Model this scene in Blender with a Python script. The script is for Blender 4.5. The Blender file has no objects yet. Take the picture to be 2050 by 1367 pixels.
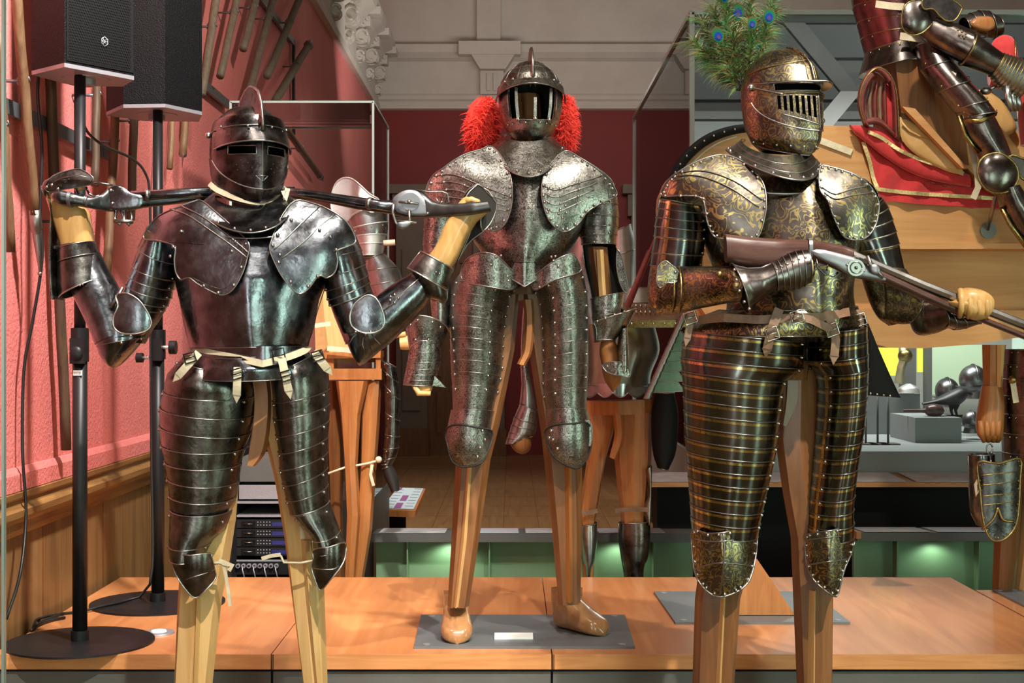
import bpy, math, random
from mathutils import Vector, Matrix
random.seed(7)
SC = bpy.context.scene
COL = SC.collection
# ---------------------------------------------------------------- camera
F, CXP, CYP, CAMZ = 2800.0, 1025.0, 683.5, 1.25      # focal length in px for 2050x1367
cam = bpy.data.cameras.new('camera')
cam.sensor_width = 36.0
cam.lens = 36.0 * F / 2050.0
cam.clip_end = 100
co = bpy.data.objects.new('camera', cam)
co.location = (0, 0, CAMZ)
co.rotation_euler = (math.pi / 2, 0, 0)
COL.objects.link(co)
SC.camera = co
SC.view_settings.view_transform = 'Standard'
SC.view_settings.look = 'None'
SC.view_settings.gamma = 1
SC.view_settings.use_curve_mapping = False
SC.view_settings.exposure = 0.42
SC.cycles.max_bounces = 8
SC.cycles.diffuse_bounces = 3
SC.cycles.glossy_bounces = 4
SC.cycles.transparent_max_bounces = 16
SC.cycles.sample_clamp_indirect = 4
SC.cycles.caustics_reflective = False
SC.cycles.caustics_refractive = False
# ---------------------------------------------------------------- world: the dim rest of the gallery
wd = bpy.data.worlds.new('world')
SC.world = wd
wd.use_nodes = True
wd.node_tree.nodes['Background'].inputs[0].default_value = (1.0, .95, .88, 1)
wd.node_tree.nodes['Background'].inputs[1].default_value = .15


# ---------------------------------------------------------------- lights: overhead spots, plus added fill and reflection lights
def spot(name, loc, to, power, ang=40, size=.04, col=(1, .93, .82), blend=.6):
    l = bpy.data.lights.new(name, 'SPOT')
    l.energy = power; l.spot_size = math.radians(ang); l.spot_blend = blend
    l.shadow_soft_size = size; l.color = col
    o = bpy.data.objects.new(name, l)
    o.location = loc
    o.rotation_euler = (Vector(to) - Vector(loc)).to_track_quat('-Z', 'Y').to_euler()
    COL.objects.link(o)
    return o


def area(name, loc, to, power, sx, sy, col=(1, .95, .88)):
    l = bpy.data.lights.new(name, 'AREA')
    l.energy = power; l.shape = 'RECTANGLE'; l.size = sx; l.size_y = sy; l.color = col
    o = bpy.data.objects.new(name, l)
    o.location = loc
    o.rotation_euler = (Vector(to) - Vector(loc)).to_track_quat('-Z', 'Y').to_euler()
    COL.objects.link(o)
    return o


spot('overhead_spot', (.15, 1.0, 4.3), (-.55, 3.5, 1.15), 720, 25, .03)
spot('overhead_spot', (1.25, 1.9, 4.5), (.1, 4.15, 1.0), 430, 30, .03)
spot('overhead_spot', (1.65, .9, 4.2), (.75, 3.5, 1.15), 720, 26, .03)
spot('overhead_spot', (-1.0, 2.6, 4.6), (.0, 4.6, .4), 90, 44, .03)
spot('overhead_spot', (2.3, 3.4, 4.3), (.9, 4.5, .4), 60, 44, .03)
spot('overhead_spot', (-.30, 3.2, 3.4), (-1.5, 4.6, 1.55), 520, 72, .08, (1, .93, .88))
spot('overhead_spot', (-.1, 5.4, 3.6), (-1.5, 7.0, 1.9), 110, 80, .08)
spot('overhead_spot', (.6, 3.0, 4.3), (1.7, 4.8, 1.35), 340, 34, .04)
spot('overhead_spot', (.4, 4.5, 3.9), (.2, 5.7, .9), 55, 70, .05)
spot('overhead_spot', (-.9, 4.4, 3.9), (-.6, 5.8, .9), 120, 60, .05)
spot('overhead_spot', (.2, 8.5, 4.4), (-.4, 9.5, 0), 260, 80, .05)  # added spot, unseen, brightens the floor at the back
area('ceiling_fill', (.5, 12.0, 3.3), (.5, 14.0, 4.6), 26, 3.0, .5)  # added fill, lifts the plaster of the back cornice
area('ceiling_fill', (0, -1.5, 4.6), (0, 3.5, .8), 22, 3.0, 1.2)  # added soft fill from above and behind the camera
area('reflection_light', (1.6, -1.2, 1.1), (.9, 3.5, 1.1), 36, .5, 2.1, (.68, 1, .80))  # tall lights added out of view to put green stripes in the steel
area('reflection_light', (-1.0, -1.0, 1.1), (.5, 3.5, 1.1), 22, .5, 2.1, (.90, 1, .96))
area('reflection_light', (4.7, 1.5, 1.1), (.6, 3.5, 1.1), 38, .6, 2.1, (.66, 1, .78))
area('case_area_light', (2.4, 8.0, 2.8), (2.4, 10.2, 2.0), 34, 2.4, .3, (1, 1, .95))  # added light, brightens the rear of the large case
area('case_area_light', (1.9, 8.2, 2.7), (1.9, 8.6, .7), 60, 1.6, .5, (.95, 1, .95))


# ---------------------------------------------------------------- helpers
def W(x, y, Y):
    return Vector(((x - CXP) * Y / F, Y, CAMZ - (y - CYP) * Y / F))


def wx(x, X, y):
    """the point of the plane X = const seen at pixel x, y"""
    Y = X * F / (x - CXP)
    return W(x, y, Y)


def cat(P, t):
    n = len(P)
    i = max(0, min(n - 2, int(t)))
    f = t - i
    p1, p2 = P[i], P[i + 1]
    p0 = P[i - 1] if i > 0 else [2 * a - b for a, b in zip(p1, p2)]
    p3 = P[i + 2] if i + 2 < n else [2 * b - a for a, b in zip(p1, p2)]
    r = []
    for a, b, c, d in zip(p0, p1, p2, p3):
        r.append(.5 * (2 * b + (c - a) * f + (2 * a - 5 * b + 4 * c - d) * f * f + (3 * b - a - 3 * c + d) * f ** 3))
    return r


def lin(P, t):
    n = len(P)
    i = max(0, min(n - 2, int(t)))
    f = t - i
    return [a + (b - a) * f for a, b in zip(P[i], P[i + 1])]


def smooth_loop(P, k=4):
    n = len(P); out = []
    for i in range(n):
        p0, p1, p2, p3 = P[i - 1], P[i], P[(i + 1) % n], P[(i + 2) % n]
        for j in range(k):
            f = j / k
            out.append(tuple(.5 * (2 * b + (c - a) * f + (2 * a - 5 * b + 4 * c - d) * f * f + (3 * b - a - 3 * c + d) * f ** 3)
                             for a, b, c, d in zip(p0, p1, p2, p3)))
    return out


def dens_loop(P, k=4):
    n = len(P); out = []
    for i in range(n):
        a, b = P[i], P[(i + 1) % n]
        for j in range(k):
            f = j / k
            out.append(tuple(u + (v - u) * f for u, v in zip(a, b)))
    return out


def aslist(v, n):
    return [[float(x)] for x in v] if isinstance(v, (list, tuple)) else [[float(v)]] * n


class MB:
    """collects shapes and links them as one mesh object"""
    def __init__(s):
        s.v = []; s.f = []; s.m = []; s.sm = []; s.uv = []; s.mats = []

    def mi(s, m):
        if m not in s.mats: s.mats.append(m)
        return s.mats.index(m)

    def add(s, vs, fs, mat, smooth=True, uvs=None):
        b = len(s.v); k = s.mi(mat)
        s.v += [Vector(p) for p in vs]
        for i, f in enumerate(fs):
            s.f.append(tuple(b + q for q in f)); s.m.append(k); s.sm.append(smooth)
            s.uv.append([uvs[q] for q in f] if uvs else [(0, 0)] * len(f))

    def grid(s, fn, nu, nv, mat, th=0.0, hole=None, ref=None, smooth=True, uvf=None, inner=None, flat=False):
        P = [[Vector(fn(i / nu, j / nv)) for j in range(nv + 1)] for i in range(nu + 1)]
        idx = lambda i, j: i * (nv + 1) + j
        vs = [P[i][j] for i in range(nu + 1) for j in range(nv + 1)]
        if ref is None:
            ref = sum(vs, Vector()) / len(vs) + Vector((0, .12, 0))
        N = []; acc = 0
        for i in range(nu + 1):
            for j in range(nv + 1):
                du = P[min(i + 1, nu)][j] - P[max(i - 1, 0)][j]
                dv = P[i][min(j + 1, nv)] - P[i][max(j - 1, 0)]
                n = du.cross(dv)
                if n.length > 1e-12: n.normalize()
                else: n = Vector((0, 0, 0))
                N.append(n); acc += n.dot(P[i][j] - ref)
        sg = 1 if acc >= 0 else -1
        fs = []
        for i in range(nu):
            for j in range(nv):
                if hole and hole((i + .5) / nu, (j + .5) / nv): continue
                q = (idx(i, j), idx(i + 1, j), idx(i + 1, j + 1), idx(i, j + 1))
                fs.append(q if sg > 0 else q[::-1])
        uvs = None
        U = [(i / nu, j / nv) for i in range(nu + 1) for j in range(nv + 1)]
        uvs = [uvf(*u) for u in U] if uvf else U
        s.add(vs, fs, mat, smooth and not flat, uvs)
        if th:
            iv = [p - n * (th * sg) for p, n in zip(vs, N)]
            s.add(iv, [f[::-1] for f in fs], inner or mat, smooth and not flat, uvs)
            cnt = {}
            for f in fs:
                for a, b in zip(f, f[1:] + f[:1]):
                    cnt[(a, b)] = 1
            wv = []; wf = []
            for (a, b) in cnt:
                if (b, a) not in cnt:
                    k = len(wv)
                    wv += [vs[a], vs[b], iv[b], iv[a]]
                    wf.append((k + 3, k + 2, k + 1, k))
            s.add(wv, wf, mat, False)
        return P

    def tube(s, path, r, mat, n=6, closed=False, flat=None, smooth=True):
        path = [Vector(p) for p in path]
        m = len(path)
        if m < 2: return
        rr = r if isinstance(r, (list, tuple)) else [r] * m
        up = None; vs = []; fs = []
        for i in range(m):
            a = path[i - 1] if (i > 0 or closed) else path[i]
            b = path[(i + 1) % m] if (i < m - 1 or closed) else path[i]
            t = (b - a)
            if t.length < 1e-9: t = Vector((0, 0, 1))
            t.normalize()
            if up is None:
                up = t.orthogonal().normalized() if not flat else (Vector(flat) - t * t.dot(Vector(flat))).normalized()
            else:
                q = (up if not flat else Vector(flat))
                q = q - t * t.dot(q)
                up = q.normalized() if q.length > 1e-6 else t.orthogonal().normalized()
            w = t.cross(up)
            for k in range(n):
                an = 2 * math.pi * (k + .5) / n
                if flat:
                    vs.append(path[i] + up * math.cos(an) * rr[i][0] * 1.4 + w * math.sin(an) * rr[i][1] * 1.4)
                else:
                    vs.append(path[i] + (up * math.cos(an) + w * math.sin(an)) * rr[i])
        for i in range(m if closed else m - 1):
            for k in range(n):
                a = i * n + k; b = i * n + (k + 1) % n
                c = ((i + 1) % m) * n + (k + 1) % n; d = ((i + 1) % m) * n + k
                fs.append((a, b, c, d))
        if not closed:
            fs.append(tuple(range(n))[::-1]); fs.append(tuple((m - 1) * n + k for k in range(n)))
        s.add(vs, fs, mat, smooth and not flat)

    def strap(s, path, w, t, mat, nrm=(0, -1, 0)):
        """a flat band along path: width w, thickness t, facing nrm"""
        s.tube(path, [(t / 2, w / 2)] * len(path), mat, 4, flat=nrm)

    def ball(s, c, r, mat, n=8, m=5, sc=(1, 1, 1)):
        c = Vector(c); vs = []; fs = []
        for j in range(m + 1):
            p = math.pi * j / m
            for i in range(n):
                a = 2 * math.pi * i / n
                vs.append(c + Vector((math.sin(p) * math.cos(a) * sc[0], math.sin(p) * math.sin(a) * sc[1], math.cos(p) * sc[2])) * r)
        for j in range(m):
            for i in range(n):
                fs.append((j * n + i, (j + 1) * n + i, (j + 1) * n + (i + 1) % n, j * n + (i + 1) % n))
        s.add(vs, fs, mat)

    def rivets(s, pts, r, mat):
        for p in pts: s.ball(p, r, mat, 6, 4)

    def box(s, a, b, mat):
        x0, y0, z0 = a; x1, y1, z1 = b
        vs = [(x, y, z) for x in (x0, x1) for y in (y0, y1) for z in (z0, z1)]
        fs = [(0, 1, 3, 2), (4, 6, 7, 5), (0, 4, 5, 1), (2, 3, 7, 6), (0, 2, 6, 4), (1, 5, 7, 3)]
        s.add(vs, fs, mat, False)

    def prism(s, poly, ext, mat, smooth=False):
        poly = [Vector(p) for p in poly]; ext = Vector(ext); n = len(poly)
        nn = Vector()
        for i in range(n): nn += poly[i].cross(poly[(i + 1) % n])
        if nn.dot(ext) > 0: poly = poly[::-1]
        vs = poly + [p + ext for p in poly]
        fs = [tuple(range(n)), tuple(range(2 * n - 1, n - 1, -1))]
        s.add(vs, fs, mat, False)
        wv = []; wf = []
        for i in range(n):
            k = len(wv); j = (i + 1) % n
            wv += [poly[i], poly[j], poly[j] + ext, poly[i] + ext]
            wf.append((k + 3, k + 2, k + 1, k))
        s.add(wv, wf, mat, smooth)

    def disc(s, c, r, h, mat, n=48, top=None, axis='Z'):
        c = Vector(c); top = r if top is None else top
        def P(rad, k, z):
            a = 2 * math.pi * k / n
            if axis == 'Z': return c + Vector((rad * math.cos(a), rad * math.sin(a), z))
            if axis == 'Y': return c + Vector((rad * math.cos(a), z, rad * math.sin(a)))
            return c + Vector((z, rad * math.cos(a), rad * math.sin(a)))
        lo = [P(r, k, 0) for k in range(n)]; hi = [P(top, k, h) for k in range(n)]
        s.add(lo + hi, [(k, (k + 1) % n, n + (k + 1) % n, n + k) for k in range(n)], mat, True)
        s.add(lo, [tuple(range(n - 1, -1, -1))], mat, False)
        s.add(hi, [tuple(range(n))], mat, False)

    def AB(s, A, B, Y, D, mat, a0=0, a1=360, na=32, lames=None, flare=.03, order='down', sag=0, keel=0, ridge=None,
           th=0.0015, rim=None, rr=.0014, riv=None, rvm=None, rvr=.0032, flat=False, Db=.8, caps=True, sub=5,
           ex=1.0, uvband=True, inner=None, linear=False, siderim=True, ov=.25, sidefl=0):
        """sweep between two measured edges A (left/top) and B (right/bottom), with front depth D behind/before Y"""
        n = len(A); ip = lin if linear else cat
        Ys = aslist(Y, n); Ds = aslist(D, n); R = aslist(ridge, n) if ridge is not None else None
        r0, r1 = math.radians(a0), math.radians(a1)
        full = abs(a1 - a0 - 360) < 1e-6

        def pt(t, a, sc=1.0, off=0.0):
            t = max(0, min(n - 1, t))
            pa, pb = ip(A, t), ip(B, t); y = lin(Ys, t)[0]; d = lin(Ds, t)[0]
            pA, pB = W(pa[0], pa[1], y), W(pb[0], pb[1], y)
            c = (pA + pB) / 2; p = (pA - pB) / 2
            cs, sn = math.cos(a), math.sin(a)
            if ex != 1.0:
                cs = math.copysign(abs(cs) ** ex, cs); sn = math.copysign(abs(sn) ** ex, sn)
            if sn >= 0:
                dd = d * ((1 - keel) * sn + keel * (1 - abs(cs)))
            else:
                dd = d * Db * sn
            q = c + p * cs * sc + Vector((0, -1, 0)) * (dd * sc + off)
            if R: q += Vector(((W(lin(R, t)[0], 0, y).x - c.x) * max(0, 1 - cs * cs), 0, 0))
            if sag:
                q += Vector((0, 0, -sag * max(0, sn)))
            return q
        if lames is None: br = [0, n - 1]
        elif isinstance(lames, int): br = [(n - 1) * i / lames for i in range(lames + 1)]
        else: br = list(lames)
        for li in range(len(br) - 1):
            t0, t1 = br[li], br[li + 1]
            L = len(br) > 2
            e0, e1 = t0, t1
            if L:
                if order == 'down' and li < len(br) - 2: e1 = t1 + ov * (t1 - t0)
                if order == 'up' and li > 0: e0 = t0 - ov * (t1 - t0)
            fl = (lambda v: 1 + flare * (1 - v)) if order == 'down' else (lambda v: 1 + flare * v)
            if not L: fl = lambda v: 1.0
            nv = max(2, int(round(sub * (e1 - e0)))) if not L else max(2, int(sub))
            fn = lambda u, v: pt(e0 + (e1 - e0) * v, r0 + (r1 - r0) * u, fl(v))
            mid = pt((e0 + e1) / 2, math.pi / 2, 1.0) * .5 + pt((e0 + e1) / 2, -math.pi / 2, 1.0) * .5
            s.grid(fn, na, nv, mat, th=th, ref=mid, flat=flat, inner=inner,
                   uvf=lambda u, v: (u, v * (e1 - e0) / (t1 - t0)))
            if full and caps and not L:
                for tt, rv in ((0, True), (n - 1, False)):
                    ring = [pt(tt, r0 + (r1 - r0) * k / na, 1) for k in range(na)]
                    s.add(ring, [tuple(range(na)) if rv else tuple(range(na - 1, -1, -1))], mat, False)
            if rim:
                et = t0 if order == 'down' else t1
                ev = 0 if order == 'down' else 1
                edge = [pt(et, r0 + (r1 - r0) * k / na, fl(ev), .0005) for k in range(na + (0 if full else 1))]
                s.tube(edge, rr, rim, 5, closed=full)
                if (li == 0 and order == 'up') or (li == len(br) - 2 and order == 'down'):
                    et = t0 if order == 'up' else t1
                    edge = [pt(et, r0 + (r1 - r0) * k / na, 1, .0005) for k in range(na + (0 if full else 1))]
                    s.tube(edge, rr, rim, 5, closed=full)
                if not full and siderim:
                    for a in (r0, r1):
                        s.tube([pt(t0 + (t1 - t0) * k / 4, a, fl(k / 4), .0003) for k in range(5)], rr, rim, 5)
            if riv:
                et = t0 + (t1 - t0) * (.16 if order == 'down' else .84)
                for a in riv:
                    q = pt(et, math.radians(a), 1 + flare, .0015)
                    s.ball(q, rvr, rvm or rim or mat, 6, 4)
        return pt

    def patch(s, outline, depth, c, mat, th=.002, rim=None, rr=.002, rings=8, riv=0, rin=.93, rvm=None, rvr=.0035,
              sm=3, smooth=True, inner=None):
        """a bulged plate: outline in px, depth(px,py)->Y"""
        L = smooth_loop(outline, sm) if smooth else dens_loop(outline, sm)
        n = len(L)
        def fn(u, v):
            k = (u * n) % n
            i = int(round(k)) % n
            x = c[0] + (L[i][0] - c[0]) * v; y = c[1] + (L[i][1] - c[1]) * v
            return W(x, y, depth(x, y))
        s.grid(fn, n, rings, mat, th=th, ref=W(c[0], c[1], depth(*c) + .3), inner=inner)
        if rim:
            s.tube([W(x, y, depth(x, y) - .0008) for x, y in L], rr, rim, 6, closed=True)
        if riv:
            q = []
            for k in range(riv):
                x, y = L[int(k * n / riv)]
                x = c[0] + (x - c[0]) * rin; y = c[1] + (y - c[1]) * rin
                q.append(W(x, y, depth(x, y) - .002))
            s.rivets(q, rvr, rvm or rim or mat)

    def puff(s, outline, Y, t, c, mat, p=2.2, rings=7, sm=3, smooth=True, tb=None):
        """closed rounded solid with the given outline and half thickness t"""
        L = smooth_loop(outline, sm) if smooth else dens_loop(outline, sm)
        n = len(L)
        for sg in (-1, 1):
            def fn(u, v):
                i = int(round(u * n)) % n
                r = v ** .7
                x = c[0] + (L[i][0] - c[0]) * r; y = c[1] + (L[i][1] - c[1]) * r
                q = W(x, y, Y)
                q.y += sg * (t if (sg < 0 or tb is None) else tb) * max(0, 1 - r ** p) ** (1 / p)
                return q
            s.grid(fn, n, rings, mat, ref=W(c[0], c[1], Y - sg * .2 * 0))

    def build(s, name, parent=None, label=None):
        me = bpy.data.meshes.new(name)
        org = Vector(parent.get('_o', (0, 0, 0))) if parent else Vector()
        me.from_pydata([tuple(p - org) for p in s.v], [], s.f)
        for m in s.mats: me.materials.append(m)
        me.polygons.foreach_set('material_index', s.m)
        me.polygons.foreach_set('use_smooth', s.sm)
        ul = me.uv_layers.new(name='UVMap')
        ul.data.foreach_set('uv', [c for f in s.uv for u in f for c in u])
        me.update()
        o = bpy.data.objects.new(name, me)
        COL.objects.link(o)
        if parent: o.parent = parent; o['_o'] = tuple(org)
        if label: o['label'] = label
        return o


def thing(name, loc, label, cat_, group=None):
    o = bpy.data.objects.new(name, None)
    o.empty_display_size = .05
    o.location = loc; o['_o'] = tuple(loc)
    COL.objects.link(o)
    o['label'] = label; o['category'] = cat_
    if group: o['group'] = group
    return o


def solo(mb, name, label, cat_, group=None):
    """a thing that is one mesh: origin moved to its base"""
    o = mb.build(name)
    xs = [v.co for v in o.data.vertices]
    b = Vector((sum(p.x for p in xs) / len(xs), sum(p.y for p in xs) / len(xs), min(p.z for p in xs)))
    o.data.transform(Matrix.Translation(-b)); o.location = b
    o['label'] = label; o['category'] = cat_
    if group: o['group'] = group
    return o


def struct(mb, name):
    o = mb.build(name); o['kind'] = 'structure'
    return o


# ---------------------------------------------------------------- materials
def M(name, c1, c2=None, rough=.5, rough2=None, metal=0.0, scale=5, stretch=(1, 1, 1), detail=5, distort=0.0, bump=0.0,
      bscale=None, coat=0.0, lo=.35, hi=.65, gold=None, gscale=30, gcol=(.50, .38, .14), gw=(.31, .37), gmin=.6, ham=0, emit=None, sheen=0, bdist=.002, uvn=False, c3=None, spec=.5):
    m = bpy.data.materials.new(name)
    m.use_nodes = True
    nt = m.node_tree; N = nt.nodes; Lk = nt.links
    b = N['Principled BSDF']
    b.inputs['Base Color'].default_value = (*c1, 1)
    b.inputs['Roughness'].default_value = rough
    b.inputs['Metallic'].default_value = metal
    b.inputs['Specular IOR Level'].default_value = spec
    if coat:
        b.inputs['Coat Weight'].default_value = coat; b.inputs['Coat Roughness'].default_value = .12
    if sheen: b.inputs['Sheen Weight'].default_value = sheen
    if emit:
        b.inputs['Emission Color'].default_value = (*emit[:3], 1); b.inputs['Emission Strength'].default_value = emit[3]
    tc = N.new('ShaderNodeTexCoord')
    mp = N.new('ShaderNodeMapping'); mp.inputs['Scale'].default_value = stretch
    Lk.new(tc.outputs['Object'], mp.inputs[0])
    colout = None
    if c2:
        nz = N.new('ShaderNodeTexNoise'); nz.inputs['Scale'].default_value = scale
        nz.inputs['Detail'].default_value = detail; nz.inputs['Distortion'].default_value = distort
        nz.inputs['Roughness'].default_value = .6
        Lk.new(mp.outputs[0], nz.inputs['Vector'])
        rp = N.new('ShaderNodeValToRGB')
        rp.color_ramp.elements[0].position = lo; rp.color_ramp.elements[0].color = (*c1, 1)
        rp.color_ramp.elements[1].position = hi; rp.color_ramp.elements[1].color = (*c2, 1)
        if c3:
            e = rp.color_ramp.elements.new((lo + hi) / 2); e.color = (*c3, 1)
        Lk.new(nz.outputs['Fac'], rp.inputs[0]); colout = rp.outputs[0]
        if rough2 is not None:
            mr = N.new('ShaderNodeMapRange'); mr.inputs['From Min'].default_value = lo; mr.inputs['From Max'].default_value = hi
            mr.inputs['To Min'].default_value = rough; mr.inputs['To Max'].default_value = rough2
            Lk.new(nz.outputs['Fac'], mr.inputs[0]); Lk.new(mr.outputs[0], b.inputs['Roughness'])
    if gold:
        mask = None
        if 'swirl' in gold:
            n2 = N.new('ShaderNodeTexNoise'); n2.inputs['Scale'].default_value = gscale; n2.inputs['Detail'].default_value = 1.0
            n2.inputs['Distortion'].default_value = 1.6
            Lk.new(tc.outputs['Object'], n2.inputs['Vector'])
            mu = N.new('ShaderNodeMath'); mu.operation = 'MULTIPLY'; mu.inputs[1].default_value = 5.0
            Lk.new(n2.outputs['Fac'], mu.inputs[0])
            pp = N.new('ShaderNodeMath'); pp.operation = 'PINGPONG'; pp.inputs[1].default_value = .5
            Lk.new(mu.outputs[0], pp.inputs[0])
            gt = N.new('ShaderNodeMapRange'); gt.inputs['From Min'].default_value = gw[0]; gt.inputs['From Max'].default_value = gw[1]
            Lk.new(pp.outputs[0], gt.inputs[0]); 
            n5 = N.new('ShaderNodeTexNoise'); n5.inputs['Scale'].default_value = 5; n5.inputs['Detail'].default_value = 2
            Lk.new(tc.outputs['Object'], n5.inputs['Vector'])
            m5 = N.new('ShaderNodeMapRange'); m5.inputs['From Min'].default_value = .42; m5.inputs['From Max'].default_value = .55
            m5.inputs['To Min'].default_value = gmin
            Lk.new(n5.outputs['Fac'], m5.inputs[0])
            m6 = N.new('ShaderNodeMath'); m6.operation = 'MULTIPLY'; Lk.new(gt.outputs[0], m6.inputs[0]); Lk.new(m5.outputs[0], m6.inputs[1])
            mask = m6.outputs[0]
        if 'band' in gold:
            sx = N.new('ShaderNodeSeparateXYZ'); Lk.new(tc.outputs['UV'], sx.inputs[0])
            def band(src, a, c):
                x = N.new('ShaderNodeMath'); x.operation = 'SUBTRACT'; Lk.new(src, x.inputs[0]); x.inputs[1].default_value = a
                y = N.new('ShaderNodeMath'); y.operation = 'ABSOLUTE'; Lk.new(x.outputs[0], y.inputs[0])
                z = N.new('ShaderNodeMath'); z.operation = 'LESS_THAN'; Lk.new(y.outputs[0], z.inputs[0]); z.inputs[1].default_value = c
                return z.outputs[0]
            o1 = band(sx.outputs['Y'], .25, .09)
            o2 = band(sx.outputs['X'], .86 if 'R' in gold else .14, .015)
            mx = N.new('ShaderNodeMath'); mx.operation = 'MAXIMUM'; Lk.new(o1, mx.inputs[0]); Lk.new(o2, mx.inputs[1])
            n3 = N.new('ShaderNodeTexNoise'); n3.inputs['Scale'].default_value = 160; Lk.new(tc.outputs['Object'], n3.inputs['Vector'])
            mr3 = N.new('ShaderNodeMapRange'); mr3.inputs['From Min'].default_value = .30; mr3.inputs['From Max'].default_value = .42
            Lk.new(n3.outputs['Fac'], mr3.inputs[0])
            mm = N.new('ShaderNodeMath'); mm.operation = 'MULTIPLY'; Lk.new(mx.outputs[0], mm.inputs[0]); Lk.new(mr3.outputs[0], mm.inputs[1])
            mask = mm.outputs[0]
        mixc = N.new('ShaderNodeMixRGB')
        Lk.new(mask, mixc.inputs[0])
        if colout: Lk.new(colout, mixc.inputs[1])
        else: mixc.inputs[1].default_value = (*c1, 1)
        mixc.inputs[2].default_value = (*gcol, 1)
        colout = mixc.outputs[0]
    if colout: Lk.new(colout, b.inputs['Base Color'])
    if bump:
        n4 = N.new('ShaderNodeTexNoise'); n4.inputs['Scale'].default_value = bscale or scale * 4; n4.inputs['Detail'].default_value = 4
        Lk.new(mp.outputs[0], n4.inputs['Vector'])
        bp = N.new('ShaderNodeBump'); bp.inputs['Strength'].default_value = bump; bp.inputs['Distance'].default_value = bdist
        Lk.new(n4.outputs['Fac'], bp.inputs['Height']); Lk.new(bp.outputs[0], b.inputs['Normal'])
        if ham:
            n7 = N.new('ShaderNodeTexNoise'); n7.inputs['Scale'].default_value = 13; n7.inputs['Detail'].default_value = 2.5
            Lk.new(tc.outputs['Object'], n7.inputs['Vector'])
            b7 = N.new('ShaderNodeBump'); b7.inputs['Strength'].default_value = ham; b7.inputs['Distance'].default_value = .012
            Lk.new(n7.outputs['Fac'], b7.inputs['Height']); Lk.new(b7.outputs[0], bp.inputs['Normal'])
    return m


def wood(name, c1, c2, axis='Z', s=1.0, rough=.42, coat=.10, bump=.05):
    st = {'Z': (9, 9, .7), 'X': (.7, 9, 9), 'Y': (9, .7, 9)}[axis]
    return M(name, c1, c2, rough=rough, scale=4 * s, stretch=st, detail=6, distort=1.2, coat=coat, spec=.35, bump=bump, bscale=14 * s, lo=.3, hi=.7)


BLK = M('blackened_steel', (.13, .135, .15), (.25, .26, .285), rough=.18, rough2=.34, metal=1, scale=22, detail=10, bump=.22, bscale=110, lo=.38, hi=.70, ham=.16)
BLKB = M('brown_black_steel', (.12, .112, .105), (.24, .225, .21), rough=.24, rough2=.40, metal=1, scale=26, detail=10, bump=.28, bscale=130, lo=.38, hi=.72, ham=.14)
DKS = M('dark_helmet_steel', (.045, .042, .042), (.17, .155, .15), rough=.24, rough2=.42, metal=1, scale=24, detail=10, bump=.25, bscale=130, lo=.38, hi=.75, ham=.08)
EDGE = M('worn_bright_edge', (.62, .6, .56), rough=.3, metal=1)
EDGED = M('worn_dull_edge', (.30, .28, .26), rough=.35, metal=1)
RIV = M('steel_rivet', (.5, .48, .45), rough=.25, metal=1)
INN = M('rusty_dark_inside', (.02, .017, .015), rough=.7, metal=.3)
ETC = M('etched_grey_steel', (.30, .285, .26), (.48, .46, .42), rough=.27, rough2=.40, metal=1, scale=30, detail=8, bump=.35, bscale=170, gold='swirl', gscale=62, gcol=(.13, .12, .105), gw=(.24, .34), gmin=.55, ham=.06)
ETCB = M('etched_grey_steel_lower', (.25, .238, .215), (.42, .40, .365), rough=.30, rough2=.42, metal=1, scale=30, detail=8, bump=.4, bscale=170, gold='swirl', gscale=75, gcol=(.11, .10, .09), gw=(.26, .36), gmin=.55, ham=.06)
GLT = M('gilt_etched_steel', (.085, .068, .06), (.22, .20, .18), rough=.25, rough2=.38, metal=1, scale=10, gold='swirl', gscale=26, bump=.12, bscale=120, ham=.05)
GLTS = M('gilt_etched_steel_fine', (.08, .06, .053), (.20, .18, .16), rough=.27, rough2=.4, metal=1, scale=10, gold='swirl', gscale=36, bump=.12, bscale=120)
GBL = M('gilt_banded_lames_left', (.075, .078, .075), (.21, .215, .205), rough=.15, rough2=.22, metal=1, scale=9, gcol=(.66, .52, .22), gold='bandR', bump=.06, bscale=90, ham=.07)
GBR = M('gilt_banded_lames_right', (.075, .078, .075), (.21, .215, .205), rough=.15, rough2=.22, metal=1, scale=9, gcol=(.66, .52, .22), gold='band', bump=.06, bscale=90, ham=.07)
POM = M('aged_helmet_steel', (.14, .14, .145), (.30, .30, .29), rough=.32, rough2=.42, metal=1, scale=10, bump=.1, bscale=60)
POL = M('polished_steel', (.36, .36, .36), (.58, .58, .57), rough=.24, rough2=.34, metal=1, scale=8, bump=.05, bscale=50)
SIL = M('bright_silver_steel', (.66, .66, .64), (.80, .80, .78), rough=.40, rough2=.5, metal=1, scale=10, bump=.05, bscale=60)
BRN = M('brown_polished_steel', (.10, .08, .073), (.24, .21, .195), rough=.22, rough2=.34, metal=1, scale=14, detail=8, bump=.15, bscale=90, ham=.12)
GRG = M('half_polished_steel', (.17, .155, .14), (.38, .36, .33), rough=.2, rough2=.34, metal=1, scale=14, bump=.12, bscale=80, ham=.06)
GOLD = M('gilt_border', (.38, .28, .10), (.20, .14, .06), rough=.35, metal=1, scale=120, bump=.3, bscale=200)
STRAP = M('cream_leather', (.72, .64, .46), (.58, .49, .33), rough=.6, scale=30, bump=.1)
LEATH = M('brown_leather', (.16, .085, .05), (.26, .15, .09), rough=.5, scale=25, bump=.15)
WLT = wood('light_beech_wood', (.62, .36, .13), (.78, .50, .22), 'Z', .8)
WHN = wood('carved_hand_wood', (.40, .21, .065), (.58, .34, .12), 'Z', 1.0, coat=.3)
WOR = wood('cherry_wood_upright', (.33, .115, .032), (.48, .20, .062), 'Z', .8)
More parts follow.
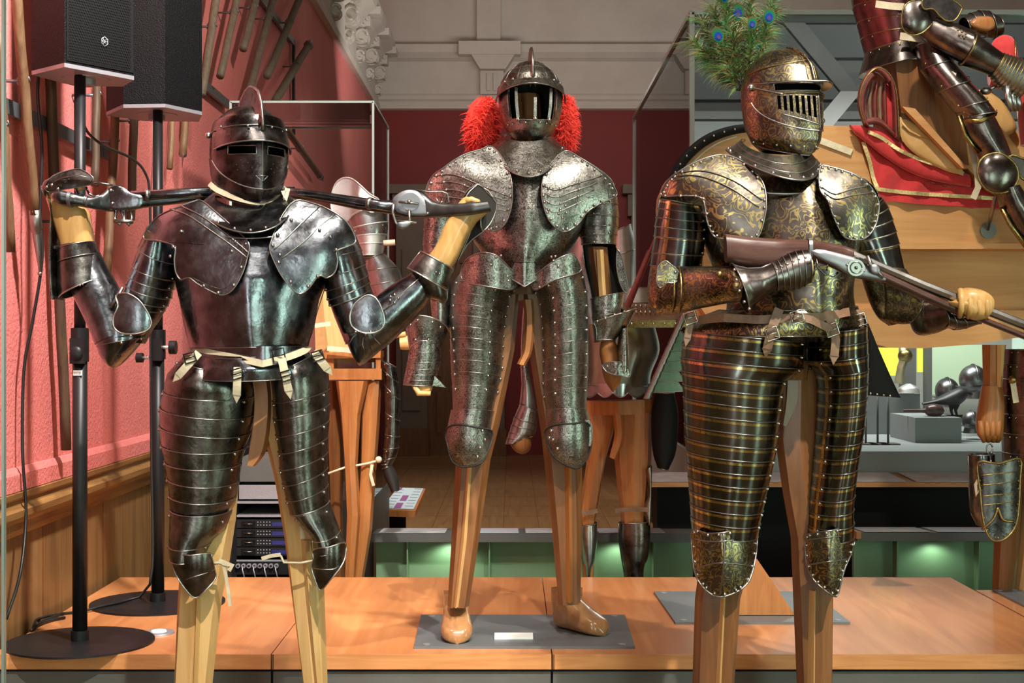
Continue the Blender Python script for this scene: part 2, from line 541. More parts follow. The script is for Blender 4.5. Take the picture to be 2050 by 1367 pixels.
WDK = wood('dark_wood_leg_shade', (.13, .048, .014), (.24, .10, .034), 'Z', .8)  # dark wood, lowered further for the armour's shade on the legs
WHX = wood('horse_cherry_boards', (.47, .215, .072), (.62, .33, .13), 'X', .6, rough=.42)
WPL = wood('platform_cherry_veneer', (.44, .16, .053), (.62, .26, .098), 'Y', .35, rough=.33, coat=.3, bump=.0)
WED = wood('platform_cherry_edge', (.42, .17, .06), (.64, .30, .11), 'X', .9)
WPN = wood('oak_panelling', (.19, .09, .03), (.33, .18, .07), 'Z', .5, rough=.4)
WFL = wood('parquet', (.30, .17, .07), (.44, .27, .12), 'Y', .6, rough=.28)
PINK = M('coral_pink_plaster', (.74, .205, .19), (.80, .24, .22), rough=.6, scale=3, bump=.8, bscale=95, bdist=.006, spec=.3)
DRED = M('deep_red_paint', (.20, .013, .012), (.23, .017, .015), rough=.6, scale=2)
PLAS = M('old_white_plaster', (.62, .56, .50), (.68, .62, .56), rough=.7, scale=3, bump=.05)
CREM = M('stone_coloured_paint', (.16, .12, .09), (.2, .15, .11), rough=.6, scale=3)
BPL = M('black_coated_metal', (.009, .009, .010), rough=.42, spec=.3)
BGR = M('black_grille_metal', (.006, .006, .006), rough=.55, spec=.18)
BTX = M('black_textured_coating', (.004, .004, .0045), rough=.5, spec=.13, scale=30, bump=1.0, bscale=260, bdist=.003)
BFL = M('matt_black', (.007, .007, .0075), rough=.65, spec=.15)
RUB = M('black_cable_rubber', (.01, .01, .01), rough=.45)
ALU = M('dull_aluminium_underside', (.34, .33, .36), rough=.5, metal=.6, bump=.3, bscale=120)
SLATE = M('grey_mount_plate', (.13, .145, .155), (.16, .17, .18), rough=.42, scale=6, metal=.3)
GPNL = M('dark_grey_panel', (.085, .085, .08), (.105, .105, .1), rough=.5, scale=4)
SGRN = M('sage_green_metal', (.15, .27, .15), (.17, .30, .17), rough=.5, scale=3)
RAILM = M('grey_wall_rail', (.16, .17, .18), rough=.4, metal=.7)
POLE = wood('old_ash_pole', (.085, .042, .018), (.18, .10, .048), 'Z', 1.2, rough=.55, coat=0)
POLEG = wood('weathered_grey_pole', (.12, .09, .062), (.21, .165, .12), 'Z', 1.2, rough=.6, coat=0)
POLED = wood('dark_stained_pole', (.05, .03, .02), (.12, .075, .045), 'Z', 1.2, rough=.5, coat=0)
REDF = M('red_felt', (.46, .014, .016), (.56, .025, .025), rough=.85, scale=40, bump=.25, sheen=.5)
TRIM = M('gold_braid', (.72, .55, .26), (.48, .34, .14), rough=.45, metal=.5, scale=150, bump=.6, bscale=220)
OXB = M('oxblood_leather', (.12, .022, .02), (.2, .045, .035), rough=.35, scale=20, bump=.1)
TANL = M('tan_leather', (.50, .27, .08), (.6, .35, .13), rough=.5, scale=14, bump=.1)
GRYC = M('grey_case_fabric', (.25, .27, .27), rough=.8)
LIME = M('lit_lime_panel', (.5, .6, .05), emit=(.55, .68, .05, .7), rough=.5)
PGRN = M('pale_green_backlit_panel', (.4, .5, .35), emit=(.35, .5, .33, .35), rough=.5)
WHT = M('white_card', (.8, .8, .78), rough=.6)
BUFF = M('buff_inlay', (.55, .45, .3), rough=.5)
BLUED = M('blue_lcd', (.01, .012, .08), emit=(.02, .03, .3, .12), rough=.3)


def glassmat(name, tint, dens, rough=.0):
    m = bpy.data.materials.new(name); m.use_nodes = True
    nt = m.node_tree; N = nt.nodes; Lk = nt.links
    N.remove(N['Principled BSDF'])
    tr = N.new('ShaderNodeBsdfTransparent'); tr.inputs[0].default_value = (*tint, 1)
    gl = N.new('ShaderNodeBsdfGlossy'); gl.inputs['Roughness'].default_value = .01
    fr = N.new('ShaderNodeFresnel'); fr.inputs[0].default_value = dens
    mx = N.new('ShaderNodeMixShader')
    Lk.new(fr.outputs[0], mx.inputs[0]); Lk.new(tr.outputs[0], mx.inputs[1]); Lk.new(gl.outputs[0], mx.inputs[2])
    Lk.new(mx.outputs[0], N['Material Output'].inputs[0])
    return m


GLS = glassmat('clear_glass', (.965, .975, .965), 1.4)
GLE = M('green_glass_edge', (.46, .55, .52), rough=.15, emit=None, spec=.8)
# ================================================================ the setting
LW, BY, CR = -1.5, 15.4, 3.78          # left wall x, back wall y, underside of the cornice
PT = .36                               # top of the display platform
b = MB(); b.box((LW - .3, -3, .80), (LW, BY, 6.2), PINK); struct(b, 'wall_left')
b = MB(); b.box((LW - .3, -3, 0), (LW - .012, BY, .80), WPN)
for k in range(22):
    y = 1.2 + k * .66
    b.box((LW - .02, y, 0), (LW - .0105, y + .012, .72), WDK)
struct(b, 'wall_left_panelling')
b = MB()
pr = [(0, .66), (.012, .66), (.02, .68), (.022, .70), (.036, .712), (.05, .725), (.052, .745), (.034, .757), (.03, .772), (.042, .782), (.044, .797), (0, .80)]
b.prism([(LW - .014 + x, -3, z) for x, z in pr], (0, BY + 3, 0), wood('dado_rail_oak', (.20, .09, .025), (.40, .21, .07), 'Y', .8))
struct(b, 'trim_1')
b = MB(); b.prism([(LW + x, -3, z) for x, z in [(0, .80), (.02, .80), (.02, .85), (.008, .868), (0, .87)]], (0, BY + 3, 0), PINK); struct(b, 'trim_2')
b = MB()
pr = [(0, CR), (.05, CR), (.055, CR + .06), (.035, CR + .10), (.03, CR + .42), (.09, CR + .47), (.14, CR + .56), (.22, CR + .60), (.23, CR + .72), (0, CR + .72)]
b.prism([(LW + x, -3, z) for x, z in pr], (0, BY + 3, 0), PLAS)
# scroll brackets along the cornice
for k in range(12):
    y = 5.2 + k * .9
    for q, (z, dx, r) in enumerate([(CR + .18, .08, .055), (CR + .36, .13, .08), (CR + .50, .16, .06)]):
        c = Vector((LW + .03, y, z))
        for w in (-.07, .07):
            b.disc((LW + dx * .5, y + w - .02, z), r, .04, PLAS, 18, axis='Y')
        b.box((LW, y - .08, z - r * .8), (LW + dx, y + .08, z + r * .8), PLAS)
        b.tube([c + Vector((dx * .4 + r * .7 * math.cos(a), -.10, r * .7 * math.sin(a))) for a in [j * .5 for j in range(11)]], .014, PLAS, 6)
    b.box((LW, y - .11, CR + .56), (LW + .26, y + .11, CR + .63), PLAS)
struct(b, 'trim_3')
b = MB(); b.box((LW - .3, BY, 0), (8, BY + .3, 4.2), DRED); b.box((LW - .3, BY, 4.2), (8, BY + .3, 6.2), PLAS); struct(b, 'wall_back')
b = MB()
zz = lambda y, Y=BY: CAMZ - (y - CYP) * Y / F
pr = [(0, zz(221)), (.06, zz(219)), (.07, zz(205)), (.04, zz(200)), (.035, zz(192)), (.02, zz(188)), (.02, zz(124)), (.09, zz(119)), (.15, zz(110)), (.16, zz(94)), (0, zz(92))]
b.prism([(LW, BY - x, z) for x, z in pr], (9.5, 0, 0), PLAS)
xb = (920 - CXP) * BY / F; xe = (1042 - CXP) * BY / F
b.box((xb, BY - .26, zz(118)), (xe, BY, zz(92)), PLAS)
b.prism([((945 - CXP) * BY / F, BY - .24, zz(118)), ((1030 - CXP) * BY / F, BY - .24, zz(118)), ((1012 - CXP) * BY / F, BY - .24, zz(146)), ((962 - CXP) * BY / F, BY - .24, zz(146))], (0, .24, 0), PLAS)
b.box(((962 - CXP) * BY / F, BY - .12, zz(192)), ((1008 - CXP) * BY / F, BY, zz(146)), PLAS)
b.box(((975 - CXP) * BY / F, BY - .15, zz(186)), ((982 - CXP) * BY / F, BY, zz(152)), PLAS)
b.box(((988 - CXP) * BY / F, BY - .15, zz(186)), ((995 - CXP) * BY / F, BY, zz(152)), PLAS)
b.box(((955 - CXP) * BY / F, BY - .10, zz(92)), ((1002 - CXP) * BY / F, BY, 6.2), PLAS)
struct(b, 'trim_4')
b = MB(); b.box((8, -3, 0), (8.3, BY + .3, 6.2), PLAS); struct(b, 'wall_right')
b = MB(); b.box((LW - .3, -3, 6.2), (8.3, BY + .3, 6.4), PLAS); struct(b, 'ceiling')
b = MB(); b.box((LW - .3, -3, -.15), (8.3, BY + .3, 0), WFL)
for k in range(38):
    b.box((LW + k * .24, 6.8, 0), (LW + k * .24 + .003, BY, .0012), WDK)
for k in range(14):
    b.box((LW, 6.9 + k * .62, 0), (8, 6.903 + k * .62, .0012), WDK)
struct(b, 'floor')


def doorcase(x0, x1, name):
    """stone-coloured door surround against the back wall"""
    X0, X1 = (x0 - CXP) * BY / F, (x1 - CXP) * BY / F
    zt = zz(373)
    b = MB()
    b.box((X0 - .1, BY - .22, zt - .10), (X1 + .1, BY, zt), CREM)
    b.box((X0 - .04, BY - .16, zt - .34), (X1 + .04, BY, zt - .10), CREM)
    for xa in (X0, X1 - .34):
        b.box((xa, BY - .14, 0), (xa + .34, BY, zt - .34), CREM)
        b.box((xa + .07, BY - .17, .5), (xa + .27, BY, zt - .7), CREM)
        b.box((xa - .02, BY - .19, 0), (xa + .36, BY, .3), WDK)
    b.box((X0 + .34, BY - .05, 0), (X1 - .34, BY - .01, zt - .34), WDK)
    n = 4
    for i in range(2):
        for k in range(n):
            w = (X1 - X0 - .68) / 2
            xa = X0 + .34 + i * w
            b.box((xa + .1, BY - .08, .25 + k * .62), (xa + w - .1, BY - .04, .25 + k * .62 + .45), WDK)
    struct(b, name)


doorcase(795, 1010, 'door_1')
doorcase(1262, 1480, 'door_2')

# ---------------------------------------------------------------- display platform
pl = thing('display_platform', (0, 4.6, 0), 'low wide platform with cherry wood top and grey base panels', 'platform')
x0, x1, yf, yb = -1.48, 1.655, 3.98, 5.28
seams = [x0, (543 - CXP) * yf / F, (1105 - CXP) * yf / F, x1]
for i in range(3):
    a, c = seams[i] + .0015, seams[i + 1] - .0015
    b = MB()
    b.box((a, yf + .004, PT - .04), (c, yb, PT), WPL)
    b.box((a, yf, PT - .043), (c, yf + .004, PT), WED)
    b.box((a, yf - .0006, PT - .0425), (a + .006, yf, PT - .0005), WDK)
    b.build('platform_top', pl)
    b = MB()
    b.box((a + .002, yf + .012, .02), (c - .002, yf + .03, PT - .052), GPNL)
    b.build('base_panel', pl)
b = MB(); b.box((x0 + .02, yf + .03, 0), (x1 - .02, yb - .02, PT - .044), BFL); b.build('plinth', pl)
pr2 = thing('side_platform', (2.5, 4.5, 0), 'cherry wood platform section at the far right beyond the diagonal seam', 'platform')
b = MB(); b.box((1.66, 3.98, PT - .045), (3.6, 5.01, PT), WPL); b.build('platform_top', pr2)
b = MB(); b.box((1.68, 4.0, 0), (3.58, 4.99, PT - .046), GPNL); b.build('plinth', pr2)


def plate(P, name, label, screws=True):
    """thin steel base plate on the platform, corners given in px"""
    pts = []
    for x, y in P:
        Y = (CAMZ - PT) * F / (y - CYP)
        pts.append(((x - CXP) * Y / F, Y, PT))
    b = MB(); b.prism(pts, (0, 0, .008), SLATE)
    c = sum((Vector(p) for p in pts), Vector()) / 4
    for p in pts:
        q = Vector(p) + (c - Vector(p)) * .11
        b.disc((q.x, q.y, PT + .008), .011, .0015, ALU, 16)
    return solo(b, name, label, 'mount plate')


plate([(843, 1235), (1251, 1235), (1271, 1299), (829, 1299)], 'mount_plate', 'grey steel mounting plate under the feet of the etched armour')
plate([(1309, 1188), (1625, 1188), (1702, 1250), (1352, 1250)], 'mount_plate', 'grey steel mounting plate behind the legs of the gilt armour')
plate([(1987, 1184), (2160, 1184), (2260, 1222), (2062, 1222)], 'mount_plate', 'grey steel plate cut by the right edge of the photo')
b = MB(); Y = (CAMZ - PT) * F / (1281 - CYP)
b.box(((990 - CXP) * Y / F, Y - .03, PT + .0083), ((1067 - CXP) * Y / F, Y + .03, PT + .016), WHT)
solo(b, 'label_card', 'small blank white card lying on the central mounting plate', 'card')
Y = (CAMZ - PT) * F / (1267 - CYP); t = thing('uplighter', ((318 - CXP) * Y / F, Y, PT), 'round silver light fitting sunk into the platform beside the near stand', 'light fitting')
b = MB(); b.disc(((318 - CXP) * Y / F, Y, PT + .0005), .048, .004, ALU, 40, top=.046); b.build('bezel', t)
b = MB(); b.disc(((318 - CXP) * Y / F, Y, PT + .0046), .024, .004, WHT, 32, top=.022); b.build('lens', t)


# ---------------------------------------------------------------- speakers on stands
def stand(px, py, name, label, z_top, rb):
    Y = (CAMZ - PT) * F / (py - CYP); X = (px - CXP) * Y / F
    t = thing(name, (X, Y, PT), label, 'speaker stand', 'speaker stands')
    b = MB(); b.disc((X, Y, PT), rb, .006, BPL, 64); b.disc((X, Y, PT + .006), rb - .002, .003, BPL, 64, top=rb - .05)
    b.build('base', t)
    b = MB(); b.tube([(X, Y, PT + .009), (X, Y, CAMZ + .02)], .0215, BPL, 20); b.disc((X, Y, PT + .008), .026, .03, BPL, 20)
    b.build('lower_pole', t)
    b = MB(); b.tube([(X, Y, CAMZ - .05), (X, Y, z_top)], .0165, BPL, 20); b.build('upper_pole', t)
    zc = CAMZ - .02
    b = MB(); b.disc((X, Y, zc - .04), .026, .1, BPL, 20); b.box((X - .02, Y - .034, zc - .045), (X + .02, Y, zc + .03), BPL)
    b.build('clamp_collar', t)
    return t, X, Y


t, SX, SY = stand(160, 1287, 'speaker_stand', 'black speaker stand with oval collar, nearer to the camera on the left', 2.035, .215)
b = MB(); b.ball((SX, SY - .036, CAMZ - .035), .02, BPL, 14, 10, (1, .5, 1.1)); b.build('clamp_knob', t)
b = MB(); b.box((SX - .013, SY - .0225, CAMZ - .10), (SX + .013, SY - .0205, CAMZ - .085), WHT)
for k in range(9): b.box((SX - .011 + k * .0025, SY - .0228, CAMZ - .098), (SX - .010 + k * .0025, SY - .0224, CAMZ - .089), BPL)
b.build('barcode_label', t)
t, TX, TY = stand(316, 1208, 'speaker_stand', 'black speaker stand with two clamp knobs, further back behind the left armour', 2.035, .225)
for sg, z, r in ((1, CAMZ - .02, .024), (-1, CAMZ - .055, .017)):
    b = MB(); b.tube([(TX, TY - .01, z), (TX + sg * .055, TY - .02, z)], .006, SIL, 10)
    b.disc((TX + sg * .045, TY - .02, z), r, .022 * sg, BPL, 10, axis='X')
    b.build('clamp_knob', t)


def speaker(foot, zb, zt, label, grille_edge, coat, emblem=None):
    c = sum((Vector((x, y, 0)) for x, y in foot), Vector()) / len(foot)
    t = thing('loudspeaker', (c.x, c.y, zb), label, 'loudspeaker', 'black loudspeakers')
    b = MB(); b.prism([(x, y, zb + .012) for x, y in foot], (0, 0, zt - zb), BTX)
    b.build('cabinet', t)
    b = MB(); b.prism([(c.x + (x - c.x) * 1.0, c.y + (y - c.y) * 1.0, zb) for x, y in foot], (0, 0, .012), ALU)
    b.disc((c.x, c.y, zb - .002), .07, .003, ALU, 32); b.disc((c.x, c.y, zb - .02), .028, .02, ALU, 24)
    b.build('base_plate', t)
    p, q = Vector((*foot[grille_edge], 0)), Vector((*foot[(grille_edge + 1) % len(foot)], 0))
    d = (q - p); n = Vector((d.y, -d.x, 0)).normalized()
    if n.dot(p - c) < 0: n = -n
    u = d.normalized()
    b = MB()
    if coat == 'grille':
        # hexagonal perforated grille standing just off the cabinet
        L = d.length; r = .0052; h = .5
        b.prism([p + n * .001 + u * .006 + Vector((0, 0, zb + .02)), q + n * .001 - u * .006 + Vector((0, 0, zb + .02)),
                 q + n * .003 - u * .006 + Vector((0, 0, zb + .02)), p + n * .003 + u * .006 + Vector((0, 0, zb + .02))], (0, 0, zt - zb - .03), BFL)
        nx = int((L - .02) / (r * 1.75)); nz = int(.30 / (r * 1.52))
        vs = []; fs = []
        for i in range(nx):
            for k in range(nz):
                cx = .014 + (i + .5 * (k % 2)) * r * 1.75; cz = .03 + k * r * 1.52
                base = len(vs)
                for rad in (r * 1.0, r * .74):
                    for j in range(6):
                        a = math.pi / 6 + j * math.pi / 3
                        vs.append(p + u * (cx + rad * math.cos(a)) + n * .0062 + Vector((0, 0, zb + cz + rad * math.sin(a))))
                for j in range(6):
                    fs.append((base + j, base + (j + 1) % 6, base + 6 + (j + 1) % 6, base + 6 + j))
        b.add(vs, fs, BGR, False)
        g = b.build('grille', t)
        b = MB()
        cc = p + u * (L * .54) + n * .009 + Vector((0, 0, zb + .095))
        hexa = [cc + u * (.012 * math.cos(math.pi / 6 + j * math.pi / 3)) + Vector((0, 0, .014 * math.sin(math.pi / 6 + j * math.pi / 3))) for j in range(6)]
        b.tube(hexa, .0009, SIL, 5, closed=True)
        b.tube([cc - u * .010, cc + u * .010], .0012, SIL, 5)
        b.tube([cc - u * .006 + Vector((0, 0, .007)), cc + Vector((0, 0, .002)), cc + u * .006 + Vector((0, 0, .007))], .0009, SIL, 5)
        b.tube([cc - u * .006 - Vector((0, 0, .007)), cc - Vector((0, 0, .002)), cc + u * .006 - Vector((0, 0, .007))], .0009, SIL, 5)
        b.build('emblem', t)
    return t


speaker([(-1.28, 4.0), (-1.135, 4.2), (-1.20, 4.31), (-1.345, 4.30), (-1.415, 4.12)], 2.035, 2.50, 'black loudspeaker with hexagon mesh grille on the nearer stand', 0, 'grille')
speaker([(-1.306, 4.70), (-1.163, 4.69), (-1.075, 4.85), (-1.12, 5.0), (-1.31, 4.98), (-1.41, 4.86)], 2.035, 2.60, 'black coated loudspeaker on the further stand', 1, 'plain')
# cables
b = MB()
pts = [(77, 150, 4.3), (76, 200, 4.25), (84, 300, 4.2), (80, 420, 4.2), (84, 520, 4.2), (66, 640, 4.2), (48, 740, 4.2), (45, 900, 4.2), (52, 1030, 4.2), (40, 1150, 4.1), (12, 1240, 4.05)]
P = [cat(pts, i / 6) for i in range(6 * (len(pts) - 1) + 1)]
b.tube([W(*p) for p in P], .0048, RUB, 8)
solo(b, 'speaker_cable', 'black cable hanging down in front of the pink wall at far left', 'cable')
b = MB()
pts = [(168, 165, 4.3), (165, 200, 4.3), (170, 255, 4.35), (205, 290, 4.45), (260, 315, 4.6), (290, 345, 4.66), (300, 400, 4.68), (301, 600, 4.7), (303, 900, 4.7), (306, 1100, 4.69), (300, 1170, 4.68)]
P = [cat(pts, i / 6) for i in range(6 * (len(pts) - 1) + 1)]
P2 = [(280, 1194), (240, 1206), (200, 1214), (165, 1224), (125, 1228), (85, 1243), (62, 1262)]
Q = [W(*p) for p in P]
for x, y in P2:
    Y = (CAMZ - PT - .006 - (.008 if x > 190 else 0)) * F / (y - CYP); Q.append(W(x, y, Y))
b.tube(Q, .0045, RUB, 8)
solo(b, 'speaker_cable', 'black cable looping from near speaker and down the further stand onto the platform', 'cable')
b = MB()
Q = []
for x, y in [(130, 1236), (108, 1240), (85, 1247), (66, 1258), (72, 1240), (95, 1233), (128, 1229)]:
    Y = (CAMZ - PT - .006) * F / (y - CYP); Q.append(W(x, y, Y))
b.tube(Q, .0045, RUB, 8)
solo(b, 'cable_coil', 'short loop of black cable behind the base of the nearer stand', 'cable')

# ---------------------------------------------------------------- rails and pole arms on the pink wall
def railing(x0, y0, x1, y1, label, drop=None):
    X = LW + .03
    p, q = wx(x0, X, y0), wx(x1, X, y1); q.z = p.z
    b = MB(); b.box((X - .012, p.y, p.z - .022), (X + .004, q.y, p.z + .022), RAILM)
    if drop:
        b.box((X - .012, q.y, p.z - drop), (X + .004, q.y + .05, p.z + .022), BPL)
    for k in range(4):
        y = p.y + (q.y - p.y) * (k + .5) / 4
        b.box((LW, y - .01, p.z - .01), (X, y + .01, p.z + .01), RAILM)
    return solo(b, 'wall_rail', label, 'rail', 'wall rails')


railing(-60, 178, 222, 313, 'grey metal rail on the pink wall behind the near stand')
railing(405, 165, 458, 222, 'short grey rail on the pink wall right of the loudspeakers')
railing(505, -30, 588, 96, 'grey rail with black upright high on the pink wall', .62)


def pole(p, q, r, mat, label, kind='plain', X=LW + .085, r2=None):
    a, c = wx(p[0], X, p[1]), wx(q[0], X, q[1])
    t = thing('pole_weapon', tuple(c), label, 'pole weapon', 'pole weapons on the pink wall')
    b = MB()
    n = 10; r2 = r2 or r
    pth = [a + (c - a) * i / n + Vector((0, 0, 0)) + Vector((0, .004 * math.sin(i * 1.7), 0)) for i in range(n + 1)]
    b.tube(pth, [r + (r2 - r) * i / n for i in range(n + 1)], mat, 10)
    b.build('shaft', t)
    d = (c - a).normalized()
    if kind == 'ferrule':
        b = MB(); b.tube([c - d * .015, c + d * .04, c + d * .055, c + d * .06, c + d * .16, c + d * .175], [r2 * 1.15, r2 * 1.2, r2 * .7, r2 * .8, .004, .004], EDGED, 12)
        b.ball(c + d * .178, .0075, EDGED); b.build('ferrule', t)
    if kind == 'spike':
        b = MB(); b.tube([c - d * .01, c + d * .006, c + d * .008, c + d * .06], [r2 * 1.1, r2 * .9, .004, .001], EDGED, 10); b.build('spike', t)
    if kind == 'head':
        e = -d
        b = MB(); b.tube([a, a + e * .03, a + e * .06, a + e * .22], [r * 1.3, r * 1.4, r * .7, .001], EDGED, 8)
        b.tube([a + Vector((0, -.05, -.02)), a, a + Vector((0, .06, .03))], [.003, .012, .003], EDGED, 6)
        b.build('spearhead', t)
    # peg hook that carries the pole
    b = MB()
    m = a + (c - a) * .42
    b.tube([(LW + .002, m.y, m.z), (m.x + .012, m.y, m.z)], .005, RAILM, 8)
    b.tube([m + Vector((r * 1.2 * math.cos(k * .7), 0, r * 1.2 * math.sin(k * .7))) for k in range(8)], .003, RAILM, 6)
    b.build('hook', t)
    return t


pole((30, -40), (70, 430), .0155, POLE, 'thick brown pole with a steel ferrule ending in a small ball', 'ferrule')
pole((-4, 60), (22, 505), .013, POLE, 'worn brown pole cut by the left edge of the photo')
pole((98, 100), (133, 900), .017, POLED, 'long dark pole reaching lowest on the wall behind the near stand', X=LW + .05)
pole((196, 60), (190, 372), .014, POLED, 'dark pole just right of the near stand pole')
pole((238, 100), (214, 545), .016, POLE, 'mottled brown pole passing behind the armoured right forearm')
pole((272, 100), (262, 440), .016, POLEG, 'grey brown pole beside the further stand, ending behind the pistol lock')
pole((354, 60), (340, 338), .013, POLE, 'pale stick with a flat cut end below the further loudspeaker')
pole((381, 60), (366, 310), .017, POLE, 'short mottled pole tipped with a thin spike below the further loudspeaker', 'spike')
pole((398, 60), (392, 240), .013, POLEG, 'grey pole tip just showing under the right corner of the further loudspeaker')
pole((438, -40), (404, 190), .020, POLEG, 'grey pole nearest the right side of the further loudspeaker')
pole((487, -60), (441, 153), .020, POLEG, 'grey pole with ringed lower end, second right of the loudspeakers')
pole((522, -40), (487, 98), .022, POLEG, 'pole with broken notched lower end at the top of the wall')
pole((562, -60), (497, 192), .022, POLEG, 'long pale pole running down behind the comb of the left helmet')
pole((607, -20), (535, 152), .024, POLEG, 'grey pole crossing the rail with the black upright')
pole((567, 250), (640, 352), .022, POLED, 'dark pole with its point down seen through the small glass case', 'ferrule')
pole((617, 92), (552, 200), .026, POLEG, 'short pole crowned by a fine spearhead, furthest right on the wall', 'head')
# ================================================================ shared armour pieces
def sq(v): return math.sqrt(max(0, v))


def keelring(s, w, df, db, k=.25):
    """half-profile: s = angle (0 front, +-pi back)"""
    sn, cs = math.sin(s), math.cos(s)
    if cs >= 0: y = -df * ((1 - k) * cs + k * (1 - abs(sn)))
    else: y = -db * cs
    return w * sn, y


def frame(C, yaw, pitch=0.0, roll=0.0):
    return Matrix.Translation(C) @ Matrix.Rotation(yaw, 4, 'Z') @ Matrix.Rotation(pitch, 4, 'X') @ Matrix.Rotation(roll, 4, 'Y')


def interp(T, z):
    for a, b in zip(T, T[1:]):
        if a[0] <= z <= b[0] or a[0] >= z >= b[0]:
            f = (z - a[0]) / (b[0] - a[0]) if b[0] != a[0] else 0
            f2 = f
            return [p + (q - p) * f2 for p, q in zip(a[1:], b[1:])]
    return T[0][1:] if abs(z - T[0][0]) < abs(z - T[-1][0]) else T[-1][1:]


def shell(mb, Fm, T, a0, a1, z0, z1, mat, off=0, th=.002, hole=None, nu=72, nv=36, k=.25, inner=None, warp=None, rim=None, rr=.002, edges='tb', half=False, kback=0):
    """curved plate round a helmet: T rows (z, halfwidth, front, back), a in degrees from the front, z may depend on a through warp(u)"""
    def fn(u, v):
        a = math.radians(a0 + (a1 - a0) * u)
        lo, hi = (warp(u) if warp else (z0, z1))
        z = lo + (hi - lo) * v
        w, df, db, yo = interp(T, z)
        x, y = keelring(a, w + off, df + off, db + off, k)
        return Fm @ Vector((x, y + yo, z))
    ref = Fm @ Vector((0, 0, (z0 + z1) / 2))
    P = mb.grid(fn, nu, nv, mat, th=th, hole=hole, ref=ref, inner=inner)
    if rim:
        if 't' in edges: mb.tube([fn(i / nu, 1) for i in range(nu + 1)], rr, rim, 6)
        if 'b' in edges: mb.tube([fn(i / nu, 0) for i in range(nu + 1)], rr, rim, 6)
        if 's' in edges:
            for u in (0, 1): mb.tube([fn(u, j / nv) for j in range(nv + 1)], rr, rim, 6)
    return fn


def comb(mb, Fm, pts, mat, rim, w=.0025):
    """standing crest: pts (y, z_low, z_high) front to back"""
    top = [Fm @ Vector((0, y, zh)) for y, zl, zh in pts]
    for sg in (-1, 1):
        mb.grid(lambda u, v: Fm @ Vector((sg * (w + .006 * (1 - v) ** 3), lin([(y,) for y, a, c in pts], u * (len(pts) - 1))[0],
                                          lin([(a,) for y, a, c in pts], u * (len(pts) - 1))[0] * (1 - v) + lin([(c,) for y, a, c in pts], u * (len(pts) - 1))[0] * v)),
                len(pts) * 3, 5, mat, ref=Fm @ Vector((-sg * .1, 0, pts[len(pts) // 2][1])))
    mb.tube(top, w * 1.5, rim, 8)


def buckle(mb, c, w, h, ang=0, mat=None):
    c = Vector(c); ca, sa = math.cos(ang), math.sin(ang)
    P = []
    for x, z in ((-w, -h), (w, -h), (w, h), (-w, h)):
        P.append(c + Vector((x * ca - z * sa, 0, x * sa + z * ca)))
    mb.tube(P, .0022, mat or BPL, 6, closed=True)
    mb.tube([(P[0] + P[3]) / 2, (P[1] + P[2]) / 2], .0016, mat or BPL, 5)


def hand_mitten(mb, pts, Y, t, c, mat, fingers=None):
    mb.puff(pts, Y, t, c, mat, p=2.6)


def woodleg(parent, A, B, Y, D, mat, strip=None, stripmat=None, name='wooden_leg'):
    b = MB()
    b.AB(A, B, Y, D, mat, a0=0, a1=360, na=8, th=0, flat=True, caps=True, linear=True, ex=.8, Db=1)
    o = b.build(name, parent)
    if strip:
        s = MB()
        s.AB(strip[0], strip[1], Y, [d * 1.22 for d in (D if isinstance(D, list) else [D] * len(A))][:len(strip[0])] if True else D, stripmat or mat, a0=0, a1=360, na=4, th=0, flat=True, linear=True, ex=.35, Db=.1)
        s.build('leg_fillet', o)
    return o


# ================================================================ the left suit: black half armour holding two pistols
Y1 = 3.45
k1 = thing('suit_of_armour', ((500 - CXP) * Y1 / F, Y1, 0), 'blackened steel armour with closed visor and cream straps, both arms raised, left of the three', 'suit of armour')
# --- wooden legs
woodleg(k1, [(432, 900), (405, 1040), (362, 1120), (356, 1200), (348, 1380), (346, 1480), (346, 1696)], [(484, 900), (472, 1040), (460, 1120), (444, 1200), (424, 1380), (414, 1480), (400, 1696)], Y1 + .02, .045, WLT)
woodleg(k1, [(520, 740), (525, 860), (550, 960), (570, 1080), (585, 1200), (607, 1367), (616, 1480), (625, 1696)], [(640, 740), (640, 860), (642, 960), (645, 1080), (650, 1200), (656, 1367), (657, 1480), (660, 1696)], Y1 + .05, .045, WLT)
b = MB()
b.AB([(385, 1080), (392, 1200), (386, 1367), (380, 1696)], [(400, 1080), (403, 1200), (396, 1367), (386, 1696)], Y1 - .022, .02, WLT, na=4, flat=True, linear=True, th=0); b.build('leg_fillet', k1)
b = MB()
b.AB([(602, 1080), (612, 1200), (630, 1367), (640, 1696)], [(622, 1080), (632, 1200), (645, 1367), (652, 1696)], Y1 + .005, .02, WLT, na=4, flat=True, linear=True, th=0); b.build('leg_fillet', k1)
b = MB()
b.AB([(503, 745), (508, 800), (505, 860), (498, 905), (497, 930)], [(540, 745), (546, 800), (542, 860), (532, 905), (512, 932)], Y1 + .02, .03, WOR, na=6, flat=True, ex=.5); b.build('pelvis_block', k1)
b = MB(); b.AB([(385, 1690), (350, 1705), (345, 1722)], [(410, 1690), (430, 1705), (440, 1722)], Y1, .10, WLT, na=12, ex=.7); b.build('wooden_foot', k1)
b = MB(); b.AB([(625, 1690), (610, 1705), (600, 1722)], [(665, 1690), (685, 1705), (692, 1722)], Y1 + .03, .10, WLT, na=12, ex=.7); b.build('wooden_foot', k1)
b = MB(); b.AB([(470, 420), (465, 500), (450, 600), (455, 700), (450, 745)], [(530, 420), (560, 500), (570, 600), (560, 700), (585, 745)], Y1 + .02, .05, WLT, na=8, flat=True); b.build('torso_post', k1)

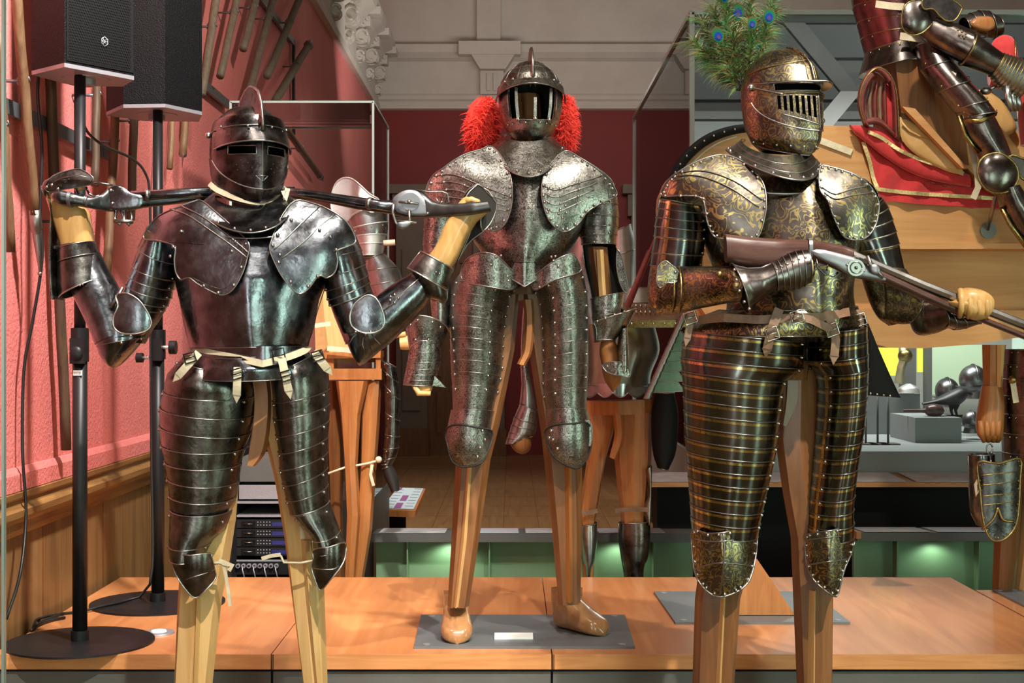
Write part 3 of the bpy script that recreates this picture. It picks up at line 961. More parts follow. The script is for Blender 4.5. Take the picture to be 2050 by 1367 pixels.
# --- cuirass
b = MB()
TA = [(445, 432), (392, 455), (352, 500), (352, 560), (360, 600), (369, 650), (381, 697)]
TB = [(590, 430), (640, 450), (672, 500), (655, 560), (638, 600), (629, 650), (615, 693)]
ptb = b.AB(TA, TB, Y1, [.07, .12, .15, .17, .172, .165, .155], BLK, a0=-12, a1=192, na=64, keel=.22, ridge=[512, 514, 517, 519, 521, 523, 526], th=.003, sub=8,
           sag=.0, rim=EDGED, rr=.0015)
b.AB([(381, 693), (381, 700)], [(615, 690), (615, 697)], Y1, [.156, .158], BLK, a0=-12, a1=192, na=64, keel=.25, ridge=526, th=.003, sub=4, sag=.026)
b.build('breastplate', k1)
b = MB()
b.AB(TA, TB, Y1, .13, BLK, a0=190, a1=350, na=32, th=.003, Db=.95); b.build('backplate', k1)
# peascod point below the waist line
b = MB()
def wl(u):      # waist line, dips to a point at the centre
    a = math.radians(-12 + 204 * u); cs = -math.cos(a)
    return cs
def peas(u, v):
    cs = -math.cos(math.radians(4 + 172 * u)); 
    x = 498 + 118 * cs + 28 * (1 - cs * cs); d = .158 * (.78 * sq(1 - cs * cs) + .22 * (1 - abs(cs)))
    y = 690 + v * (34 * max(0, 1 - abs(cs)) ** .9)
    return W(x, y + 3, Y1 - d)
b.grid(peas, 48, 6, BLK, th=.003)
b.tube([peas(i / 40, 1) for i in range(41)], .0018, EDGED, 6)
b.build('waist_flange', k1)
# cream belt
b = MB()
def belt(cs, dy=0, dd=.004):
    x = 498 + 120 * cs + 28 * (1 - cs * cs); d = .162 * (.78 * sq(1 - cs * cs) + .22 * (1 - abs(cs)))
    return W(x, 697 + 31 * max(0, 1 - abs(cs)) ** .9 + dy, Y1 - d - dd)
b.strap([belt(-.995 + 1.99 * i / 40) for i in range(41)], .0165, .003, STRAP)
o = b.build('waist_strap', k1)
b = MB(); buckle(b, W(558, 712, Y1 - .166), .014, .016, .2); b.build('buckle', o)
for (xa, ya, xb, yb, bx, by, dd) in ((476, 735, 474, 790, 475, 748, .166), (564, 718, 578, 782, 574, 752, .166), (398, 706, 357, 752, 380, 716, .13), (628, 704, 655, 738, 636, 712, .115)):
    b = MB(); n = 6; P = []
    for i in range(n + 1):
        f = i / n; P.append(W(xa + (xb - xa) * f, ya + (yb - ya) * f, Y1 - dd - .006 - .008 * math.sin(f * 3)))
    b.strap(P, .019, .003, STRAP)
    d = (P[-1] - P[-2]).normalized(); sdv = d.cross(Vector((0, 1, 0))).normalized() * .0098
    b.prism([P[-1] - sdv, P[-1] + sdv, P[-1] + d * .022], (0, .003, 0), STRAP)
    o = b.build('strap', k1)
    b = MB(); buckle(b, W(bx, by, Y1 - dd - .017), .013, .011, .3); b.build('buckle', o)
# fauld under the belt
b = MB()
b.AB([(388, 702), (384, 722), (360, 745)], [(612, 700), (640, 720), (650, 742)], Y1, [.15, .165, .16], BLK, a0=5, a1=175, na=40, keel=.08, th=.002, sag=.02, rim=EDGED, rr=.0012)
b.build('fauld', k1)

# --- lamellar tassets (thigh defences) with knees
def rows(R): return [(r[0], r[1]) for r in R], [(r[2], r[3]) for r in R]


LR = [(372, 712, 470, 736), (340, 745, 504, 762), (332, 779, 510, 792), (325, 811, 508, 830), (324, 848, 500, 866), (327, 885, 491, 895), (334, 918, 483, 926), (339, 951, 479, 961), (342, 984, 472, 993), (344, 1017, 462, 1022)]
A, B = rows(LR)
b = MB(); ptl = b.AB(A, B, Y1 + .01, [.13, .145, .135, .13, .125, .12, .115, .11, .105, .10], BLKB, a0=-35, a1=178, na=40, lames=[0, 2, 3, 4, 5, 6, 7, 8, 9], flare=.022, sag=.014, rim=EDGED, rr=.0016, riv=(18, 150), rvm=RIV, rvr=.0042, th=.0018, sub=5)
tl = b.build('tasset', k1)
KL = [(344, 1014, 464, 1019), (343, 1040, 457, 1052), (342, 1062, 440, 1068), (342, 1084, 427, 1082), (344, 1109, 416, 1108)]
A, B = rows(KL)
b = MB(); b.AB(A, B, Y1 + .0, [.10, .10, .10, .10, .102], BLKB, a0=-35, a1=178, na=36, lames=[0, 3, 4], flare=.02, sag=.010, rim=EDGED, rr=.0015, riv=(20, 150), rvm=RIV, rvr=.004, th=.0018, sub=6)
b.build('knee_lame', tl)
b = MB()
dk = lambda cx, hw, Yc, D, cy, hh: (lambda x, y: Yc - D * sq(1 - ((x - cx) / hw) ** 2) ** .9 * (1 - .35 * max(0, (y - cy) / hh) ** 2))
b.patch([(343, 1108), (380, 1112), (420, 1107), (424, 1115), (430, 1140), (432, 1157), (415, 1178), (391, 1197), (370, 1178), (352, 1150), (344, 1125)], dk(387, 52, Y1, .108, 1110, 90), (388, 1140), BLKB, rim=EDGE, rr=.0018, rings=10, sm=3)
b.tube([W(x, y, dk(387, 52, Y1, .108, 1110, 90)(x, y) - .002) for x, y in [(372, 1160), (390, 1154), (410, 1148), (430, 1140)]], .0012, EDGE, 5)
b.build('knee_cop', tl)

RR_ = [(545, 748, 640, 702), (546, 762, 655, 735), (549, 799, 658, 779), (550, 833, 659, 809), (555, 866, 658, 842), (560, 899, 656, 875), (562, 932, 655, 906), (568, 963, 655, 937), (575, 993, 656, 971), (582, 1021, 658, 1004)]
A, B = rows(RR_)
b = MB(); b.AB(A, B, Y1 + .01, [.12, .13, .125, .12, .118, .115, .11, .105, .10, .095], BLKB, a0=2, a1=215, na=40, lames=[0, 2, 3, 4, 5, 6, 7, 8, 9], flare=.022, sag=.012, rim=EDGED, rr=.0016, riv=(35, 155), rvm=RIV, rvr=.0042, th=.0018, sub=5)
tr = b.build('tasset', k1)
KR = [(584, 1023, 659, 1004), (604, 1048, 667, 1028), (620, 1062, 674, 1047), (627, 1073, 680, 1064), (630, 1101, 690, 1088)]
A, B = rows(KR)
b = MB(); b.AB(A, B, Y1 + .0, [.085, .085, .085, .085, .088], BLKB, a0=4, a1=210, na=36, lames=[0, 3, 4], flare=.02, sag=.008, rim=EDGE, rr=.0015, riv=(30, 150), rvm=RIV, rvr=.004, th=.0018, sub=6)
b.build('knee_lame', tr)
b = MB()
b.patch([(628, 1100), (660, 1095), (690, 1086), (692, 1110), (684, 1132), (662, 1160), (641, 1182), (630, 1158), (624, 1137), (627, 1118)], dk(655, 44, Y1, .09, 1100, 90), (656, 1125), BLKB, rim=EDGE, rr=.0018, rings=10)
b.tube([W(x, y, dk(655, 44, Y1, .09, 1100, 90)(x, y) - .002) for x, y in [(626, 1137), (645, 1140), (665, 1140), (680, 1134)]], .0012, EDGE, 5)
b.build('knee_cop', tr)
# leather ties at the knees
b = MB()
b.tube([W(x, y, Y1 - .06) for x, y in [(425, 1128), (440, 1126), (455, 1132)]], .004, STRAP, 6)
b.strap([W(x, y, Y1 - .07) for x, y in [(447, 1128), (452, 1150), (456, 1175), (461, 1213)]], .008, .003, STRAP)
b.strap([W(x, y, Y1 - .072) for x, y in [(438, 1122), (452, 1128), (465, 1132), (458, 1142)]], .011, .004, STRAP)
b.build('knee_tie', k1)
b = MB()
b.strap([W(x, y, Y1 - .03) for x, y in [(524, 1118), (545, 1112), (562, 1110)]], .009, .003, STRAP)
b.tube([W(x, y, Y1 - .02 - .02 * i / 3) for i, (x, y) in enumerate([(562, 1112), (568, 1126), (600, 1127), (628, 1122)])], .003, STRAP, 6)
b.build('knee_tie', k1)

# --- arms
b = MB()
b.AB([(300, 452), (283, 492), (270, 528), (262, 548), (256, 566), (251, 585), (245, 600)], [(360, 480), (357, 528), (352, 560), (345, 578), (340, 596), (333, 612), (327, 622)], Y1 + .01, [.10, .098, .09, .083, .076, .07, .066], BLK, lames=[0, 1, 2, 3, 4, 5, 6], order='up', flare=.05, sag=.012, rim=EDGED, rr=.0015, riv=(160,), rvm=RIV, th=.0015, na=36, sub=5, Db=1)
b.AB([(246, 598), (236, 618), (222, 645), (205, 672)], [(328, 624), (318, 642), (304, 662), (290, 688)], Y1 + .01, .058, BLK, na=36, th=.0015, Db=1)
ua = b.build('upper_arm_lames', k1)
b = MB()
b.patch([(232, 592), (252, 587), (275, 598), (293, 620), (303, 645), (294, 661), (270, 668), (243, 667), (228, 655), (227, 635), (236, 612)], lambda x, y: Y1 - .045 - .035 * sq(1 - ((x - 264) / 50) ** 2 * .8 - ((y - 630) / 55) ** 2 * .5), (262, 632), BLK, rim=EDGE, rr=.0022)
b.AB([(194, 688), (202, 712), (214, 728), (224, 735)], [(298, 664), (270, 700), (246, 726), (232, 736)], Y1 - .0, [.07, .055, .035, .01], BLK, na=36, th=.0015, Db=.9, rim=None)
b.AB([(185, 668), (196, 694)], [(296, 652), (292, 676)], Y1, [.07, .07], BLK, na=36, rim=EDGED, rr=.0013, th=.0015, Db=.9)
b.rivets([W(243, 686, Y1 - .077), W(283, 678, Y1 - .055), W(262, 672, Y1 - .075)], .004, RIV)
b.build('couter', k1)
b = MB()
b.AB([(192, 690), (178, 655), (160, 618), (146, 590), (136, 560)], [(270, 660), (252, 610), (235, 570), (215, 535), (200, 505)], Y1 - .01, [.062, .058, .055, .05, .045], BLK, na=36, th=.0015, Db=.9)
b.tube([W(x, y, Y1 - .062) for x, y in [(246, 575), (232, 600), (222, 618)]], .004, EDGED, 6)
b.build('vambrace', k1)
b = MB()
b.AB([(119, 598), (117, 565), (117, 530), (119, 500)], [(210, 556), (206, 535), (199, 512), (189, 486)], Y1 - .01, [.064, .06, .056, .052], BLKB, na=40, th=.002, rim=EDGE, rr=.002, Db=1, inner=INN, caps=False, a0=0, a1=359.9)
b.AB([(118, 527), (118, 500)], [(197, 508), (189, 484)], Y1 - .012, [.058, .055], BLKB, na=40, th=.002, rim=EDGED, Db=1, a0=0, a1=359.9)
b.AB([(108, 600), (104, 540), (103, 480), (108, 410), (92, 370)], [(124, 600), (118, 540), (116, 480), (112, 425), (100, 362)], Y1 - .01, [.05, .045, .04, .036, .03], BLKB, na=20, th=.002)
b.rivets([W(165, 569, Y1 - .078), W(160, 571, Y1 - .078)], .003, RIV)
b.build('gauntlet_cuff', k1)
# wooden hand with curled fingers over the pistol butt
b = MB()
b.AB([(124, 492), (113, 455), (101, 418), (95, 392), (100, 372)], [(187, 484), (181, 450), (173, 418), (130, 394), (114, 370)], Y1 - .01, [.04, .038, .034, .03, .022], WHN, na=14, th=0, ex=.6, Db=1)
for i in range(4):
    yy = Y1 - .045 + i * .023
    ln = [0, 6, 4, -6][i]
    b.tube([W(104, 374, yy), W(118, 366, yy), W(140 + ln, 364, yy), W(156 + ln, 370, yy), W(160 + ln, 380, yy)], [.008, .008, .0075, .0075, .006], WHN, 8)
b.build('wooden_hand', k1)
b = MB()
b.AB([(88, 372), (100, 362), (130, 352), (160, 348), (182, 352)], [(98, 398), (118, 374), (148, 376), (170, 372), (186, 364)], Y1 - .01, [.03, .052, .056, .052, .044], BLKB, na=24, th=.0018, ex=.8, a0=-5, a1=185, rim=EDGED, rr=.0012)
b.patch([(90, 372), (106, 352), (140, 340), (162, 339), (186, 355), (183, 368), (160, 374), (120, 380), (98, 385)], lambda x, y: Y1 - .066 + .012 * abs(y - 358) / 18, (138, 360), BLKB, rim=EDGED, rr=.0014)
b.tube([W(x, y, Y1 - .07) for x, y in [(104, 366), (125, 356), (155, 350), (180, 356)]], .001, EDGED, 5)
b.rivets([W(94, 374, Y1 - .06), W(104, 370, Y1 - .066), W(116, 378, Y1 - .062)], .0042, RIV)
b.build('gauntlet_fingers', k1)

# other arm
b = MB()
b.AB([(636, 470), (646, 515), (650, 555), (654, 580), (657, 598), (661, 610)], [(704, 455), (722, 500), (730, 530), (736, 552), (739, 566), (741, 580)], Y1 + .01, [.10, .095, .088, .08, .072, .066], BLK, lames=[0, 1, 2, 3, 4, 5], order='up', flare=.05, sag=.012, rim=EDGED, rr=.0015, riv=(30,), rvm=RIV, th=.0015, na=36, sub=5, Db=1)
b.AB([(658, 600), (668, 630), (680, 660), (692, 690)], [(742, 574), (752, 600), (762, 626), (775, 660)], Y1 + .01, .056, BLK, na=36, th=.0015, Db=1)
b.build('upper_arm_lames', k1)
b = MB()
b.AB([(688, 668), (700, 700), (712, 724), (718, 731)], [(800, 664), (768, 696), (740, 720), (722, 732)], Y1, [.066, .05, .03, .01], BLK, na=36, th=.0015, Db=.9)
b.patch([(736, 590), (752, 596), (764, 617), (770, 643), (762, 660), (742, 667), (720, 664), (704, 652), (700, 632), (708, 610), (722, 597)], lambda x, y: Y1 - .05 - .035 * sq(1 - ((x - 736) / 55) ** 2 * .6 - ((y - 626) / 60) ** 2 * .5), (735, 630), BLK, rim=EDGE, rr=.0022, sm=2)
b.tube([W(x, y, Y1 - .07) for x, y in [(742, 600), (738, 625)]], .0012, EDGE, 5)
for q in ([(718, 664), (706, 676), (698, 690)], [(728, 666), (726, 690), (730, 706)], [(742, 666), (752, 680), (762, 690)]):
    b.tube([W(x, y, Y1 - .068) for x, y in q], .0012, EDGED, 5)
b.rivets([W(x, y, Y1 - .08) for x, y in [(712, 664), (722, 664), (732, 668), (742, 664)]], .004, RIV)
b.build('couter', k1)
b = MB()
b.AB([(735, 610), (760, 588), (790, 566), (820, 548), (838, 530)], [(748, 712), (785, 684), (820, 650), (850, 618), (868, 590)], Y1 - .01, [.06, .058, .054, .048, .044], BLK, na=36, th=.0015, Db=.9)
b.tube([W(x, y, Y1 - .068) for x, y in [(762, 626), (790, 604), (812, 580), (838, 558)]], .0012, EDGE, 5)
b.rivets([W(x, y, Y1 - .07) for x, y in [(782, 594), (790, 590), (797, 597), (781, 601), (790, 606)]], .0038, RIV)
b.build('vambrace', k1)
b = MB()
b.AB([(816, 536), (828, 520), (842, 503)], [(896, 582), (903, 560), (906, 538)], Y1 - .02, [.06, .056, .05], BLKB, na=40, th=.002, rim=EDGE, rr=.002, Db=.9, a0=0, a1=359.9, inner=INN)
b.AB([(816, 536), (850, 590), (866, 600)], [(896, 578), (896, 598), (888, 608)], Y1 - .02, [.06, .04, .02], BLKB, na=30, th=.002, a0=30, a1=170, rim=EDGED)
b.patch([(886, 604), (905, 545), (935, 490), (958, 470), (984, 448), (994, 405), (956, 368), (925, 396), (940, 400), (950, 420), (940, 470), (908, 540)], lambda x, y: Y1 + .035, (948, 440), INN, th=.003, rim=EDGED, rr=.002, sm=2)
b.rivets([W(873, 545, Y1 - .076), W(880, 548, Y1 - .076)], .003, RIV)
b.build('gauntlet_cuff', k1)
b = MB()
b.AB([(845, 528), (872, 492), (890, 450), (908, 420), (925, 398), (934, 394)], [(888, 560), (915, 520), (935, 478), (955, 445), (975, 425), (960, 402)], Y1 - .01, [.036, .04, .04, .036, .03, .016], WHN, na=12, th=0, ex=.6, Db=1)
for i in range(4):
    yy = Y1 - .05 + i * .023
    b.tube([W(932, 404, yy), W(944, 399, yy), W(956, 404, yy), W(963, 416, yy), W(960, 426, yy)], [.008, .008, .0075, .0075, .006], WHN, 8)
b.build('wooden_hand', k1)
b = MB()
b.patch([(930, 398), (956, 369), (975, 385), (994, 406), (990, 430), (980, 450), (966, 462), (962, 440), (970, 420), (960, 402), (946, 396)], lambda x, y: Y1 + .0 + .02 * ((x - 960) / 30), (976, 415), INN, th=.003, rim=EDGED, rr=.002, sm=2)
b.build('gauntlet_back', k1)

# --- pauldrons: shoulder plates that follow the chest
def paul_depth(cx, cy, a, c, h, bx=512, bw=205, bh=.168, off=.014):
    def f(x, y):
        s1 = h * sq(1 - ((x - cx) / a) ** 2 - ((y - cy) / c) ** 2)
        s2 = bh * sq(1 - ((x - bx) / bw) ** 2) * (.3 + .7 / (1 + math.exp(-(y - 415) / 32)))
        return Y1 - (s1 ** 4 + s2 ** 4) ** .25 - off
    return f


pd = paul_depth(380, 508, 108, 122, .125)
b = MB()
b.patch([(404, 402), (434, 426), (466, 454), (490, 476), (499, 491), (496, 512), (485, 548), (466, 580), (445, 591), (420, 582), (395, 568), (378, 556), (362, 560), (352, 545), (349, 520), (349, 493), (318, 482), (288, 478), (296, 456), (318, 432), (355, 415), (385, 404)], pd, (410, 490), BLK, rim=EDGED, rr=.002, rings=14, riv=0, th=.0022, sm=4)
b.tube([W(x, y, pd(x, y) - .002) for x, y in [cat([(340, 418), (375, 430), (420, 460), (465, 492), (494, 515)], i / 4) for i in range(17)]], .0014, EDGE, 5)
b.tube([W(x, y, pd(x, y) - .002) for x, y in [cat([(362, 412), (400, 430), (440, 458), (480, 490), (497, 505)], i / 4) for i in range(17)]], .0014, EDGE, 5)
b.tube([W(x, y, pd(x, y) - .001) for x, y in [cat([(474, 470), (486, 495), (478, 540), (462, 568), (445, 578), (415, 570), (385, 555)], i / 4) for i in range(25)]], .0008, BLKB, 5)
b.rivets([W(x, y, pd(x, y) - .003) for x, y in [(466, 456), (492, 488), (471, 483), (464, 503), (483, 535), (468, 571), (437, 586), (408, 572), (363, 463), (347, 494), (341, 513)]], .0045, RIV)
pL = b.build('pauldron', k1)
b = MB()
b.AB([(378, 405), (330, 428), (292, 470), (286, 500)], [(430, 430), (420, 470), (400, 530), (360, 560)], Y1, [.04, .07, .08, .06], BLK, a0=180, a1=360, na=20, th=.002, Db=1)
b.build('pauldron_back', pL)
pd2 = paul_depth(655, 500, 98, 122, .125)
b = MB()
b.patch([(590, 402), (560, 440), (543, 482), (540, 500), (552, 530), (568, 558), (590, 583), (604, 587), (620, 575), (638, 552), (655, 556), (670, 545), (676, 522), (674, 503), (694, 494), (712, 484), (705, 460), (688, 438), (660, 420), (630, 408)], pd2, (620, 490), BLK, rim=EDGED, rr=.002, rings=14, th=.0022, sm=4)
for q in ([(640, 412), (610, 440), (580, 470), (548, 500)], [(672, 428), (640, 452), (610, 482), (560, 520)]):
    b.tube([W(x, y, pd2(x, y) - .002) for x, y in [cat(q, i / 4) for i in range(13)]], .0014, EDGE, 5)
b.rivets([W(x, y, pd2(x, y) - .003) for x, y in [(583, 440), (556, 470), (546, 491), (560, 510), (558, 525), (582, 564), (617, 573), (661, 474), (673, 500), (636, 553), (640, 460)]], .0045, RIV)
pR = b.build('pauldron', k1)
b = MB()
b.AB([(575, 425), (585, 470), (610, 530), (640, 555)], [(620, 406), (675, 430), (712, 470), (715, 500)], Y1, [.04, .07, .08, .06], BLK, a0=180, a1=360, na=20, th=.002, Db=1)
b.build('pauldron_back', pR)

# --- gorget
b = MB()
GA = [(428, 385), (420, 394), (408, 402), (396, 407)]
GB = [(566, 378), (572, 386), (583, 396), (592, 402)]
def gor(u, v):
    a = math.radians(-30 + 240 * u); cs = -math.cos(a); sn = math.sin(a)
    cx = 497 + v * (-2); hw = 70 + 28 * v ** 1.2
    x = cx + hw * cs + 8 * v * (1 - cs * cs); dpt = (.088 + .098 * v) * math.copysign(abs(sn) ** .65, sn)
    y = 382 + 32 * (1 - v) * max(0, sn) + v * 22 + v * 62 * max(0, sn) ** 1.3 - 3 * cs
    return W(x, y, Y1 - dpt)
b.grid(gor, 64, 12, BLK, th=.002, ref=W(497, 400, Y1 + .05))
b.tube([gor(i / 64, 1) for i in range(65)], .0022, EDGED, 6)
b.rivets([gor(u, .9) + Vector((0, -.003, 0)) for u in (.15, .24, .33, .42, .5, .58, .67, .76, .85)], .004, RIV)
b.build('gorget', k1)
b = MB(); b.tube([W(497 + 62 * math.cos(a), 470 - 2 + 9 * -math.sin(a) * -1, Y1 - .15 - .02 * math.sin(a)) for a in [math.pi * i / 24 for i in range(25)]], .0022, EDGED, 6); b.build('neck_rim', k1)

# --- close helmet
HC = W(497, 312, Y1)
H1 = frame(HC, math.radians(26), math.radians(2))
HT = [(-.13, .045, .085, .03, -.01), (-.115, .062, .105, .05, -.01), (-.09, .078, .118, .07, -.005), (-.05, .088, .124, .095, 0), (0, .0925, .122, .115, 0), (.04, .091, .118, .12, 0), (.07, .083, .108, .114, 0), (.095, .067, .088, .098, 0), (.113, .045, .06, .07, 0), (.122, .022, .032, .036, 0), (.125, .001, .001, .001, 0)]
b = MB()
shell(b, H1, HT, -180, 180, -.10, .125, DKS, off=0, nu=90, nv=34, hole=lambda u, v: abs(u - .5) < .17 and .15 < v < .70, inner=INN, k=.12)
ft = lambda z: interp(HT, z)
b.tube([H1 @ Vector((interp(HT, .045)[0] * 1.01 * math.sin(a), -interp(HT, .045)[1] * 1.01 * math.cos(a) if math.cos(a) > 0 else -interp(HT, .045)[2] * 1.01 * math.cos(a), .052 + .012 * math.cos(a))) for a in [math.radians(-100 + 200 * i / 40) for i in range(41)]], .0012, EDGED, 5)
hl = b.build('helmet', k1)
b = MB()
comb(b, H1, [(-.128, .045, .05), (-.126, .055, .078), (-.112, .075, .118), (-.085, .092, .148), (-.05, .10, .160), (-.01, .112, .168), (.03, .11, .163), (.07, .095, .145), (.10, .07, .115), (.118, .04, .06)], DKS, EDGED)
b.build('comb', hl)
# peak over the eyes
b = MB()
def peak(u, v):
    a = math.radians(-72 + 144 * u)
    w, df, db, yo = interp(HT, .048)
    e = .030 * v * max(0, math.cos(a)) ** .6
    x, y = keelring(a, w + .004 + e * .5, df + .004 + e, db, .1)
    return H1 @ Vector((x, y, .055 - .035 * v - .022 * (1 - math.cos(a)) * v + .004 * math.cos(a)))
b.grid(peak, 48, 8, DKS, th=.002, ref=HC + Vector((0, 0, -.2)))
b.tube([peak(i / 48, 1) for i in range(49)], .0022, EDGED, 6)
def brow(u, v):
    a = math.radians(-95 + 190 * u)
    w, df, db, yo = interp(HT, .075 - .022 * v)
    x, y = keelring(a, w + .004, df + .004, db + .004, .1)
    return H1 @ Vector((x, y, .080 + .01 * math.cos(a) - (.025 + .01 * math.cos(a)) * v))
b.grid(brow, 56, 4, DKS, th=.002, ref=HC)
b.rivets([H1 @ Vector((keelring(math.radians(a), .096, .126, .1, .1)[0], keelring(math.radians(a), .096, .126, .1, .1)[1], .06)) for a in (-60, -20, 15, 50)], .0035, RIV)
b.ball(H1 @ Vector((-.097, .01, .045)), .008, RIV, 10, 6); b.ball(H1 @ Vector((.097, .01, .045)), .008, RIV, 10, 6)
b.build('peak', hl)
# visor with eye slits and mouth opening
b = MB()
def vw(u):
    c = math.cos(math.radians(-78 + 156 * u))
    return (.035 - .125 * max(0, c) ** .55, .050)
def vhole(u, v):
    a = -78 + 156 * u
    lo, hi = vw(u); z = lo + (hi - lo) * v
    if -.006 < z < .013 and (8 < abs(a) < 45): return True
    if -.071 < z < -.058 and abs(a) < 9 * (z + .071) / .013: return True
    return False
vf = shell(b, H1, HT, -78, 78, -.09, .05, DKS, off=.006, hole=vhole, nu=156, nv=80, k=.3, inner=INN, warp=vw, rim=EDGED, rr=.0018, edges='b')
b.tube([H1 @ Vector((0, -(interp(HT, z)[1] + .007), z)) for z in [-.085 + .13 * i / 16 for i in range(17)]], .0014, EDGED, 5)
for (a0_, a1_) in ((8, 45), (-45, -8)):
    def vp(a, z):
        w, df, db, yo = interp(HT, z); x, y = keelring(math.radians(a), w + .0075, df + .0075, db, .3); return H1 @ Vector((x, y, z))
    n = 10
    L = [vp(a0_ + (a1_ - a0_) * i / n, .0135) for i in range(n + 1)] + [vp(a1_ - (a1_ - a0_) * i / n, -.0065) for i in range(n + 1)]
    b.tube(L, .0011, EDGE, 5, closed=True)
b.tube([vp(-9, -.0575), vp(0, -.0575), vp(9, -.0575), vp(0, -.072)], .0011, EDGE, 5, closed=True)
random.seed(3)
for (a, z) in [(-28, -.022), (-34, -.032), (-26, -.036), (-19, -.028), (-33, -.045), (-20, -.048), (28, -.022), (34, -.032), (26, -.036), (18, -.028), (32, -.045), (20, -.048), (-14, -.040), (14, -.040)]:
    b.ball(vp(a, z) + Vector((0, .0012, 0)), .0022, INN, 8, 6)
b.build('visor', hl)
b = MB(); b.ball(H1 @ Vector((0, -.03, -.06)), .055, WHN, 16, 12, (.8, 1, 1)); b.build('wooden_head', k1)
# bevor under the visor
b = MB()
shell(b, H1, HT, -100, 100, -.125, -.0, DKS, off=.003, nu=60, nv=20, k=.3, warp=lambda u: (-.128 + .035 * (2 * u - 1) ** 2 * 1.0, -.04 + .03 * abs(2 * u - 1)), rim=EDGED, rr=.0015, edges='b', inner=INN)
b.build('bevor', hl)
b = MB()
P = []
for i in range(41):
    a = math.radians(-100 + 200 * i / 40); c = math.cos(a)
    z = -.096 - .024 * max(0, c) + .02 * (1 - c); w, df, db, yo = interp(HT, max(-.128, z))
    x, y = keelring(a, w + .010, df + .008, db, .3); P.append(H1 @ Vector((x, y, z)))
b.strap(P, .013, .004, STRAP)
b.strap([W(568, 382, Y1 - .06), W(570, 400, Y1 - .065), W(576, 378, Y1 - .05)], .013, .005, STRAP)
b.build('neck_strap', hl)


# ================================================================ wheel-lock pistols across the shoulders
def pistol(name, label, S, B_, lockc, Y, flip=1, wheel=True, grp='wheel-lock guns across the shoulders'):
    """S: stock edges (A, B) px, B_: barrel line (x0,y0,x1,y1)"""
    c = W(*lockc, Y)
    t = thing(name, (c.x, c.y, c.z - .03), label, 'gun', grp)
    b = MB(); b.AB(S[0], S[1], Y, S[2], STK, na=20, th=0, Db=1, sub=5, ex=.85); b.build('stock', t)
    x0, y0, x1, y1 = B_
    p, q = W(x0, y0, Y), W(x1, y1, Y)
    b = MB(); b.tube([p, p + (q - p) * .3, q], [.0125, .0115, .0095], BLK, 16)
    for f in (.05, .35, .7): b.tube([p + (q - p) * f, p + (q - p) * (f + .02)], .014, EDGED, 12)
    b.build('barrel', t)
    return t


STK = M('dark_iron_stock', (.06, .06, .062), (.13, .13, .13), rough=.28, rough2=.4, metal=.9, scale=12, bump=.1, bscale=60)
YG = Y1 + .0
SA = [(110, 384), (122, 381), (150, 388), (185, 395), (205, 388), (222, 373), (240, 372), (262, 385), (290, 391), (360, 386), (430, 380), (520, 376)]
SB = [(111, 402), (124, 410), (150, 412), (185, 418), (205, 422), (225, 424), (240, 424), (262, 422), (290, 416), (360, 408), (430, 399), (520, 393)]
SD = [.012, .018, .016, .016, .016, .017, .017, .016, .014, .012, .012, .01]
YP = [Y1 - .062, Y1 - .062, Y1 - .06, Y1 - .04, Y1 - .015, Y1 + .0, Y1 + .02, Y1 + .03, Y1 + .045, Y1 + .08, Y1 + .115, Y1 + .13]
t = thing('wheel_lock_gun', tuple(W(240, 424, Y1)), 'dark wheel-lock gun with its butt in the armoured right hand, barrel behind the neck', 'gun', 'wheel-lock guns across the shoulders')
b = MB(); b.AB(SA, SB, YP, SD, STK, na=20, th=0, Db=1, ex=.85)
b.ball(W(112, 393, Y1 - .062), .012, EDGED, 10, 8, (1, 1, 1))
b.build('stock', t)
b = MB(); b.tube([W(262, 392, Y1 + .015), W(430, 383, Y1 + .10), W(590, 382, Y1 + .15)], [.0125, .0115, .011], BLK, 14)
for x, y, yy in ((290, 391, Y1 + .03), (418, 379, Y1 + .095)): b.tube([W(x, y, yy), W(x + 8, y - .4, yy + .003)], .0145, EDGED, 12)
b.build('barrel', t)
b = MB(); b.puff([(205, 390), (222, 374), (242, 373), (262, 386), (285, 393), (280, 414), (250, 420), (215, 418)], Y1 - .012, .006, (242, 398), BLK)
b.rivets([W(222, 381, Y1 - .022), W(225, 407, Y1 - .02), W(274, 394, Y1 - .01)], .0042, EDGE)
b.build('lock_plate', t)
b = MB()
for x in (232, 250):
    b.tube([W(x, 422, Y1), W(x - 2, 440, Y1 - .01), W(x + 8, 450, Y1 - .01), W(x + 14, 438, Y1 - .005), W(x + 12, 422, Y1)], .0045, EDGED, 8)
b.tube([W(228, 442, Y1 - .012), W(266, 444, Y1 - .012)], .005, EDGED, 8)
b.build('cock', t)
b = MB()
b.tube([W(x, y, Y1 - .0) for x, y in [(184, 368), (200, 366), (226, 371)]], .0025, BLK, 6)
b.tube([W(x, y, Y1 - .0) for x, y in [(172, 374), (178, 388), (190, 394), (200, 392)]], .003, BLK, 6)
b.tube([W(x, y, Y1 - .0) for x, y in [(152, 372), (156, 388), (168, 392)]], .003, BLK, 6)
b.build('trigger', t)
b = MB()
for x in (138, 172): b.AB([(x, 383 + (x - 138) * .2), (x + 6, 385 + (x - 138) * .2)], [(x - 1, 414), (x + 5, 416)], Y1 - (.062 if x < 150 else .046), .021, RAILM, na=16, th=0, Db=1)
b.build('mount_clip', t)

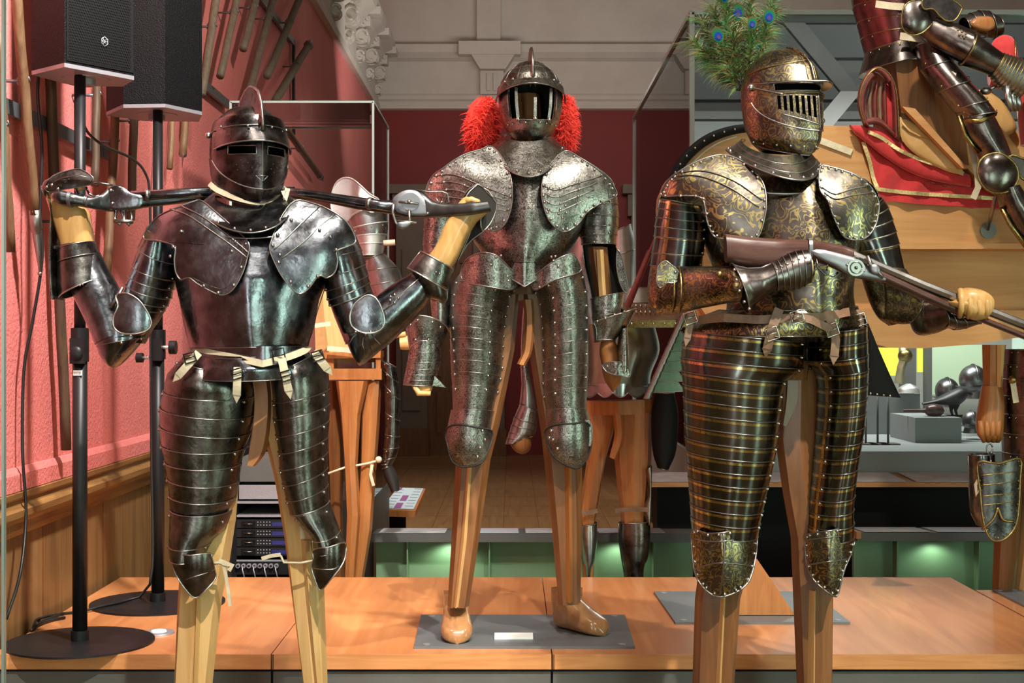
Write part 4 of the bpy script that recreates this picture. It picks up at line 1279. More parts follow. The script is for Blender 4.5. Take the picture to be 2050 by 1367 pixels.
SA = [(560, 374), (640, 384), (720, 396), (790, 400), (815, 384), (842, 382), (868, 402), (900, 408), (945, 405), (975, 402)]
SB = [(560, 396), (640, 404), (720, 420), (790, 430), (815, 436), (842, 437), (868, 436), (900, 434), (945, 430), (984, 424)]
SD = [.010, .012, .012, .014, .017, .017, .017, .015, .015, .014]
YP = [Y1 + .15, Y1 + .11, Y1 + .06, Y1 + .02, Y1, Y1 - .005, Y1 - .014, Y1 - .032, Y1 - .062, Y1 - .066]
t = thing('wheel_lock_gun', tuple(W(840, 437, Y1)), 'wheel-lock gun with round grey lock plate, its butt in the armoured left hand', 'gun', 'wheel-lock guns across the shoulders')
b = MB(); b.AB(SA, SB, YP, SD, STK, na=20, th=0, Db=1, ex=.85); b.build('stock', t)
b = MB(); b.tube([W(500, 378, Y1 + .19), W(600, 386, Y1 + .12), W(745, 408, Y1 + .02), W(798, 416, Y1 - .004)], [.010, .011, .0125, .013], BLK, 14)
b.tube([W(738, 407, Y1 + .024), W(744, 408, Y1 + .02)], .0155, EDGED, 12)
b.build('barrel', t)
LKP = M('grey_lock_plate', (.20, .20, .22), (.28, .28, .3), rough=.4, metal=.8, scale=8)
b = MB()
b.puff([(786, 400), (800, 386), (818, 380), (836, 383), (850, 396), (872, 408), (898, 414), (896, 424), (870, 430), (830, 432), (795, 424)], Y1 - .02, .006, (835, 410), LKP)
b.rivets([W(x, y, Y1 - .029) for x, y in [(856, 427), (815, 420), (890, 418)]], .003, EDGE)
o = b.build('lock_plate', t)
b = MB(); c = W(822, 404, Y1 - .026); b.disc((c.x, c.y - .004, c.z), .022, .004, LKP, 30, axis='Y')
b.tube([W(798, 404, Y1 - .036), W(838, 408, Y1 - .036)], .003, EDGED, 8); b.ball(W(819, 404, Y1 - .036), .006, EDGED)
b.build('wheel', o)
b = MB()
b.tube([W(x, y, Y1 - .03) for x, y in [(788, 408), (786, 425), (792, 445), (800, 455)]], .004, EDGED, 8)
b.tube([W(x, y, Y1 - .03) for x, y in [(819, 420), (820, 440), (818, 450), (808, 456), (796, 452)]], .004, EDGED, 8)
b.tube([W(796, 443, Y1 - .03), W(834, 446, Y1 - .03)], .004, EDGED, 8)
b.puff([(795, 445), (822, 443), (820, 452), (808, 459), (797, 455)], Y1 - .03, .007, (808, 450), LKP)
b.build('cock', t)
b = MB()
b.tube([W(x, y, Y1 - .012) for x, y in [(832, 380), (858, 384), (885, 383), (896, 388), (899, 404), (888, 408)]], .002, EDGED, 6)
b.tube([W(x, y, Y1 - .012) for x, y in [(872, 396), (878, 404), (872, 410)]], .002, EDGED, 6)
b.build('trigger_guard', t)
# ================================================================ the middle suit: etched grey armour standing on the mounting plate
Y2 = 4.14
k2 = thing('suit_of_armour', ((1052 - CXP) * Y2 / F, Y2, PT + .008), 'etched grey armour with open barred helmet and red plumes, middle of the three', 'suit of armour')
ze = lambda z, Y=Y2: CYP + (CAMZ - z) * F / Y
# wooden legs, pelvis and feet
b = MB(); b.AB([(1000, 590), (985, 700), (940, 850), (912, 930), (905, 1060), (896, 1212)], [(1040, 590), (1030, 700), (1000, 850), (982, 920), (962, 1060), (939, 1212)], Y2 + .02, [.045] * 6, WDK, na=6, flat=True, linear=True, th=0, ex=.7, Db=1)
o = b.build('wooden_leg', k2)
b = MB(); b.AB([(935, 920), (922, 1080), (907, 1214)], [(947, 920), (936, 1080), (919, 1214)], Y2 - .015, .028, WLT, na=4, flat=True, linear=True, th=0, Db=.5); b.build('leg_fillet', o)
b = MB(); b.AB([(1045, 590), (1062, 720), (1085, 880), (1090, 930), (1105, 1060), (1118, 1208)], [(1100, 590), (1120, 720), (1150, 850), (1165, 930), (1165, 1060), (1162, 1205)], Y2 + .02, [.045] * 6, WDK, na=6, flat=True, linear=True, th=0, ex=.7, Db=1)
o = b.build('wooden_leg', k2)
b = MB(); b.AB([(1128, 900), (1130, 1060), (1132, 1204)], [(1146, 900), (1148, 1060), (1148, 1204)], Y2 - .015, .028, WOR, na=4, flat=True, linear=True, th=0, Db=.5); b.build('leg_fillet', o)
b = MB(); b.prism([W(1012, 582, Y2 + .05), W(1088, 582, Y2 + .05), W(1088, 602, Y2 + .05), W(1012, 602, Y2 + .05)], (0, -.04, 0), WDK); b.build('crossbar', k2)
b = MB(); b.AB([(1046, 600), (1050, 640), (1046, 700), (1035, 728)], [(1068, 600), (1070, 640), (1066, 700), (1052, 732)], Y2 - .02, .02, WOR, na=6, flat=True, th=0); b.build('pelvis_block', k2)
b = MB(); b.AB([(1030, 190), (1020, 300), (1000, 450), (1010, 590)], [(1080, 190), (1090, 300), (1120, 450), (1100, 590)], Y2 + .03, .04, WDK, na=8, flat=True); b.build('torso_post', k2)


def foot(parent, hx, hy, yaw, L=.215, w=.042, mat=None, toe=None):
    """wooden shoe-last foot; heel centre at px hx, hy (ground)"""
    Y = (CAMZ - PT - .008) * F / (hy - CYP); C = Vector(((hx - CXP) * Y / F, Y, PT + .008))
    Fm = Matrix.Translation(C) @ Matrix.Rotation(yaw, 4, 'Z')
    T = [(0.0, .030, .115), (.03, .034, .116), (.055, .035, .115), (.08, .036, .092), (.12, .040, .072), (.16, .042, .058), (.19, .036, .047), (.207, .024, .034), (.215, .004, .012)]
    b = MB()
    def fn(u, v):
        t = v * L; w_, h_ = interp(T, v * .215); a = 2 * math.pi * u
        s, c = math.sin(a), math.cos(a)
        x = w_ * 1.12 * math.copysign(abs(c) ** .7, c); z = h_ / 2 + h_ / 2 * math.copysign(abs(s) ** .7, s)
        return Fm @ Vector((x, -t, z))
    b.grid(fn, 32, 30, mat or FTM, ref=Fm @ Vector((0, -.1, .04)))
    b.add([fn(i / 32, 0) for i in range(32)], [tuple(range(32))], mat or FTM, False)
    b.add([fn(i / 32, 1) for i in range(32)], [tuple(range(32))[::-1]], mat or FTM, False)
    b.prism([Fm @ Vector((x, y, .05)) for x, y in ((-.036, .004), (.036, .004), (.036, -.06), (-.036, -.06))], (0, 0, .075), mat or FTM)
    return b.build('wooden_foot', parent)


FTM = wood('turned_foot_wood', (.26, .115, .045), (.40, .20, .085), 'Y', .8, rough=.22, coat=.6)
foot(k2, 912, 1264, math.radians(4), L=.178)
foot(k2, 1122, 1254, math.radians(42), L=.19)

# cuirass
b = MB()
TA = [(1000, 300), (960, 330), (938, 380), (938, 430), (947, 479), (959, 500), (975, 530)]
TB = [(1110, 300), (1165, 330), (1185, 380), (1176, 430), (1160, 470), (1141, 506), (1120, 532)]
b.AB(TA, TB, Y2, [.08, .12, .15, .165, .17, .172, .165], ETC, a0=-12, a1=192, na=64, keel=.22, ridge=[1062, 1062, 1058, 1055, 1053, 1051, 1050], th=.003, sub=8)
def peas2(u, v):
    cs = -math.cos(math.radians(3 + 174 * u))
    x = 1047 + 74 * (1 - .1 * v) * cs + 3 * (1 - cs * cs); d = .168 * (.78 * sq(1 - cs * cs) + .22 * (1 - abs(cs)))
    return W(x, 526 + v * (4 + 44 * max(0, 1 - abs(cs)) ** .9), Y2 - d - .001)
b.grid(peas2, 56, 8, ETC, th=.003)
b.tube([peas2(i / 40, 1) for i in range(41)], .002, EDGED, 6)
b.build('breastplate', k2)
b = MB(); b.AB(TA, TB, Y2, .14, ETC, a0=190, a1=350, na=32, th=.003, Db=.95); b.build('backplate', k2)

# tassets
T2L = [(925, 545, 1043, 566), (908, 568, 1022, 592), (903, 592, 1018, 612), (901, 613, 1013, 632), (900, 636, 1011, 652), (901, 658, 1009, 672), (902, 680, 1008, 692), (902, 702, 1007, 712), (903, 724, 1006, 734), (904, 748, 1003, 756), (906, 775, 998, 780), (907, 825, 987, 828)]
A, B = rows(T2L)
b = MB(); b.AB(A, B, Y2, [.15, .15, .145, .14, .135, .13, .125, .12, .115, .11, .105, .10], ETCB, a0=-30, a1=178, na=44, lames=list(range(12)), flare=.02, sag=-.012, rim=EDGED, rr=.0013, riv=(35, 120, 168), rvm=RIV, rvr=.0048, th=.0018, sub=4)
b.patch([(932, 521), (963, 506), (993, 511), (1018, 534), (1043, 560), (1042, 572), (1022, 580), (985, 575), (925, 560)], lambda x, y: Y2 - .165 * sq(1 - ((x - 985) / 75) ** 2) - .008, (980, 545), ETC, rim=EDGED, rr=.002)
b.rivets([W(x, y, Y2 - .18) for x, y in [(993, 515), (1003, 512), (983, 530), (1018, 562), (1016, 553)]], .0045, RIV)
ta = b.build('tasset', k2)
K2L = [(899, 824, 988, 826), (893, 862, 984, 862)]
dk2 = lambda cx, hw, D, cy, hh: (lambda x, y: Y2 - D * sq(1 - ((x - cx) / hw) ** 2) ** .8 * (1 - .4 * max(0, (y - cy) / hh) ** 2))
b = MB(); b.AB([(903, 822), (898, 845), (895, 862)], [(990, 824), (986, 845), (984, 862)], Y2, [.105, .108, .11], ETCB, a0=-30, a1=178, na=36, rim=EDGED, rr=.0013, th=.0018, sag=-.01, order='down')
b.patch([(897, 855), (920, 850), (955, 856), (984, 862), (984, 885), (974, 910), (964, 926), (942, 934), (918, 933), (903, 920), (897, 895), (892, 872)], dk2(940, 52, .115, 870, 90), (938, 890), ETCB, rim=INN, rr=.0028, rings=10)
b.rivets([W(x, y, dk2(940, 52, .115, 870, 90)(x, y) - .003) for x, y in [(966, 862), (971, 880), (961, 896), (956, 914)]], .005, RIV)
b.build('knee_cop', ta)
T2R = [(1060, 566, 1160, 530), (1070, 586, 1168, 556), (1080, 608, 1174, 585), (1083, 632, 1176, 612), (1085, 655, 1177, 637), (1086, 678, 1177, 660), (1087, 700, 1177, 684), (1087, 722, 1177, 708), (1087, 745, 1177, 730), (1087, 765, 1176, 754), (1088, 790, 1175, 778), (1093, 826, 1173, 820)]
A, B = rows(T2R)
b = MB(); b.AB(A, B, Y2, [.15, .15, .145, .14, .135, .13, .125, .12, .115, .11, .105, .10], ETCB, a0=2, a1=210, na=44, lames=list(range(12)), flare=.02, sag=-.012, rim=EDGED, rr=.0013, riv=(14, 60, 150), rvm=RIV, rvr=.0048, th=.0018, sub=4)
b.patch([(1062, 559), (1085, 540), (1111, 521), (1145, 508), (1160, 528), (1160, 545), (1110, 560), (1075, 580), (1064, 572)], lambda x, y: Y2 - .165 * sq(1 - ((x - 1112) / 75) ** 2) - .008, (1115, 543), ETC, rim=EDGED, rr=.002)
b.rivets([W(x, y, Y2 - .18) for x, y in [(1104, 514), (1112, 513), (1108, 522), (1118, 533), (1080, 575)]], .0045, RIV)
ta = b.build('tasset', k2)
b = MB(); b.AB([(1092, 822), (1092, 845), (1093, 862)], [(1176, 820), (1180, 842), (1183, 862)], Y2, [.105, .108, .11], ETCB, a0=2, a1=210, na=36, rim=EDGED, rr=.0013, th=.0018, sag=-.01)
b.patch([(1093, 860), (1115, 850), (1150, 848), (1175, 846), (1184, 865), (1183, 895), (1175, 918), (1158, 937), (1135, 932), (1110, 915), (1097, 893), (1092, 875)], dk2(1138, 50, .115, 870, 90), (1138, 888), ETCB, rim=INN, rr=.0028, rings=10)
b.rivets([W(x, y, dk2(1138, 50, .115, 870, 90)(x, y) - .003) for x, y in [(1104, 862), (1107, 880), (1116, 898), (1100, 876)]], .005, RIV)
b.patch([(1170, 842), (1182, 846), (1185, 865), (1182, 893), (1172, 880), (1168, 860)], lambda x, y: Y2 - .07, (1176, 866), ETC, rim=EDGED)
b.build('knee_cop', ta)

# arms: viewer's left one hangs behind the black gauntlet
b = MB()
b.AB([(852, 400), (850, 430), (849, 460), (847, 490), (850, 520)], [(930, 400), (925, 430), (918, 470), (912, 500), (905, 530)], Y2 + .02, .065, ETC, lames=[0, 1, 2, 3, 4], order='up', flare=.03, rim=EDGED, rr=.0013, riv=(60,), rvm=RIV, na=32, th=.0018, sub=4, Db=1)
b.AB([(850, 515), (856, 560), (862, 605), (866, 650)], [(905, 525), (903, 560), (902, 605), (899, 655)], Y2 + .0, .055, ETC, na=30, th=.0018, Db=1)
b.build('arm_plates', k2)
b = MB()
b.AB([(812, 646), (817, 675), (821, 703)], [(898, 662), (888, 685), (881, 703)], Y2 - .03, [.06, .052, .045], ETC, na=32, th=.002, rim=EDGE, rr=.002, Db=1, a0=0, a1=359.9, inner=INN, sag=-.03, order='up')
b.AB([(823, 682), (816, 725), (811, 750), (807, 770)], [(882, 682), (881, 725), (874, 750), (868, 772)], Y2 - .03, [.046, .042, .04, .038], ETC, lames=[0, .5, 1, 1.5, 2, 2.5, 3], order='down', flare=.03, rim=EDGED, rr=.001, na=30, th=.0018, sub=3, Db=1)
b.prism([W(866, 772, Y2 - .06), W(893, 776, Y2 - .05), W(870, 752, Y2 - .06)], (0, .01, 0), ETC)
b.rivets([W(x, y, Y2 - .085) for x, y in [(822, 650), (836, 641), (850, 637), (866, 645), (882, 655), (832, 680), (858, 680)]], .004, RIV)
b.build('gauntlet', k2)
b = MB()
b.AB([(822, 762), (828, 778), (846, 792)], [(868, 768), (864, 782), (850, 793)], Y2 - .03, [.03, .026, .01], WLT, na=14, th=0, Db=1)
for i in range(4): b.tube([W(830 + i * 2, 770, Y2 - .055 + i * .014), W(838 + i * 2, 787, Y2 - .058 + i * .014), W(862, 788 - i, Y2 - .055 + i * .014)], [.010, .0095, .007], WLT, 8)
b.build('wooden_hand', k2)
# viewer's right arm: open at the back of the elbow, showing the wood
b = MB()
b.AB([(1164, 392), (1162, 425), (1160, 455), (1163, 475), (1165, 490)], [(1234, 385), (1238, 425), (1237, 455), (1234, 470), (1233, 490)], Y2 + .02, .06, ETC, lames=[0, .6, 1.3, 2, 3, 4], order='up', flare=.03, rim=EDGED, rr=.0014, riv=(70, 120), rvm=RIV, na=32, th=.0018, sub=4, Db=1, a0=0, a1=359.9, inner=INN)
b.AB([(1165, 490), (1170, 530), (1180, 575), (1184, 600)], [(1233, 488), (1244, 530), (1250, 575), (1246, 598)], Y2 + .03, .05, ETC, na=24, th=.002, a0=185, a1=355, inner=INN, Db=1)
b.AB([(1183, 598), (1186, 640), (1190, 685)], [(1248, 585), (1240, 630), (1222, 680)], Y2, .05, ETC, na=30, th=.002, rim=EDGED, Db=1, lames=[0, .9, 1.3, 2], flare=.02, order='down', a0=0, a1=359.9, inner=INN)
b.patch([(1236, 500), (1244, 512), (1252, 545), (1257, 575), (1256, 588), (1246, 578), (1238, 555), (1234, 525)], lambda x, y: Y2 - .055, (1245, 545), ETC, rim=EDGED)
b.build('arm_plates', k2)
b = MB(); b.AB([(1176, 495), (1182, 540), (1192, 600)], [(1216, 495), (1220, 540), (1226, 600)], Y2, .035, WDK, na=6, flat=True, th=0); b.AB([(1194, 500), (1200, 600)], [(1208, 500), (1214, 600)], Y2 - .036, .01, WLT, na=4, flat=True, th=0); b.build('wooden_arm', k2)
b = MB()
b.AB([(1183, 646), (1190, 660), (1192, 680)], [(1274, 617), (1258, 650), (1232, 680)], Y2 - .04, [.06, .05, .04], ETC, na=36, th=.002, rim=EDGE, rr=.002, a0=25, a1=235, Db=1, order='down')
b.AB([(1240, 660), (1235, 700), (1232, 740)], [(1255, 655), (1258, 700), (1260, 745)], Y2 - .04, .045, ETC, na=24, th=.002, lames=8, flare=.03, rim=EDGED, rr=.0012, sub=2, riv=(80,), rvm=RIV)
b.patch([(1206, 730), (1228, 724), (1250, 728), (1262, 745), (1258, 755), (1240, 752), (1222, 748), (1212, 742)], lambda x, y: Y2 - .09 + .0006 * abs(x - 1235), (1236, 740), ETC, rim=EDGED)
b.rivets([W(x, y, Y2 - .1) for x, y in [(1196, 643), (1212, 637), (1230, 630), (1250, 624), (1216, 733), (1250, 745), (1232, 735)]], .004, RIV)
b.build('gauntlet', k2)
b = MB()
b.AB([(1206, 675), (1200, 700), (1204, 730), (1210, 760), (1224, 782)], [(1228, 672), (1238, 700), (1244, 730), (1244, 760), (1228, 786)], Y2 - .035, [.03, .034, .034, .028, .008], WOR, na=12, th=0, Db=1)
b.build('wooden_hand', k2)

# pauldrons with lames
def pd_k2(cx, cy, a, c, h):
    def f(x, y):
        s1 = h * sq(1 - ((x - cx) / a) ** 2 - ((y - cy) / c) ** 2)
        s2 = .17 * sq(1 - ((x - 1048) / 150) ** 2) * (.3 + .7 / (1 + math.exp(-(y - 310) / 26)))
        return Y2 - (s1 ** 4 + s2 ** 4) ** .25 - .012
    return f
f1 = pd_k2(930, 395, 95, 112, .125); f2 = pd_k2(1160, 392, 92, 112, .125)
b = MB()
b.patch([(982, 292), (1002, 310), (1020, 345), (1026, 385), (1022, 422), (1008, 452), (985, 463), (965, 448), (945, 440), (925, 425), (890, 408), (853, 404), (855, 372), (868, 350), (886, 337), (910, 320), (935, 307), (965, 298)], f1, (950, 380), ETC, rim=EDGED, rr=.002, rings=14, riv=26, rin=.94, rvm=RIV, rvr=.0048, sm=4)
for k in range(6):
    q = [(868 + k * 4, 352 + k * 14), (910 + k * 5, 350 + k * 16), (965 + k * 3, 372 + k * 15), (1016, 392 + k * 10)]
    if k in (0, 1, 2, 3):
        b.tube([W(x, y, f1(x, y) - .002) for x, y in [cat(q, i / 4) for i in range(13)]], .0016, EDGED, 5)
        b.rivets([W(x, y, f1(x, y) - .003) for x, y in [cat(q, t_) for t_ in (.4, 1.3, 2.2)]], .0045, RIV)
b.build('pauldron', k2)
b = MB()
b.patch([(1132, 302), (1104, 325), (1088, 354), (1084, 385), (1088, 412), (1100, 442), (1118, 460), (1135, 463), (1158, 448), (1175, 425), (1200, 408), (1234, 392), (1228, 372), (1216, 356), (1198, 340), (1178, 326), (1155, 312)], f2, (1145, 385), ETC, rim=EDGED, rr=.002, rings=14, riv=26, rin=.94, rvm=RIV, rvr=.0048, sm=4)
for k in range(4):
    q = [(1090, 372 + k * 14), (1112, 380 + k * 15), (1150, 368 + k * 14), (1205 - k * 8, 352 + k * 14)]
    b.tube([W(x, y, f2(x, y) - .002) for x, y in [cat(q, i / 4) for i in range(13)]], .0016, EDGED, 5)
    b.rivets([W(x, y, f2(x, y) - .003) for x, y in [cat(q, t_) for t_ in (.4, 1.3, 2.2)]], .0045, RIV)
b.rivets([W(x, y, f2(x, y) - .003) for x, y in [(1122, 418), (1132, 412), (1118, 428), (1134, 426), (1126, 436)]], .0042, RIV)
b.build('pauldron', k2)
b = MB()
b.AB([(985, 296), (930, 312), (870, 350), (852, 405)], [(1020, 330), (1000, 400), (960, 440), (915, 440)], Y2, [.04, .07, .08, .06], ETC, a0=180, a1=360, na=20, th=.002, Db=1)
b.AB([(1090, 330), (1110, 400), (1150, 440), (1165, 440)], [(1130, 300), (1180, 325), (1225, 360), (1236, 400)], Y2, [.04, .07, .08, .06], ETC, a0=180, a1=360, na=20, th=.002, Db=1)
b.build('pauldron_backs', k2)
# gorget
b = MB()
def gor2(u, v):
    a = math.radians(-30 + 240 * u); cs = -math.cos(a); sn = math.sin(a)
    hw = 48 + 27 * v ** 1.2
    x = 1055 + hw * cs + 4 * v * (1 - cs * cs)
    y = 268 + 15 * (1 - v) * max(0, sn) + v * 26 + v * 60 * max(0, sn) ** 1.6
    return W(x, y, Y2 - (.098 + .085 * v) * sn)
b.grid(gor2, 64, 14, ETC, th=.002, ref=W(1055, 300, Y2 + .05))
b.tube([gor2(i / 64, 1) for i in range(65)], .0026, EDGED, 6)
b.rivets([gor2(u, .9) + Vector((0, -.003, 0)) for u in (.18, .26, .34, .42, .5, .58, .66, .74, .82)], .005, RIV)
b.build('gorget', k2)

# helmet with open face and three bars
H2 = frame(W(1062, 208, Y2), math.radians(3))
s2_ = 1.0
HT2 = [(-.118, .010, .045, .02, -.01), (-.11, .040, .075, .035, -.01), (-.09, .066, .10, .07, -.005), (-.06, .084, .118, .09, 0), (-.02, .093, .122, .105, 0), (.02, .096, .118, .112, 0), (.05, .092, .112, .11, 0), (.08, .078, .095, .096, 0), (.105, .055, .068, .07, 0), (.122, .028, .035, .036, 0), (.127, .001, .001, .001, 0)]
b = MB()
def hole2(u, v):
    a = -180 + 360 * u; z = -.118 + .245 * v
    return abs(a) < 46 and -.052 - .012 * math.cos(math.radians(a * 1.5)) < z < .036
shell(b, H2, HT2, -180, 180, -.118, .127, ETC, nu=120, nv=60, hole=hole2, inner=INN, k=.12)
def hp(a, z, off=.003, T=HT2, Hm=None, k=.12):
    w, df, db, yo = interp(T, z); x, y = keelring(math.radians(a), w + off, df + off, db + off, k); return (Hm or H2) @ Vector((x, y + yo, z))
b.tube([hp(-46 + 92 * i / 30, -.054 - .012 * math.cos(math.radians((-46 + 92 * i / 30) * 1.5))) for i in range(31)], .0022, EDGED, 6)
b.tube([hp(-47, z) for z in (-.052, -.02, .01, .036)], .002, EDGED, 6); b.tube([hp(47, z) for z in (-.052, -.02, .01, .036)], .002, EDGED, 6)
for a in (-150, -120, -90, -60, -30, 30, 60, 90):
    b.tube([hp(a, .06 + .058 * i / 8, .001) for i in range(9)], .001, EDGED, 5)
b.tube([hp(-110 + 220 * i / 50, .088 + .012 * math.cos(math.radians(-110 + 220 * i / 50)), .001) for i in range(51)], .001, EDGED, 5)
b.rivets([hp(a, -.072, .004) for a in (-60, -45, -30, -15, 15, 30, 45, 60)], .0035, RIV)
hl2 = b.build('helmet', k2)
b = MB()
comb(b, H2, [(-.108, .03, .05), (-.104, .06, .10), (-.085, .085, .135), (-.05, .10, .155), (0, .115, .162), (.05, .10, .150), (.09, .08, .12), (.11, .05, .07)], ETC, EDGED)
b.build('comb', hl2)
b = MB()
def peak2(u, v):
    a = math.radians(-88 + 176 * u); w, df, db, yo = interp(HT2, .035)
    e = .034 * v * max(.1, math.cos(a)) ** .5
    x, y = keelring(a, w + .004 + e * .45, df + .004 + e, db, .1)
    return H2 @ Vector((x, y, .050 - .022 * v - .02 * (1 - math.cos(a)) * (.4 + v) + .006 * math.cos(a)))
b.grid(peak2, 48, 8, ETC, th=.002, ref=W(1062, 240, Y2))
b.tube([peak2(i / 48, 1) for i in range(49)], .0022, EDGED, 6)
b.rivets([peak2(u, .1) + Vector((0, -.003, .004)) for u in (.2, .3, .42, .55, .72, .82)], .0042, RIV)
b.build('peak', hl2)
for (a, z0_) in ((-34, .03), (4, -.002), (38, .03)):
    b = MB()
    zs = [z0_ - (z0_ + .062) * i / 8 for i in range(9)]
    b.strap([hp(a * (.85 + .15 * (i / 8) * 0) - (0 if a > 0 else 0), z, .004) for i, z in enumerate(zs)], .0085, .006, ETC)
    b.ball(hp(a * .85, -.062, .006), .007, RIV, 8, 6)
    b.build('face_bar', hl2)
# scarlet plumes
PLM = M('scarlet_ostrich_plume', (.85, .03, .018), (.95, .07, .045), rough=.8, scale=60)
random.seed(11)
for side in (-1, 1):
    b = MB()
    if side < 0: sp = [(1010, 195, .06), (985, 196, .10), (962, 215, .12), (948, 250, .13), (944, 285, .13), (950, 312, .13)]
    else: sp = [(1112, 192, .06), (1128, 194, .10), (1140, 215, .12), (1144, 250, .13), (1142, 280, .13), (1136, 306, .13)]
    for k in range(3400):
        aa = random.uniform(0, 6.283); rq = math.sqrt(random.random())
        if side < 0: c = (966 + 34 * rq * math.cos(aa) - .12 * 50 * rq * math.sin(aa), 250 + 56 * rq * math.sin(aa))
        else: c = (1133 + 22 * rq * math.cos(aa), 247 + 58 * rq * math.sin(aa))
        base = W(c[0], c[1], Y2 + .11 + (.045 * sq(1 - rq * rq)) * random.choice((-1, 1)))
        a = random.uniform(0, 2 * math.pi); el = random.uniform(-.9, .9)
        d = Vector((math.cos(a) * math.cos(el), math.sin(el), math.sin(a) * math.cos(el)))
        ln = random.uniform(.010, .032) * (1.0 if side < 0 else .85)
        pth = []
        for i in range(4):
            f = i / 3; q = base + d * ln * f; q.z -= ln * .45 * f * f; q.x += ln * .25 * math.sin(f * 3 + k) * f
            pth.append(q)
        wv = d.orthogonal().normalized() * .0018
        vs = []; fs = []
        for i, q in enumerate(pth):
            ww = wv * (1 - i / 3.2); vs += [q - ww, q + ww]
        for i in range(3): fs.append((2 * i, 2 * i + 1, 2 * i + 3, 2 * i + 2))
        b.add(vs, fs, PLM, True)
    cx_ = 966 if side < 0 else 1133
    b.puff([(cx_ + (34 if side < 0 else 22) * math.cos(a), 250 + 56 * math.sin(a)) for a in [math.pi * i / 6 for i in range(12)]], Y2 + .11, .04, (cx_, 250), PLM)
    b.build('plume', hl2)
# ================================================================ the right suit: gilt etched armour holding a long gun
Y3 = 3.45
k3 = thing('suit_of_armour', ((1550 - CXP) * Y3 / F, Y3, 0), 'large dark armour with gilt bands and scrollwork holding a long gun, right of the three', 'suit of armour')
b = MB(); b.AB([(1400, 1130), (1391, 1200), (1386, 1367), (1384, 1696)], [(1500, 1130), (1482, 1200), (1470, 1367), (1462, 1696)], Y3 + .01, .05, WDK, na=8, flat=True, linear=True, th=0, ex=.8, Db=1)
o = b.build('wooden_leg', k3)
b = MB(); b.AB([(1438, 1180), (1428, 1367), (1422, 1696)], [(1455, 1180), (1446, 1367), (1440, 1696)], Y3 - .028, .026, WLT, na=4, flat=True, linear=True, th=0, Db=.5); b.build('leg_fillet', o)
b = MB(); b.AB([(1552, 740), (1552, 880), (1566, 980), (1583, 1075), (1588, 1200), (1595, 1367), (1600, 1696)], [(1640, 740), (1636, 880), (1640, 980), (1655, 1075), (1668, 1200), (1666, 1367), (1662, 1696)], Y3 + .04, .05, WDK, na=8, flat=True, linear=True, th=0, ex=.8, Db=1)
o = b.build('wooden_leg', k3)
b = MB(); b.AB([(1618, 1180), (1616, 1367), (1616, 1696)], [(1634, 1180), (1632, 1367), (1630, 1696)], Y3 + .0, .026, WLT, na=4, flat=True, linear=True, th=0, Db=.5); b.build('leg_fillet', o)
b = MB(); b.AB([(1384, 1690), (1370, 1708), (1366, 1722)], [(1462, 1690), (1478, 1708), (1482, 1722)], Y3, .10, WDK, na=12, ex=.7); b.build('wooden_foot', k3)
b = MB(); b.AB([(1596, 1690), (1584, 1708), (1578, 1722)], [(1664, 1690), (1684, 1708), (1694, 1722)], Y3 + .03, .10, WDK, na=12, ex=.7); b.build('wooden_foot', k3)
b = MB(); b.AB([(1570, 700), (1566, 800), (1562, 850)], [(1610, 700), (1596, 800), (1572, 852)], Y3 + .02, .03, WDK, na=6, flat=True, ex=.5); b.build('pelvis_block', k3)
b = MB(); b.AB([(1540, 330), (1520, 450), (1500, 640), (1540, 760)], [(1600, 330), (1640, 450), (1640, 640), (1620, 760)], Y3 + .02, .05, WDK, na=8, flat=True); b.build('torso_post', k3)

# cuirass
b = MB()
TA = [(1500, 335), (1450, 360), (1415, 410), (1410, 480), (1430, 540), (1455, 600), (1450, 645)]
TB = [(1640, 345), (1690, 370), (1716, 420), (1716, 490), (1706, 545), (1702, 590), (1712, 640)]
b.AB(TA, TB, Y3, [.09, .14, .17, .19, .20, .20, .19], GLT, a0=-12, a1=192, na=64, keel=.16, ridge=[1585, 1588, 1592, 1596, 1600, 1604, 1606], th=.003, sub=8)
def neck3(u):
    a = math.radians(10 + 160 * u); cs = -math.cos(a)
    return W(1570 + 70 * cs, 378 + 10 * math.sin(a), Y3 - .13 - .03 * math.sin(a))
b.tube([neck3(i / 24) for i in range(25)], .004, EDGED, 8)
b.build('breastplate', k3)
b = MB(); b.AB(TA, TB, Y3, .16, GLT, a0=190, a1=350, na=32, th=.003, Db=.95); b.build('backplate', k3)
b = MB(); b.AB([(1440, 620), (1400, 636), (1378, 655), (1370, 668)], [(1712, 612), (1722, 630), (1726, 650), (1728, 664)], Y3, [.19, .20, .20, .195], GLTS, a0=-10, a1=190, na=56, th=.002, rim=EDGED, rr=.0015, sag=.01); b.build('fauld', k3)

